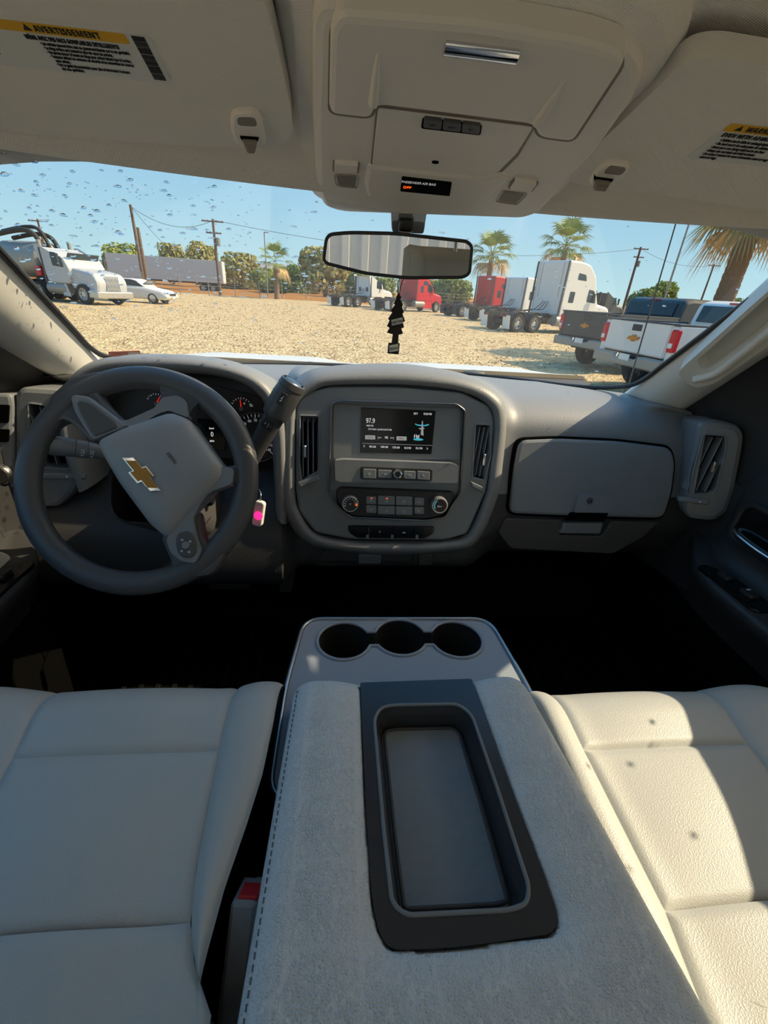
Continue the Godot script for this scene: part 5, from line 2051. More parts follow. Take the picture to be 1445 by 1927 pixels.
	# map lamps
	for q in [[[[626, 305], [677, 309], [675, 327], [626, 324]], [[628, 330], [676, 333], [672, 357], [640, 354], [632, 350]]], [[[967, 338], [1014, 346], [1001, 362], [955, 356]], [[946, 361], [993, 367], [973, 388], [936, 383], [932, 380]]]]:
		add.call("lamp_switch_frame", q[0], 0.0, 0.0145, 0.0006, 0.003, M.beige_dark)
		var inn := soft(outline(of, q[0], 0.0155), 0.003)
		st = mesh_tool()
		prism(st, inset(ccw(inn), 0.002), 0.0, 0.0165, 0.001)
		obj("lamp_switch", st, M.beige, o)
		st = mesh_tool()
		var lens := ccw(soft(outline(of, q[1], 0.014), 0.004))
		walls(st, lens, 0.0128, inset(lens, 0.003), 0.009, L)
		cap(st, inset(lens, 0.003), 0.0127, L, true)
		obj("map_lamp", st, M.beige_dark, o)
	build_visors()
	build_mirror()

func warning_label(parent: Node3D, face: Transform3D, corner: Vector2, wide: float, high: float, right_edge: bool, french: bool) -> void:
	# corner: the top corner that shows (right one for the driver's side)
	var x0 := corner.x - wide if right_edge else corner.x
	var y1 := corner.y
	var slant := 0.0
	var st := mesh_tool()
	prism(st, soft(PackedVector2Array([Vector2(x0, y1 - high), Vector2(x0 + wide, y1 - high), Vector2(x0 + wide, y1), Vector2(x0, y1)]), 0.004), 0.0, 0.0006, 0.0)
	var lab := obj("warning_label", st, M.white, parent)
	st = mesh_tool()
	var band := wide - (0.018 if french else 0.0)
	prism(st, soft(PackedVector2Array([Vector2(x0 + 0.001, y1 - high * 0.21), Vector2(x0 + band, y1 - high * 0.21), Vector2(x0 + band, y1 - 0.001), Vector2(x0 + 0.001, y1 - 0.001)]), 0.002), 0.0, 0.0008, 0.0)
	obj("yellow_band", st, M.yellow, lab)
	var tx := x0 + (0.112 if french else 0.012)
	var row := func(words: String, f: float, hgt: float, x: float, squeeze: float, bold: bool) -> void:
		letters(lab, "print", words, hgt, M.ink, Transform3D(Basis(), Vector3(x, y1 - high * f, 0.0009)), squeeze, HORIZONTAL_ALIGNMENT_LEFT, bold)
	var k := high / 0.075
	if french:
		row.call("AVERTISSEMENT", 0.11, 0.0085 * k, tx + 0.006, 0.82, true)
		row.call("MÊME AVEC DES SACS GONFLABLES INTELLIGENTS", 0.295, 0.0058 * k, tx - 0.006, 0.69 * (wide - 0.11) / 0.115, true)
		var lines := ["• Les enfants peuvent être tués ou gravement blessés par le sac gonflable.", "• Le siège arrière est l'endroit le plus sûr pour les enfants.", "• Ne jamais placer à l'avant un siège pour enfant faisant face à l'arrière.", "• Toujours utiliser les ceintures de sécurité et les ensembles de retenue", "   pour enfant.", "• Voir le guide du propriétaire pour plus d'information à propos", "   des sacs gonflables."]
		for i in lines.size():
			row.call(lines[i], 0.40 + 0.085 * i, 0.0040 * k, tx + 0.002, 0.70 * (wide - 0.11) / 0.115, false)
		st = mesh_tool()
		for i in 26:
			var w := 0.0006 + 0.0011 * rng.randf()
			box(st, Vector3(x0 + wide - 0.009, y1 - high * (0.05 + 0.90 * i / 26.0), 0.0007), Vector3(0.010, w, 0.0004), 0.0)
		obj("bar_code", st, M.ink, lab)
		st = mesh_tool()
		for q in [0.030, 0.062]:
			prism(st, disc(0.004, 14, Vector2(x0 + q, y1 - high * 0.34)), 0.0006, 0.0010)
			prism(st, soft(PackedVector2Array([Vector2(x0 + q - 0.012, y1 - high * 0.42), Vector2(x0 + q - 0.004, y1 - high * 0.42), Vector2(x0 + q + 0.012, y1 - high * 0.74), Vector2(x0 + q - 0.004, y1 - high * 0.74)]), 0.002), 0.0006, 0.0010)
			prism(st, PackedVector2Array([Vector2(x0 + q - 0.004, y1 - high * 0.56), Vector2(x0 + q + 0.014, y1 - high * 0.60), Vector2(x0 + q + 0.014, y1 - high * 0.64), Vector2(x0 + q - 0.002, y1 - high * 0.62)]), 0.0006, 0.0010)
		obj("pictogram", st, M.ink, lab)
		st = mesh_tool()
		ring(st, disc(0.009, 20, Vector2(x0 + 0.072, y1 - high * 0.40)), 0.0012, 0.0006, 0.0011)
		obj("pictogram_ring", st, M.ink, lab)
	else:
		row.call("WARNING", 0.11, 0.0088 * k, tx + 0.010, 0.85, true)
		row.call("EVEN WITH ADVANCED AIR BAGS", 0.29, 0.0068 * k, tx - 0.006, 0.85, true)
		var lines := ["• Children can be killed or seriously injured by the air bag", "• The back seat is the safest place for children", "• Never put a rear-facing child seat in the front", "• Always use seat belts and child restraints", "• See owner's manual for more information about air bags", "   about air bags."]
		for i in lines.size():
			row.call(lines[i], 0.42 + 0.098 * i, 0.0046 * k, tx - 0.002, 0.62, false)
	st = mesh_tool()
	var tc := Vector2(tx + (0.001 if french else 0.003), y1 - high * 0.11)
	prism(st, PackedVector2Array([tc + Vector2(-0.005, -0.004) * k, tc + Vector2(0.005, -0.004) * k, tc + Vector2(0, 0.005) * k]), 0.0006, 0.0011)
	obj("warning_triangle", st, M.ink, lab)

func visor_clip(parent: Node3D, face: Transform3D, list: Array, hole: Array, tongue: Array) -> void:
	var st := mesh_tool()
	prism(st, soft(outline(face, list, 0.004), 0.008), -0.01, 0.006, 0.003)
	var b := obj("clip_bracket", st, M.beige, parent)
	st = mesh_tool()
	prism(st, soft(outline(face, hole, 0.006), 0.005), 0.0, 0.0062, 0.0)
	obj("clip_opening", st, M.beige_dark, b)
	st = mesh_tool()
	var p := outline(face, tongue, 0.006)
	prism(st, soft(p, 0.003), 0.0, 0.0125, 0.004)
	obj("clip_hook", st, M.beige_dark, b)
	st = mesh_tool()
	var mid := (p[0] + p[1] + p[2] + p[3]) / 4.0
	prism(st, soft(PackedVector2Array([p[0] + (p[0] - mid) * 0.25, p[1] + (p[1] - mid) * 0.25, p[1].lerp(p[2], 0.3), p[0].lerp(p[3], 0.3)]), 0.001), 0.0, 0.0075, 0.0)
	obj("clip_gap", st, M.pit, b)

func build_visors() -> void:
	var n := Vector3(0, -0.959, 0.284)
	var lf := frame(Vector3(-0.36, 1.887, -0.573), n)
	var v := thing("sun_visor", "grey fabric driver's sun visor folded up, with a French warning label", "sun visor", lf, "sun visors")
	var st := mesh_tool()
	prism(st, soft(outline(lf, [[492, -26], [520, 80], [546, 200], [551, 248], [536, 274], [480, 279], [300, 271], [0, 249], [-130, 240], [-60, -40]]), 0.02, 4), -0.018, 0.0, 0.008)
	obj("visor_panel", st, M.visor, v)
	var c0 := on_face(lf, 284, 66)
	var c1 := on_face(lf, 315, 156)
	warning_label(v, lf, Vector2(lerpf(c0.x, c1.x, 0.3), c0.y), 0.205, c0.y - c1.y, true, true)
	visor_clip(v, lf, [[436, 212], [480, 210], [492, 224], [502, 274], [444, 272], [433, 240]], [[446, 220], [480, 221], [485, 238], [447, 236]], [[455, 258], [484, 260], [481, 280], [464, 279]])
	var rf := frame(Vector3(0.36, 1.887, -0.573), n)
	v = thing("sun_visor", "grey fabric passenger's sun visor folded up, with an English warning label", "sun visor", rf, "sun visors")
	st = mesh_tool()
	prism(st, soft(outline(rf, [[1244, 158], [1292, 114], [1345, 108], [1445, 124], [1640, 160], [1720, 440], [1445, 396], [1200, 360], [1090, 348], [1066, 338], [1090, 305]]), 0.02, 4), -0.018, 0.0, 0.008)
	obj("visor_panel", st, M.visor, v)
	c0 = on_face(rf, 1370, 228)
	c1 = on_face(rf, 1310, 286)
	var c2 := on_face(rf, 1445, 308)
	warning_label(v, rf, Vector2(lerpf(c0.x, c1.x, 0.5), c0.y), 0.19, c0.y - c2.y + 0.004, false, false)
	visor_clip(v, rf, [[1140, 306], [1188, 312], [1172, 334], [1150, 352], [1106, 346], [1120, 324]], [[1146, 312], [1180, 317], [1168, 330], [1134, 326]], [[1120, 334], [1150, 338], [1142, 352], [1116, 350]])

func build_mirror() -> void:
	var mf := frame(on_z(750, 481, -0.725), Vector3(0.02, -0.06, 1.0))
	var m := thing("rearview_mirror", "wide rear-view mirror in a black frame reflecting the back window", "mirror", mf)
	var st := mesh_tool()
	var shape := soft(outline(mf, [[612, 438], [660, 434], [745, 436], [880, 451], [891, 462], [886, 516], [872, 525], [765, 526], [690, 518], [614, 499], [606, 490]]), 0.012, 5)
	prism(st, shape, -0.030, -0.002, 0.0)
	ring(st, shape, 0.0045, -0.002, 0.002, Transform3D.IDENTITY, 0.001)
	obj("housing", st, M.black, m)
	st = mesh_tool()
	prism(st, inset(ccw(shape), 0.0042), -0.0015, 0.0003)
	obj("mirror_glass", st, M.mirror, m)
	# stem up to the glass
	var sf := frame(on_z(768, 410, -0.758), Vector3(0, -0.3, 1))
	st = mesh_tool()
	prism(st, soft(outline(sf, [[735, 372], [806, 378], [797, 440], [738, 437]]), 0.004), -0.016, 0.0, 0.004, mf.affine_inverse() * sf)
	obj("stem", st, M.satin, m)
	st = mesh_tool()
	prism(st, soft(outline(sf, [[752, 412], [780, 414], [778, 440], [748, 438]], 0.014), 0.006), 0.0, 0.014, 0.005, mf.affine_inverse() * sf)
	obj("pivot", st, M.black, m)
	# hanging air freshener
	var ff := frame(on_z(745, 605, -0.715), Vector3(0.1, 0.0, 1.0))
	var a := thing("air_freshener", "black tree-shaped cardboard air freshener hanging from the mirror on a thin string", "air freshener", ff)
	var tree := outline(ff, [[750, 551], [755, 560], [753, 563], [758, 574], [756, 578], [760, 588], [757, 590], [762, 604], [758, 607], [760, 616], [755, 618], [758, 628], [750, 630], [749, 646], [752, 646], [750, 667], [729, 665], [731, 645], [737, 645], [739, 629], [728, 626], [733, 617], [728, 614], [733, 603], [730, 600], [738, 588], [735, 585], [743, 574], [741, 571], [746, 561], [745, 559]])
	st = mesh_tool()
	prism(st, tree, -0.0008, 0.0008)
	obj("card", st, M.ink, a)
	for q in [[[736, 602], [757, 597], [758, 608], [737, 613], "Little Trees", 0.0042], [[732, 650], [749, 647], [749, 660], [732, 663], "Black Ice", 0.0036]]:
		st = mesh_tool()
		var lab := outline(ff, [q[0], q[1], q[2], q[3]])
		prism(st, lab, 0.0008, 0.0011)
		var lo := obj("label", st, M.white, a)
		var cc := (lab[0] + lab[2]) / 2.0
		letters(lo, "print", q[4], q[5], M.ink, Transform3D(Basis(Vector3.BACK, (lab[1] - lab[0]).angle()), Vector3(cc.x, cc.y, 0.0012)), 0.6)
	var s0 := ff.affine_inverse() * on_z(752, 525, -0.72)
	var s1 := on_face(ff, 750, 553)
	st = mesh_tool()
	tube(st, smooth_path([s0, Vector3(s1.x - 0.003, s1.y + 0.014, 0.002), Vector3(s1.x, s1.y - 0.002, 0), Vector3(s1.x + 0.003, s1.y + 0.014, 0.002), s0 + Vector3(0.006, 0, 0)], 6), 0.0006, 5)
	obj("string", st, M.ink, a)

func build_details() -> void:
	# inspection sticker in the lower corner of the windshield
	var p := glass_point(-0.9, 0.955)
	var q := glass_point(-0.8, 0.955)
	var r := glass_point(-0.9, 0.90)
	var nn := (q - p).cross(r - p).normalized()
	if nn.z < 0: nn = -nn
	var gf := frame(p, nn, (q - p).normalized())
	var c := on_face(gf, 235, 666)
	gf.origin = gf * Vector3(c.x, c.y, 0.0)
	var s := thing("inspection_sticker", "small red and white registration sticker, seen from behind, low in the windshield's left corner", "sticker", gf)
	var st := mesh_tool()
	prism(st, ccw(outline(gf, [[203, 660], [262, 658], [268, 676], [206, 677]])), 0.002, 0.0026)
	obj("paper", st, mat(rgb8(188, 120, 104), 0.7), s)
	st = mesh_tool()
	prism(st, ccw(outline(gf, [[240, 661], [261, 660.5], [265, 675], [243, 676]])), 0.0026, 0.0029)
	obj("pale_field", st, mat(rgb8(206, 188, 170), 0.7), s)
	c = on_face(gf, 253, 668)
	letters(s, "print", "12", 0.011, mat(rgb8(120, 60, 54), 0.7), Transform3D(Basis(Vector3.UP, PI), Vector3(c.x, c.y, 0.0030)))
	st = mesh_tool()
	for i in 3:
		var a := on_face(gf, 220, 664 + i * 4)
		box(st, Vector3(a.x, a.y, 0.0027), Vector3(0.018, 0.0012, 0.0004), 0.0)
	obj("small_print", st, M.red, s)
	# grab handle on the passenger's windshield pillar
	var e0: Vector3 = edge_r[1].lerp(edge_r[0], 0.5)
	var b0 := on_x(1445, 655, 0.70)
	var b1 := on_x(1282, 766, 0.715)
	var along: Vector3 = (edge_r[0] - edge_r[1]).normalized()
	var across: Vector3 = ((b0 + b1) / 2.0 - edge_r[1].lerp(edge_r[0], 0.25))
	var n2 := along.cross(across).normalized()
	if n2.z < 0.0: n2 = -n2
	var hf := frame(on_z(1370, 650, -0.86) , n2, along)
	# bring the plane just proud of the pillar
	var mid: Vector3 = edge_r[1].lerp(edge_r[0], 0.4).lerp(b1.lerp(b0, 0.6), 0.5)
	hf.origin = hf.origin + n2 * ((mid - hf.origin).dot(n2) + 0.027)
	var g := thing("grab_handle", "light grey moulded grab handle on the passenger's windshield pillar", "grab handle", hf)
	var outer: PackedVector2Array = ccw(soft(outline(hf, [[1274, 703], [1288, 688], [1445, 548], [1560, 450], [1600, 520], [1445, 652], [1345, 722], [1312, 730], [1296, 724]], 0.012), 0.02, 5))
	var hole: PackedVector2Array = ccw(soft(outline(hf, [[1310, 676], [1330, 662], [1438, 564], [1520, 492], [1535, 520], [1424, 636], [1338, 697], [1318, 694]], 0.012), 0.015, 5))
	st = mesh_tool()
	var cx := 0.0
	for v in hole: cx += v.x / hole.size()
	for poly in holed(outer, hole, cx):
		cap(st, poly, 0.012, Transform3D.IDENTITY, true)
	walls(st, inset(outer, -0.008), -0.03, outer, 0.012, Transform3D.IDENTITY)
	obj("surround", st, M.pillar, g)
	st = mesh_tool()
	walls(st, inset(hole, 0.006), -0.022, hole, 0.012, Transform3D.IDENTITY, true)
	cap(st, inset(hole, 0.006), -0.022, Transform3D.IDENTITY, true)
	obj("recess", st, M.pillar, g)
	st = mesh_tool()
	var path := []
	for w in [[1306, 716], [1345, 705], [1390, 672], [1445, 628], [1540, 550]]:
		var v := on_face(hf, w[0], w[1], 0.016)
		path.append(Vector3(v.x, v.y, 0.012))
	tube(st, smooth_path(path, 6), 0.010, 12, false, 0.8)
	obj("grip", st, M.pillar, g)

# ================================================================ hood, cowl, wipers, antenna of this truck
func build_front_body() -> void:
	var h := thing("hood", "white hood of this truck just showing above the dashboard", "hood", at_base(Vector3(0, 1.3, -2.2)))
	var st := mesh_tool()
	var rows := []
	for i in 21:
		var t := i / 20.0
		var z := lerpf(-1.70, -2.95, t)
		var line := PackedVector3Array()
		for j in 61:
			var x := lerpf(-0.98, 0.98, j / 60.0)
			var y := 1.494 - 0.182 * pow(t, 1.03) - 0.20 * smoothstep(0.84, 1.02, absf(x)) - 0.06 * smoothstep(0.9, 1.0, t)
			y += 0.018 * smoothstep(0.10, 0.24, absf(x)) * smoothstep(0.80, 0.6, absf(x)) * smoothstep(0.0, 0.15, t)
			line.append(Vector3(x, y, z) - h.position)
		rows.append(line)
	var nose := PackedVector3Array()
	for p in rows[20]:
		nose.append(p + Vector3(0, -0.5, -0.03))
	rows.append(nose)
	grid(st, rows)
	obj("hood_panel", st, M.paint_white, h)
	st = mesh_tool()
	for s in [-1, 1]:
		box(st, Vector3(s * 1.06, 1.04, -2.0) - h.position, Vector3(0.26, 0.52, 1.7), 0.03)
	obj("fender", st, M.paint_white, h)
	st = mesh_tool()
	rows = []
	for i in 9:
		var t := i / 8.0
		var line := PackedVector3Array()
		for j in 41:
			var s := lerpf(-1.0, 1.0, j / 40.0)
			var g := glass_point(s, 1.0)
			var a := g + Vector3(g.x * 0.06, -0.045, -0.005)
			var b := Vector3(s * 0.86, 1.478, -1.71)
			line.append(a.lerp(b, t) + Vector3(0, -0.02 * sin(PI * t), 0) - h.position)
		rows.append(line)
	grid(st, rows)
	obj("cowl_panel", st, M.rubber, h)
	for s in [0, 1]:
		var base := Vector3([-0.22, 0.34][s], 1.497, -1.50)
		var w := thing("wiper", ["black wiper arm lying along the driver's side of the cowl", "black wiper arm lying along the passenger's side of the cowl"][s], "wiper", at_base(base), "windshield wipers")
		var g0 := glass_point([-0.30, 0.52][s], 1.0) + Vector3(0, -0.022, -0.05)
		var g1 := glass_point([-0.86, -0.10][s], 1.0) + Vector3(0, -0.022, -0.05)
		st = mesh_tool()
		tube(st, smooth_path([Vector3.ZERO, g0 - base + Vector3(0, 0.004, -0.006), g0.lerp(g1, 0.55) - base + Vector3(0, 0.010, -0.012)], 5), 0.007, 8)
		obj("arm", st, M.black, w)
		st = mesh_tool()
		var bp := PackedVector3Array()
		for i in 9:
			bp.append(glass_point(lerpf([-0.22, 0.62][s], [-0.90, -0.12][s], i / 8.0), 1.0) + Vector3(0, -0.024, -0.035) - base)
		tube(st, bp, 0.006, 6)
		obj("blade", st, M.black, w)
		st = mesh_tool()
		ball(st, Vector3(0, 0.012, 0), Vector3(0.045, 0.016, 0.02), 12)
		obj("pivot_cap", st, M.rubber, w)
	var ab := on_z(1203, 668, -1.72)
	ab.y = 1.30
	var at := on_z(1281, 388, -1.72)
	var a := thing("antenna", "thin black whip antenna on the right fender, crossing the white pickup", "antenna", at_base(ab))
	st = mesh_tool()
	tube(st, PackedVector3Array([Vector3.ZERO, (at - ab) * 0.5, (at - ab) * 1.12]), PackedFloat32Array([0.0032, 0.0028, 0.0022]), 8)
	obj("mast", st, M.black, a)
	st = mesh_tool()
	lathe(st, [[0.016, 0.0], [0.012, 0.012], [0.006, 0.03], [0.0, 0.032]], 14)
	obj("mast_base", st, M.black, a)

# ================================================================ the yard
func build_yard() -> void:
	var st := mesh_tool()
	var rows := []
	var bump := FastNoiseLite.new()
	bump.seed = 4
	bump.frequency = 0.12
	bump.fractal_octaves = 3
	for i in 161:
		var z := lerpf(14.0, -60.0, i / 160.0)
		var line := PackedVector3Array()
		for j in 141:
			var x := lerpf(-70.0, 70.0, j / 140.0)
			line.append(Vector3(x, 0.05 * bump.get_noise_2d(x * 2.0, z * 2.0), z))
		rows.append(line)
	grid(st, rows)
	structure("ground", st, M.soil)
	st = mesh_tool()
	rows = []
	for i in 61:
		var z := lerpf(-46.0, -420.0, pow(i / 60.0, 2.2))
		var line := PackedVector3Array()
		for j in 141:
			var x := lerpf(-260.0, 260.0, j / 140.0)
			var k := smoothstep(-52.0 - 8.0 * bump.get_noise_1d(x * 0.3) - 10.0 * smoothstep(-8.0, 10.0, x), -72.0 - 14.0 * smoothstep(-8.0, 10.0, x), z)
			line.append(Vector3(x, -0.30 + 0.42 * k + k * 0.5 * maxf(0.0, bump.get_noise_2d(x * 0.9, z * 0.6)), z))
		rows.append(line)
	grid(st, rows)
	structure("trim_6", st, M.dry_grass)
	# loose stones
	var pebble := mesh_tool()
	ball(pebble, Vector3.ZERO, Vector3(1.0, 0.6, 0.8), 6)
	var pm := pebble.commit()
	pm.surface_set_material(0, M.stone)
	var mm := MultiMesh.new()
	mm.transform_format = MultiMesh.TRANSFORM_3D
	mm.use_colors = true
	mm.mesh = pm
	mm.instance_count = 9000
	for i in mm.instance_count:
		var d := 3.5 + 42.0 * pow(rng.randf(), 1.6)
		var a := rng.randf_range(-0.85, 0.95)
		var s := rng.randf_range(0.008, 0.03) * (1.0 + d * 0.03)
		mm.set_instance_transform(i, Transform3D(Basis(Vector3.UP, rng.randf() * TAU).scaled(Vector3(s, s * 0.8, s)), Vector3(sin(a) * d, 0.005, -cos(a) * d)))
		var c := rng.randf_range(0.55, 1.15)
		mm.set_instance_color(i, Color(c, c * 0.98, c * 0.94))
	var mi := MultiMeshInstance3D.new()
	mi.name = "gravel"
	mi.multimesh = mm
	add_child(mi)
	tag(mi, "loose pebbles and clods strewn over the bare yard", "gravel", "", "stuff")
	# trees beyond the yard: [middle u, top v, width px, distance, leaf kind, words]
	var list := [
		[228, 458, 64, 92.0, 0, "pale green tree behind the two leaning poles, left of the trailer"],
		[316, 460, 56, 104.0, 2, "olive tree rising behind the left end of the grey trailer"],
		[376, 455, 54, 92.0, 2, "olive tree rising behind the right half of the grey trailer"],
		[446, 478, 66, 100.0, 2, "broad olive tree between the trailer and the small palm"],
		[500, 505, 50, 84.0, 0, "low bush behind the small fan palm"],
		[560, 500, 60, 96.0, 1, "dark green shrub left of the white day cab"],
		[612, 468, 84, 82.0, 2, "large olive tree behind the left end of the mirror"],
		[668, 512, 60, 98.0, 1, "dark bush behind the white day cab truck"],
		[716, 524, 56, 88.0, 1, "dark bush between the white and the red truck"],
		[800, 528, 60, 100.0, 2, "grey-green bush right of the hanging air freshener"],
		[850, 528, 66, 90.0, 1, "dark green bush left of the red sleeper truck"],
		[1215, 545, 54, 84.0, 1, "small dark tree left part of the clump beyond the pickups"],
		[1250, 530, 60, 96.0, 1, "round dark tree beyond the roof of the white pickup"],
		[1390, 562, 40, 96.0, 1, "distant tree top right of the tall palm trunk"],
		[140, 490, 70, 100.0, 2, "tree hidden mostly by the dusty white truck"]]
	for t in list:
		var top := on_z(t[0], t[1], -t[3])
		var wide: float = t[2] * t[3] / FOCAL * 1.4
		tree(Vector3(top.x, 0, -t[3]), top.y, wide, t[4], t[5])
	palm(on_z(518, 492, -58.0), 2.6, 14, "small fan palm standing in the dry grass beyond the yard", 0.26)
	palm(on_z(926, 480, -58.0), 3.4, 22, "fan palm with dry brown fronds behind the red sleeper truck", 0.30)
	palm(on_z(1066, 462, -50.0), 3.3, 20, "fan palm rising behind the tall white sleeper cab", 0.30)
	palm(on_z(1430, 388, -16.5), 2.3, 36, "tall thick-trunked fan palm at the right edge of the view", 0.30)
	# poles
	pole(245, 385, -60.0, 0.16, 0, "tall bare wooden pole left of the grey trailer")
	pole(259, 428, -46.0, 0.14, 0, "shorter wooden pole right next to the tall bare one")
	pole(400, 412, -59.0, 0.15, 2, "wooden utility pole with crossarm and transformer at the trailer's right end")
	pole(70, 412, -75.0, 0.14, 1, "utility pole seen above the dusty white truck")
	pole(1206, 465, -73.0, 0.18, 2, "utility pole with two crossarms beyond the tall white cab")
	pole(1306, 392, -46.0, 0.09, 0, "slim flagpole beyond the white pickup")
	pole(1344, 497, -85.0, 0.15, 1, "far utility pole left of the thick palm trunk")
	pole(497, 437, -64.0, 0.07, 0, "thin grey lamp post beside the small fan palm")
	for w in [[on_z(245, 388, -60.0), on_z(400, 415, -59.0), 1.2, "wire between the tall bare pole and the crossarm pole"], [on_z(248, 390, -60.0), on_z(312, 462, -70.0), 0.2, "stay wire slanting down from the tall bare pole"], [on_z(400, 414, -59.0), on_z(1206, 468, -73.0), 2.0, "long power line crossing the sky behind the mirror"], [on_z(1206, 468, -73.0), on_z(1344, 499, -85.0), 1.0, "power line between the two right-hand utility poles"]]:
		st = mesh_tool()
		var pts := PackedVector3Array()
		for i in 17:
			var t := i / 16.0
			pts.append(w[0].lerp(w[1], t) - Vector3(0, w[2] * 4.0 * t * (1.0 - t), 0))
		tube(st, pts, 0.022, 5)
		tag(obj("power_line", st, M.wire), w[3], "power line")
	# wire fence
	var f := thing("wire_fence", "wire fence with thin posts along the far edge of the yard", "fence", at_base(Vector3(-11, 0, -60)))
	var line := [Vector3(-40, 0, -44), Vector3(-17.5, 0, -52), Vector3(-8, 0, -60), Vector3(6, 0, -66), Vector3(24, 0, -74)]
	st = mesh_tool()
	for k in line.size() - 1:
		var a: Vector3 = line[k]
		var b: Vector3 = line[k + 1]
		var n: int = int(a.distance_to(b) / 3.0)
		for i in n:
			var p := a.lerp(b, float(i) / n)
			var ps := mesh_tool()
			tube(ps, PackedVector3Array([p - f.position + Vector3(0, -0.3, 0), p - f.position + Vector3(0, 1.9, 0)]), 0.045, 6)
			obj("post", ps, M.steel, f)
		for hgt in [0.5, 1.0, 1.45, 1.85]:
			tube(st, PackedVector3Array([a - f.position + Vector3(0, hgt, 0), b - f.position + Vector3(0, hgt, 0)]), 0.014, 4)
	tag(obj("wires", st, M.steel, f), "", "", "", "")
	# pale building far behind
	var c := on_z(520, 530, -125.0)
	var b := thing("warehouse", "long pale building far beyond the small fan palm", "building", Transform3D(Basis(Vector3.UP, 0.12), Vector3(c.x, 0, -125)))
	st = mesh_tool()
	box(st, Vector3(0, 2.2, 0), Vector3(19, 4.4, 8))
	obj("wall", st, M.wall, b)
	st = mesh_tool()
	prism(st, PackedVector2Array([Vector2(-4.6, 4.4), Vector2(4.6, 4.4), Vector2(0, 5.9)]), -9.8, 9.8, 0.0, Transform3D(Basis(Vector3.UP, PI / 2), Vector3.ZERO))
	obj("roof", st, M.roof_grey, b)
	for i in 5:
		st = mesh_tool()
		box(st, Vector3(-7.6 + i * 3.8, 2.6, 4.03), Vector3(1.2, 1.3, 0.1), 0.02)
		obj("window", st, M.tinted, b)
	# ribbed white container wall behind this truck, for the mirror and the rear window
	var q := thing("container", "white ribbed container behind the cab, reflected in the rear-view mirror", "container", at_base(Vector3(-0.6, 0, 6.2)))
	st = mesh_tool()
	box(st, Vector3(0, 1.6, 1.2), Vector3(9.0, 3.2, 2.3))
	obj("container_wall", st, M.paint_white, q)
	for i in 30:
		st = mesh_tool()
		prism(st, PackedVector2Array([Vector2(-0.085, 0), Vector2(0.085, 0), Vector2(0.05, 0.06), Vector2(-0.05, 0.06)]), 0.0, 3.1, 0.0, Transform3D(Basis(Vector3.RIGHT, -PI / 2), Vector3(-4.35 + i * 0.3, 0.05, 0.05)))
		obj("rib", st, M.paint_white, q)

func tree(at: Vector3, high: float, wide: float, kind: int, words: String) -> void:
	var t := thing("tree", words, "tree", at_base(at), "trees beyond the yard")
	var st := mesh_tool()
	tube(st, PackedVector3Array([Vector3(0, -0.5, 0), Vector3(0.1, high * 0.35, 0), Vector3(-0.1, high * 0.7, 0.1)]), PackedFloat32Array([wide * 0.035, wide * 0.028, wide * 0.012]), 8)
	obj("trunk", st, M.bark, t)
	st = mesh_tool()
	var puffs := []
	for i in 16:
		var a := rng.randf() * TAU
		var h := rng.randf()
		var r := wide * 0.34 * sqrt(rng.randf()) * (1.0 - 0.55 * h)
		puffs.append([Vector3(cos(a) * r, high * (0.22 + 0.62 * h), sin(a) * r * 0.8), wide * rng.randf_range(0.14, 0.24)])
	for i in 6000:
		var p: Array = puffs[rng.randi() % puffs.size()]
		var d := Vector3(rng.randfn(), rng.randfn() * 0.8, rng.randfn()).normalized()
		var q: Vector3 = p[0] + d * (p[1] * pow(rng.randf(), 0.3))
		q.y = clampf(q.y, 0.3, high)
		var s := wide * rng.randf_range(0.018, 0.038)
		var n := (d + Vector3(rng.randfn(), rng.randfn(), rng.randfn()) * 0.6).normalized()
		var x := n.cross(Vector3(rng.randfn(), rng.randfn(), rng.randfn())).normalized()
		var y := n.cross(x)
		tri(st, q - x * s, q + y * s * 0.9, q + x * s, n, n, n)
		tri(st, q - x * s, q + x * s, q - y * s * 0.8, n, n, n)
	obj("foliage", st, M["leaf%d" % kind], t)

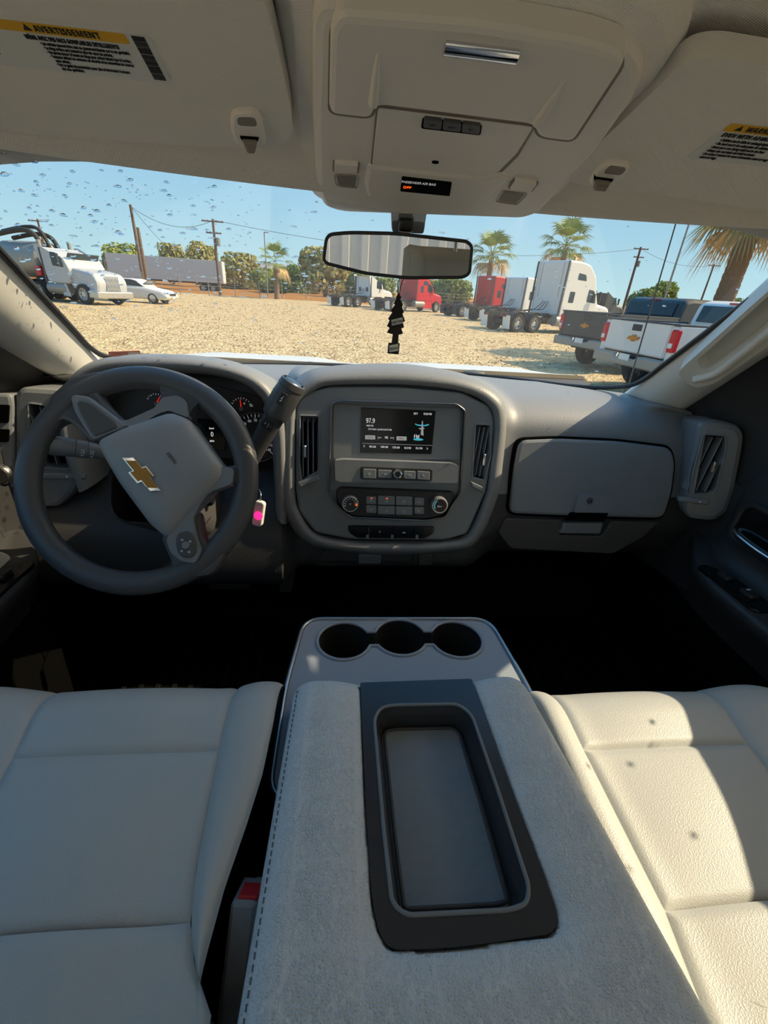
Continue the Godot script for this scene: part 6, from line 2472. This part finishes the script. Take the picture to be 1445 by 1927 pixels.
func palm(crown: Vector3, reach: float, n: int, words: String, trunk_r: float) -> void:
	var t := thing("palm_tree", words, "palm tree", at_base(Vector3(crown.x, 0, crown.z)), "fan palms")
	var st := mesh_tool()
	var rows := []
	var steps := 46
	for i in steps + 1:
		var y := lerpf(-0.4, crown.y - 0.2, i / float(steps))
		var line := PackedVector3Array()
		for j in 14:
			var a := TAU * j / 14.0
			var r := trunk_r * (1.15 - 0.25 * i / steps) * (1.0 + 0.10 * ((i + j) % 2)) * (1.0 + 0.05 * rng.randf())
			line.append(Vector3(cos(a) * r, y, sin(a) * r))
		rows.append(line)
	grid(st, rows, true)
	obj("trunk", st, M.bark, t)
	for i in n:
		var a := TAU * i * 0.618 + rng.randf() * 0.4
		var k := float(i) / n
		var lift := lerpf(1.3, -0.85, k)
		var dry := k > 0.80
		st = mesh_tool()
		var dir := Vector3(cos(a) * cos(lift), sin(lift), sin(a) * cos(lift))
		var c := Vector3(0, crown.y, 0)
		var stem := reach * 0.42
		var tip := c + dir * stem
		tube(st, PackedVector3Array([c, c + dir * stem * 0.5 + Vector3(0, 0.02 * reach, 0), tip]), 0.022 * reach / 2.6, 4)
		var side := dir.cross(Vector3.UP).normalized()
		var upn := side.cross(dir).normalized()
		var blades := 21
		for b in blades:
			var w := lerpf(-1.25, 1.25, b / float(blades - 1))
			var bd := (dir * cos(w) + side * sin(w)).normalized()
			var bl := reach * 0.58 * (0.75 + 0.25 * cos(w)) * rng.randf_range(0.85, 1.1)
			var m := tip + bd * bl * 0.55 + upn * 0.03 * reach
			var e := tip + bd * bl - Vector3(0, bl * (0.28 if not dry else 0.5), 0)
			var ww := bd.cross(upn).normalized() * 0.019 * reach
			tri(st, tip, m - ww, m + ww, upn, upn, upn)
			tri(st, m - ww, e, m + ww, upn, upn, upn)
		obj("frond", st, M.frond_dry if dry else M.frond, t)

func pole(u: float, v: float, z: float, r: float, arms: int, words: String) -> void:
	var top := on_z(u, v, z)
	var slim := r < 0.1
	var t := thing("lamp_post" if slim else "utility_pole", words, "pole", at_base(Vector3(top.x, 0, z)), "" if slim else "utility poles")
	var st := mesh_tool()
	tube(st, PackedVector3Array([Vector3(0, -0.5, 0), Vector3(0, top.y * 0.5, 0), Vector3(0, top.y, 0)]), PackedFloat32Array([r * 1.25, r * 1.1, r * 0.85]), 10)
	obj("shaft", st, M.steel if slim else M.wood_pole, t)
	for i in arms:
		st = mesh_tool()
		var y := top.y - 0.25 - i * 1.1
		box(st, Vector3(0, y, r), Vector3(2.4 - i * 0.7, 0.13, 0.11), 0.02)
		obj("crossarm", st, M.wood_pole, t)
		st = mesh_tool()
		for q in [-0.45, -0.22, 0.22, 0.45]:
			lathe(st, [[0.03, 0.06], [0.06, 0.10], [0.04, 0.16], [0.0, 0.18]], 8, Transform3D(Basis(), Vector3(q * (2.4 - i * 0.7), y, r)))
		obj("insulators", st, M.steel, t)
	if arms == 2:
		st = mesh_tool()
		lathe(st, [[0.0, 0.0], [0.24, 0.02], [0.24, 0.8], [0.0, 0.85]], 14, Transform3D(Basis(), Vector3(0.36, top.y - 2.6, 0)))
		obj("transformer", st, M.steel, t)
	if slim and u < 600:
		st = mesh_tool()
		box(st, Vector3(0.25, top.y, 0), Vector3(0.6, 0.1, 0.2), 0.03)
		obj("lamp_head", st, M.steel, t)
	if slim and u > 600:
		st = mesh_tool()
		var rows := []
		for i in 7:
			var line := PackedVector3Array()
			for j in 5:
				line.append(Vector3(-0.08 - i * 0.11, top.y - 0.2 - j * 0.12 - 0.02 * i * i * 0.2, 0.05 * sin(i * 1.3)))
			rows.append(line)
		grid(st, rows)
		obj("flag", st, M.paint_red, t)
		st = mesh_tool()
		ball(st, Vector3(0, top.y + 0.05, 0), Vector3.ONE * 0.09, 10)
		obj("finial", st, M.gold, t)

# ================================================================ parked vehicles (local axes: -z forward, x right, origin on the ground)
const SIDE := Basis(Vector3(0, 0, -1), Vector3(0, 1, 0), Vector3(1, 0, 0))   # outline (forward, up) -> local

func side_prism(st: SurfaceTool, pts: Array, x0: float, x1: float, bevel := 0.0, r := 0.05) -> void:
	var p := PackedVector2Array()
	for q in pts:
		p.append(Vector2(q[0], q[1]))
	var poly := ccw(soft(p, r, 3))
	var xf := Transform3D(SIDE, Vector3.ZERO)
	if bevel <= 0.0:
		prism(st, poly, x0, x1, 0.0, xf)
		return
	var mid := inset(poly, bevel * 0.3)
	var ins := inset(poly, bevel)
	walls(st, ins, x0, mid, x0 + bevel * 0.3, xf)
	walls(st, mid, x0 + bevel * 0.3, poly, x0 + bevel, xf)
	walls(st, poly, x0 + bevel, poly, x1 - bevel, xf)
	walls(st, poly, x1 - bevel, mid, x1 - bevel * 0.3, xf)
	walls(st, mid, x1 - bevel * 0.3, ins, x1, xf)
	cap(st, ins, x1, xf, true)
	cap(st, ins, x0, xf, false)

func place(o: Node3D, right_of_ahead: float, anchor: Vector3, u: float, v: float, k := 1.0) -> void:
	# turned so that it points that many degrees to the right of straight ahead; anchor (a tyre's foot) stands at that spot on the ground
	var b := Basis(Vector3.UP, deg_to_rad(-right_of_ahead)).scaled(Vector3.ONE * k)
	o.transform = Transform3D(b, on_y(u, v, 0.0) - b * anchor)

func add_wheel(t: Node3D, at: Vector3, r: float, w: float, out: int, rim: Material) -> void:
	var st := mesh_tool()
	var xf := Transform3D(Basis(Vector3(0, -1, 0), Vector3(out, 0, 0), Vector3(0, 0, 1) * out), at + Vector3(0, r, 0))
	lathe(st, [[r * 0.6, -w / 2], [r * 0.94, -w / 2], [r, -w * 0.36], [r, w * 0.36], [r * 0.94, w / 2], [r * 0.64, w / 2], [r * 0.6, w * 0.40]], 28, xf)
	var tyre := obj("wheel", st, M.tyre, t)
	st = mesh_tool()
	lathe(st, [[r * 0.64, w * 0.44], [r * 0.58, w * 0.46], [r * 0.52, w * 0.20], [r * 0.30, w * 0.16], [r * 0.24, w * 0.34], [r * 0.10, w * 0.38], [0.0, w * 0.38]], 24, xf)
	obj("wheel_rim", st, rim, tyre)
	st = mesh_tool()
	for i in 8:
		var a := TAU * i / 8.0
		var p := xf * Vector3(cos(a) * r * 0.42, w * 0.19, sin(a) * r * 0.42)
		box(st, p, Vector3(0.02, r * 0.14, r * 0.14), 0.01)
	obj("rim_hole", st, M.pit, tyre)

func tractor(called: String, words: String, paint: Material, roof: float, sleeper: float, flaps: Material, group := "", f := 2.5) -> Node3D:
	var front := -(f + sleeper + 1.95)
	# highway tractor: origin between its rear axles
	var t := thing(called, words, "truck", Transform3D.IDENTITY, group)
	var st := mesh_tool()
	for s in [-1, 1]:
		box(st, Vector3(s * 0.42, 0.95, (1.5 + front - 0.6) / 2), Vector3(0.09, 0.26, 2.1 - front))
	for z in [1.3, 0.0, -1.6]:
		box(st, Vector3(0, 0.92, z), Vector3(0.84, 0.16, 0.12))
	for z in [-0.66, 0.66]:
		tube(st, PackedVector3Array([Vector3(-1.0, 0.52, z), Vector3(1.0, 0.52, z)]), 0.10, 8)
		ball(st, Vector3(0, 0.55, z), Vector3(0.24, 0.24, 0.24), 10)
	obj("chassis", st, M.chassis, t)
	st = mesh_tool()
	prism(st, soft(PackedVector2Array([Vector2(-0.45, -0.4), Vector2(-0.15, -0.55), Vector2(0.15, -0.55), Vector2(0.45, -0.4), Vector2(0.45, 0.5), Vector2(-0.45, 0.5)]), 0.1), 1.12, 1.20, 0.02, Transform3D(Basis(Vector3.RIGHT, -PI / 2), Vector3.ZERO))
	obj("fifth_wheel", st, M.chassis, t)
	for s in [-1, 1]:
		for z in [-0.66, 0.66]:
			add_wheel(t, Vector3(s * 0.95, 0, z), 0.52, 0.52, s, M.alloy)
		add_wheel(t, Vector3(s * 1.03, 0, front), 0.52, 0.30, s, M.alloy)
		st = mesh_tool()
		for z in [-0.66, 0.66]:
			var rows := []
			for i in 9:
				var a := lerpf(0.35, PI - 0.35, i / 8.0)
				rows.append(PackedVector3Array([Vector3(s * 0.70, 0.52 + sin(a) * 0.62, z - cos(a) * 0.62), Vector3(s * 1.22, 0.52 + sin(a) * 0.62, z - cos(a) * 0.62), Vector3(s * 1.22, 0.52 + sin(a) * 0.60, z - cos(a) * 0.60)]))
			grid(st, rows)
		obj("fender", st, M.chassis, t)
		st = mesh_tool()
		box(st, Vector3(s * 0.96, 0.55, 1.42), Vector3(0.58, 0.72, 0.02), 0.005, Basis(Vector3.RIGHT, 0.12))
		obj("mud_flap", st, flaps, t)
		st = mesh_tool()
		lathe(st, [[0.0, -0.75], [0.29, -0.74], [0.31, -0.70], [0.31, 0.70], [0.29, 0.74], [0.0, 0.75]], 20, Transform3D(Basis(Vector3.RIGHT, PI / 2), Vector3(s * 0.98, 0.72, -f - 0.6)))
		obj("fuel_tank", st, M.dirty_metal, t)
		st = mesh_tool()
		side_prism(st, [[f + 1.0, 0.38], [f + sleeper + 1.1, 0.34], [f + sleeper + 0.9, 1.0], [f + 1.3, 1.0]], (s - 1) * 0.02 + s * 1.20, (s + 1) * 0.02 + s * 1.20, 0.01)
		obj("side_skirt", st, paint, t)
	# sleeper and cab
	var fc := f + sleeper
	st = mesh_tool()
	side_prism(st, [[f, 0.98], [fc + 1.15, 0.98], [fc + 1.35, 1.75], [fc + 1.0, 2.35], [fc + 0.55, roof - 0.65], [fc - 0.15, roof - 0.12], [fc - 0.9, roof], [f, roof]], -1.20, 1.20, 0.10, 0.15)
	obj("cab", st, paint, t)
	st = mesh_tool()
	side_prism(st, [[f + 0.0, 0.98], [f - 0.14, 1.0], [f - 0.10, roof - 0.05], [f, roof - 0.02]], -1.22, -1.17, 0.0, 0.02)
	side_prism(st, [[f + 0.0, 0.98], [f - 0.14, 1.0], [f - 0.10, roof - 0.05], [f, roof - 0.02]], 1.17, 1.22, 0.0, 0.02)
	obj("gap_fairing", st, M.paint_dark, t)
	st = mesh_tool()
	side_prism(st, [[fc + 1.0, 0.75], [fc + 2.9, 0.60], [fc + 3.02, 1.2], [fc + 2.75, 1.62], [fc + 1.1, 1.85]], -1.02, 1.02, 0.16, 0.2)
	obj("hood", st, paint, t)
	st = mesh_tool()
	side_prism(st, [[fc + 2.4, 0.36], [fc + 3.1, 0.36], [fc + 3.12, 0.72], [fc + 2.5, 0.8]], -1.20, 1.20, 0.06, 0.08)
	obj("bumper", st, M.alloy, t)
	st = mesh_tool()
	for i in 9:
		box(st, Vector3(-0.40 + i * 0.10, 1.12, -(fc + 3.0)), Vector3(0.05, 0.75, 0.06), 0.01, Basis(Vector3.RIGHT, 0.1))
	obj("grille", st, M.alloy, t)
	for s in [-1, 1]:
		st = mesh_tool()
		side_prism(st, [[fc + 0.18, 1.86], [fc + 1.02, 1.80], [fc + 0.92, 2.25], [fc + 0.62, 2.50], [fc + 0.18, 2.54]], s * 1.195 - 0.012, s * 1.195 + 0.012, 0.0, 0.08)
		obj("door_window", st, M.tinted, t)
		if sleeper > 1.0:
			st = mesh_tool()
			side_prism(st, [[f + 0.55, 1.75], [f + 1.0, 1.75], [f + 1.0, 2.35], [f + 0.55, 2.35]], s * 1.195 - 0.012, s * 1.195 + 0.012, 0.0, 0.06)
			obj("sleeper_window", st, M.tinted, t)
			st = mesh_tool()
			side_prism(st, [[f + 0.95, roof - 0.95], [f + 1.75, roof - 0.98], [f + 1.6, roof - 0.66], [f + 0.95, roof - 0.60]], s * 1.195 - 0.012, s * 1.195 + 0.012, 0.0, 0.06)
			obj("upper_window", st, M.tinted, t)
			st = mesh_tool()
			side_prism(st, [[f + 0.25, 1.06], [f + 0.75, 1.06], [f + 0.75, 1.55], [f + 0.25, 1.55]], s * 1.20 - 0.01, s * 1.20 + 0.01, 0.0, 0.04)
			obj("locker_door", st, paint, t)
		st = mesh_tool()
		box(st, Vector3(s * 1.45, 2.15, -(fc + 1.0)), Vector3(0.18, 0.62, 0.10), 0.03)
		tube(st, PackedVector3Array([Vector3(s * 1.18, 2.3, -(fc + 0.9)), Vector3(s * 1.45, 2.3, -(fc + 1.0))]), 0.03, 6)
		obj("mirror", st, M.paint_dark, t)
		st = mesh_tool()
		box(st, Vector3(s * 0.78, 1.05, -(fc + 2.82)), Vector3(0.30, 0.24, 0.22), 0.06)
		obj("headlight", st, M.chrome, t)
	st = mesh_tool()
	var wb := Basis(Vector3.RIGHT, -0.62)
	box(st, Vector3(0, 2.24, -(fc + 1.06)), Vector3(1.94, 0.72, 0.05), 0.02, wb)
	obj("windshield", st, M.tinted, t)
	# rear face: doors, vents, hoses
	for q in [[-0.55, 1.72, 0.34, 0.40], [0.55, 1.72, 0.34, 0.40]]:
		st = mesh_tool()
		box(st, Vector3(q[0], q[1], -f + 0.01), Vector3(q[2], q[3], 0.03), 0.008)
		obj("rear_window" if sleeper < 1.0 else "rear_panel", st, M.tinted if sleeper < 1.0 else paint, t)
	st = mesh_tool()
	for x in [-0.8, 0.8]:
		box(st, Vector3(x, (roof + 1.9) / 2, -f + 0.008), Vector3(0.014, roof - 2.1, 0.02))
	obj("rear_seam", st, M.dirty_metal, t)
	st = mesh_tool()
	for x in [-0.2, 0.0, 0.2]:
		tube(st, smooth_path([Vector3(x, 1.75, -f + 0.03), Vector3(x * 1.6, 1.3, -f + 0.5), Vector3(x * 0.6, 1.25, -f + 1.1), Vector3(x, 1.12, -0.6)], 5), 0.022, 6)
	obj("air_hose", st, M.black, t)
	st = mesh_tool()
	box(st, Vector3(0, 0.90, 1.50), Vector3(1.9, 0.14, 0.06), 0.01)
	obj("tail_bar", st, M.chassis, t)
	st = mesh_tool()
	for s in [-1, 1]:
		box(st, Vector3(s * 0.6, 0.90, 1.535), Vector3(0.16, 0.09, 0.02), 0.01)
	obj("tail_light", st, M.tail_red, t)
	return t

func pickup(called: String, words: String, paint: Material, group: String) -> Node3D:
	var t := thing(called, words, "pickup", Transform3D.IDENTITY, group)
	var st := mesh_tool()
	# bed: sides, floor; origin between the rear wheels
	for s in [-1, 1]:
		st = mesh_tool()
		side_prism(st, [[-1.15, 0.62], [-0.62, 0.62], [-0.52, 0.90], [-0.25, 1.06], [0.25, 1.06], [0.52, 0.90], [0.62, 0.62], [0.92, 0.62], [0.92, 1.42], [-1.15, 1.42]], s * 0.94 - 0.07, s * 0.94 + 0.07, 0.03, 0.05)
		obj("bed_side", st, paint, t)
		st = mesh_tool()
		side_prism(st, [[-1.17, 1.40], [0.94, 1.40], [0.94, 1.44], [-1.17, 1.44]], s * 0.94 - 0.07, s * 0.94 + 0.07, 0.008, 0.01)
		obj("bed_rail", st, M.rubber, t)
		st = mesh_tool()
		box(st, Vector3(s * 0.955, 1.14, 1.12), Vector3(0.15, 0.40, 0.14), 0.03)
		var tl := obj("tail_light", st, M.tail_red, t)
		st = mesh_tool()
		box(st, Vector3(s * 0.955, 1.06, 1.187), Vector3(0.10, 0.09, 0.015), 0.006)
		obj("reverse_lens", st, M.white, tl)
		add_wheel(t, Vector3(s * 0.86, 0, 0), 0.40, 0.27, s, M.alloy)
		add_wheel(t, Vector3(s * 0.86, 0, -3.9), 0.40, 0.27, s, M.alloy)
		st = mesh_tool()
		side_prism(st, [[1.15, 1.45], [3.0, 1.42], [2.45, 1.80], [1.25, 1.82]], s * 0.88 - 0.03, s * 0.88 + 0.03, 0.01, 0.06)
		obj("side_window", st, M.tinted, t)
		st = mesh_tool()
		box(st, Vector3(s * 1.14, 1.42, -2.7), Vector3(0.22, 0.26, 0.12), 0.04)
		obj("mirror", st, paint, t)
	st = mesh_tool()
	box(st, Vector3(0, 0.78, 0.1), Vector3(1.75, 0.08, 2.0))
	box(st, Vector3(0, 0.60, -1.2), Vector3(1.1, 0.2, 4.4))
	tube(st, PackedVector3Array([Vector3(-0.8, 0.40, 0), Vector3(0.8, 0.40, 0)]), 0.07, 8)
	ball(st, Vector3(0, 0.40, 0), Vector3(0.18, 0.16, 0.16), 10)
	obj("underbody", st, M.chassis, t)
	st = mesh_tool()
	box(st, Vector3(0, 1.12, 1.14), Vector3(1.72, 0.62, 0.07), 0.03)
	var tg := obj("tailgate", st, paint, t)
	st = mesh_tool()
	box(st, Vector3(0, 1.30, 1.18), Vector3(0.26, 0.12, 0.02), 0.01)
	obj("handle", st, M.black, tg)
	st = mesh_tool()
	box(st, Vector3(0, 1.425, 1.14), Vector3(1.72, 0.03, 0.09), 0.01)
	obj("top_cap", st, M.rubber, tg)
	st = mesh_tool()
	var a := 0.16
	prism(st, PackedVector2Array([Vector2(-a + 0.03, 0.032), Vector2(-0.05, 0.032), Vector2(-0.04, 0.064), Vector2(0.06, 0.064), Vector2(0.05, 0.032), Vector2(a + 0.02, 0.032), Vector2(a - 0.03, -0.032), Vector2(0.05, -0.032), Vector2(0.04, -0.064), Vector2(-0.06, -0.064), Vector2(-0.05, -0.032), Vector2(-a - 0.02, -0.032)]), 0.0, 0.02, 0.004, Transform3D(Basis(), Vector3(-0.02, 1.10, 1.176)))
	obj("emblem", st, M.gold, tg)
	st = mesh_tool()
	prism(st, soft(PackedVector2Array([Vector2(-0.98, -0.10), Vector2(0.98, -0.10), Vector2(0.98, 0.12), Vector2(0.35, 0.12), Vector2(0.28, 0.04), Vector2(-0.28, 0.04), Vector2(-0.35, 0.12), Vector2(-0.98, 0.12)]), 0.03), 0.0, 0.16, 0.03, Transform3D(Basis(), Vector3(0, 0.66, 1.14)))
	obj("rear_bumper", st, M.dirty_metal, t)
	st = mesh_tool()
	box(st, Vector3(0, 0.72, 1.29), Vector3(0.30, 0.14, 0.02), 0.005)
	obj("license_plate", st, M.white, t)
	# cab and hood
	st = mesh_tool()
	side_prism(st, [[0.94, 0.55], [3.35, 0.55], [3.35, 1.36], [2.98, 1.42], [2.48, 1.84], [2.2, 1.90], [1.35, 1.91], [1.08, 1.84], [0.98, 1.40]], -0.92, 0.92, 0.10, 0.10)
	obj("cab", st, paint, t)
	st = mesh_tool()
	side_prism(st, [[3.25, 0.55], [3.35, 0.55], [3.5, 0.9], [3.85, 0.98], [4.25, 0.8], [4.4, 0.5], [4.75, 0.5], [4.82, 1.15], [4.6, 1.28], [3.3, 1.38]], -0.98, 0.98, 0.08, 0.08)
	obj("hood", st, paint, t)
	st = mesh_tool()
	box(st, Vector3(0, 1.63, -1.005), Vector3(1.46, 0.34, 0.03), 0.01, Basis(Vector3.RIGHT, -0.24))
	obj("rear_window", st, M.tinted, t)
	st = mesh_tool()
	box(st, Vector3(0, 1.855, -1.10), Vector3(0.34, 0.035, 0.03), 0.008)
	obj("brake_light", st, M.tail_red, t)
	st = mesh_tool()
	box(st, Vector3(0, 1.62, -2.74), Vector3(1.5, 0.56, 0.03), 0.01, Basis(Vector3.RIGHT, -0.88))
	obj("windshield", st, M.tinted, t)
	return t

func build_vehicles() -> void:
	var t := tractor("semi_truck", "tall white sleeper truck with its back turned, in the middle right of the yard", M.paint_white, 3.95, 2.0, M.white, "tractors parked in the yard")
	place(t, 66.0, Vector3(0.95, 0, 0.0), 982, 626)
	t = tractor("semi_truck", "white sleeper truck parked between the red one and the tall white one", M.paint_white, 3.35, 1.5, M.white, "tractors parked in the yard")
	place(t, 66.0, Vector3(0.95, 0, 0.66), 918, 606)
	t = tractor("semi_truck", "red sleeper truck at the left end of the right-hand row", M.paint_red, 3.5, 1.8, M.chassis, "tractors parked in the yard")
	place(t, 66.0, Vector3(0.95, 0, 0.66), 866, 597)
	t = tractor("semi_truck", "dark grey truck mostly hidden behind the tall white sleeper truck", M.paint_dark, 2.9, 0.7, M.chassis, "tractors parked in the yard")
	place(t, 66.0, Vector3(0.95, 0, 0.66), 1090, 606)
	t = tractor("semi_truck", "white day cab truck far off, left of the air freshener", M.paint_white, 2.95, 0.6, M.white, "tractors parked in the yard")
	place(t, 48.0, Vector3(0.95, 0, 0.0), 662, 578)
	t = tractor("semi_truck", "red sleeper truck far off behind the air freshener", M.paint_red, 3.4, 1.5, M.white, "tractors parked in the yard")
	place(t, 48.0, Vector3(0.95, 0, 0.66), 738, 586)
	# dusty white truck with a vacuum rig on the left
	t = tractor("service_truck", "dusty white truck with pipes and tank behind its cab at the left edge", M.paint_grey, 2.75, 0.5, M.chassis, "", 1.6)
	place(t, 114.0, Vector3(1.03, 0, -4.05), 165, 573)
	var st := mesh_tool()
	lathe(st, [[0.0, -1.9], [0.7, -1.85], [0.95, -1.6], [0.95, 1.6], [0.7, 1.85], [0.0, 1.9]], 24, Transform3D(Basis(Vector3.RIGHT, PI / 2), Vector3(0, 2.1, 1.0)))
	obj("tank", st, M.dirty_metal, t)
	st = mesh_tool()
	for q in [[0.5, 3.4, 0.13], [0.1, 3.6, 0.10], [-0.4, 3.3, 0.12]]:
		tube(st, smooth_path([Vector3(q[0], 1.4, -1.1), Vector3(q[0], 2.6, -1.0), Vector3(q[0] * 1.1, q[1], -0.5), Vector3(q[0], q[1] + 0.15, 0.6), Vector3(q[0], q[1] - 0.1, 2.6)], 6), q[2], 10)
	obj("suction_pipe", st, M.chassis, t)
	st = mesh_tool()
	box(st, Vector3(1.0, 1.55, -0.95), Vector3(0.35, 0.5, 0.4), 0.05)
	obj("red_locker", st, M.paint_red, t)
	st = mesh_tool()
	for s in [-1, 1]:
		tube(st, PackedVector3Array([Vector3(s * 0.9, 0.9, -1.25), Vector3(s * 0.9, 3.1, -1.25)]), 0.11, 12)
	obj("exhaust_stack", st, M.dirty_metal, t)
	# trailer beyond it
	var tr := thing("trailer", "long grey box trailer parked beyond the sedan", "trailer")
	place(tr, 84.0, Vector3(1.2, 0, 0), 410, 551)
	st = mesh_tool()
	box(st, Vector3(0, 2.55, 6.4), Vector3(2.55, 2.75, 14.6), 0.04)
	obj("box_body", st, M.paint_grey, tr)
	st = mesh_tool()
	box(st, Vector3(0, 2.55, -0.92), Vector3(2.5, 2.7, 0.06), 0.02)
	obj("end_door", st, M.paint_white, tr)
	st = mesh_tool()
	box(st, Vector3(0, 1.1, 6.4), Vector3(0.9, 0.2, 14.0))
	obj("chassis", st, M.chassis, tr)
	for s in [-1, 1]:
		for z in [0.6, 1.9]:
			add_wheel(tr, Vector3(s * 1.0, 0, z), 0.5, 0.5, s, M.alloy)
		st = mesh_tool()
		box(st, Vector3(s * 0.9, 0.6, 10.5), Vector3(0.1, 1.2, 0.1))
		obj("landing_leg", st, M.chassis, tr)
	# sedan
	var s := thing("sedan", "white sedan parked in front of the grey trailer", "car")
	place(s, 96.0, Vector3(0.78, 0, -1.38), 290, 572)
	for m in [-1, 1]:
		for z in [-1.38, 1.40]:
			add_wheel(s, Vector3(m * 0.78, 0, z), 0.33, 0.22, m, M.alloy)
	st = mesh_tool()
	side_prism(st, [[-2.35, 0.30], [2.2, 0.26], [2.40, 0.45], [2.36, 0.62], [2.05, 0.80], [0.95, 0.98], [-1.5, 1.02], [-2.25, 0.98], [-2.42, 0.70]], -0.89, 0.89, 0.14, 0.12)
	obj("body", st, M.paint_white, s)
	st = mesh_tool()
	side_prism(st, [[1.15, 0.92], [0.45, 1.36], [0.1, 1.44], [-0.8, 1.44], [-1.85, 1.0], [-1.5, 0.9]], -0.76, 0.76, 0.12, 0.15)
	obj("roof", st, M.paint_white, s)
	for m in [-1, 1]:
		st = mesh_tool()
		side_prism(st, [[0.85, 1.0], [0.38, 1.32], [0.05, 1.38], [-0.7, 1.37], [-1.35, 1.06]], m * 0.745 - 0.02, m * 0.745 + 0.02, 0.0, 0.05)
		obj("side_window", st, M.tinted, s)
		st = mesh_tool()
		box(st, Vector3(m * 0.62, 0.66, -2.22), Vector3(0.42, 0.14, 0.22), 0.05)
		obj("headlight", st, M.chrome, s)
	st = mesh_tool()
	box(st, Vector3(0, 1.16, -0.80), Vector3(1.28, 0.72, 0.03), 0.01, Basis(Vector3.RIGHT, -1.0))
	obj("windshield", st, M.tinted, s)
	st = mesh_tool()
	box(st, Vector3(0, 0.58, -2.36), Vector3(0.9, 0.16, 0.06), 0.02)
	obj("grille", st, M.black, s)
	st = mesh_tool()
	box(st, Vector3(0, 0.42, -2.42), Vector3(0.32, 0.13, 0.02), 0.004)
	obj("license_plate", st, M.white, s)
	# pickups on the right
	var p := pickup("pickup_truck", "white pickup with red tail lights and a gold emblem on its tailgate", M.paint_white, "pickups parked on the right")
	place(p, 82.0, Vector3(-0.86, 0, 0.0), 1194, 724, 1.05)
	var white := p
	p = pickup("pickup_truck", "dark pickup with a gold emblem, left of the white one", M.paint_dark, "pickups parked on the right")
	place(p, 74.0, Vector3(-0.86, 0, 0.0), 1100, 684, 1.08)
	p = pickup("pickup_truck", "second white pickup half hidden by the windshield pillar", M.paint_white, "pickups parked on the right")
	p.transform = white.transform * Transform3D(Basis(), Vector3(2.9, 0, 0.3))
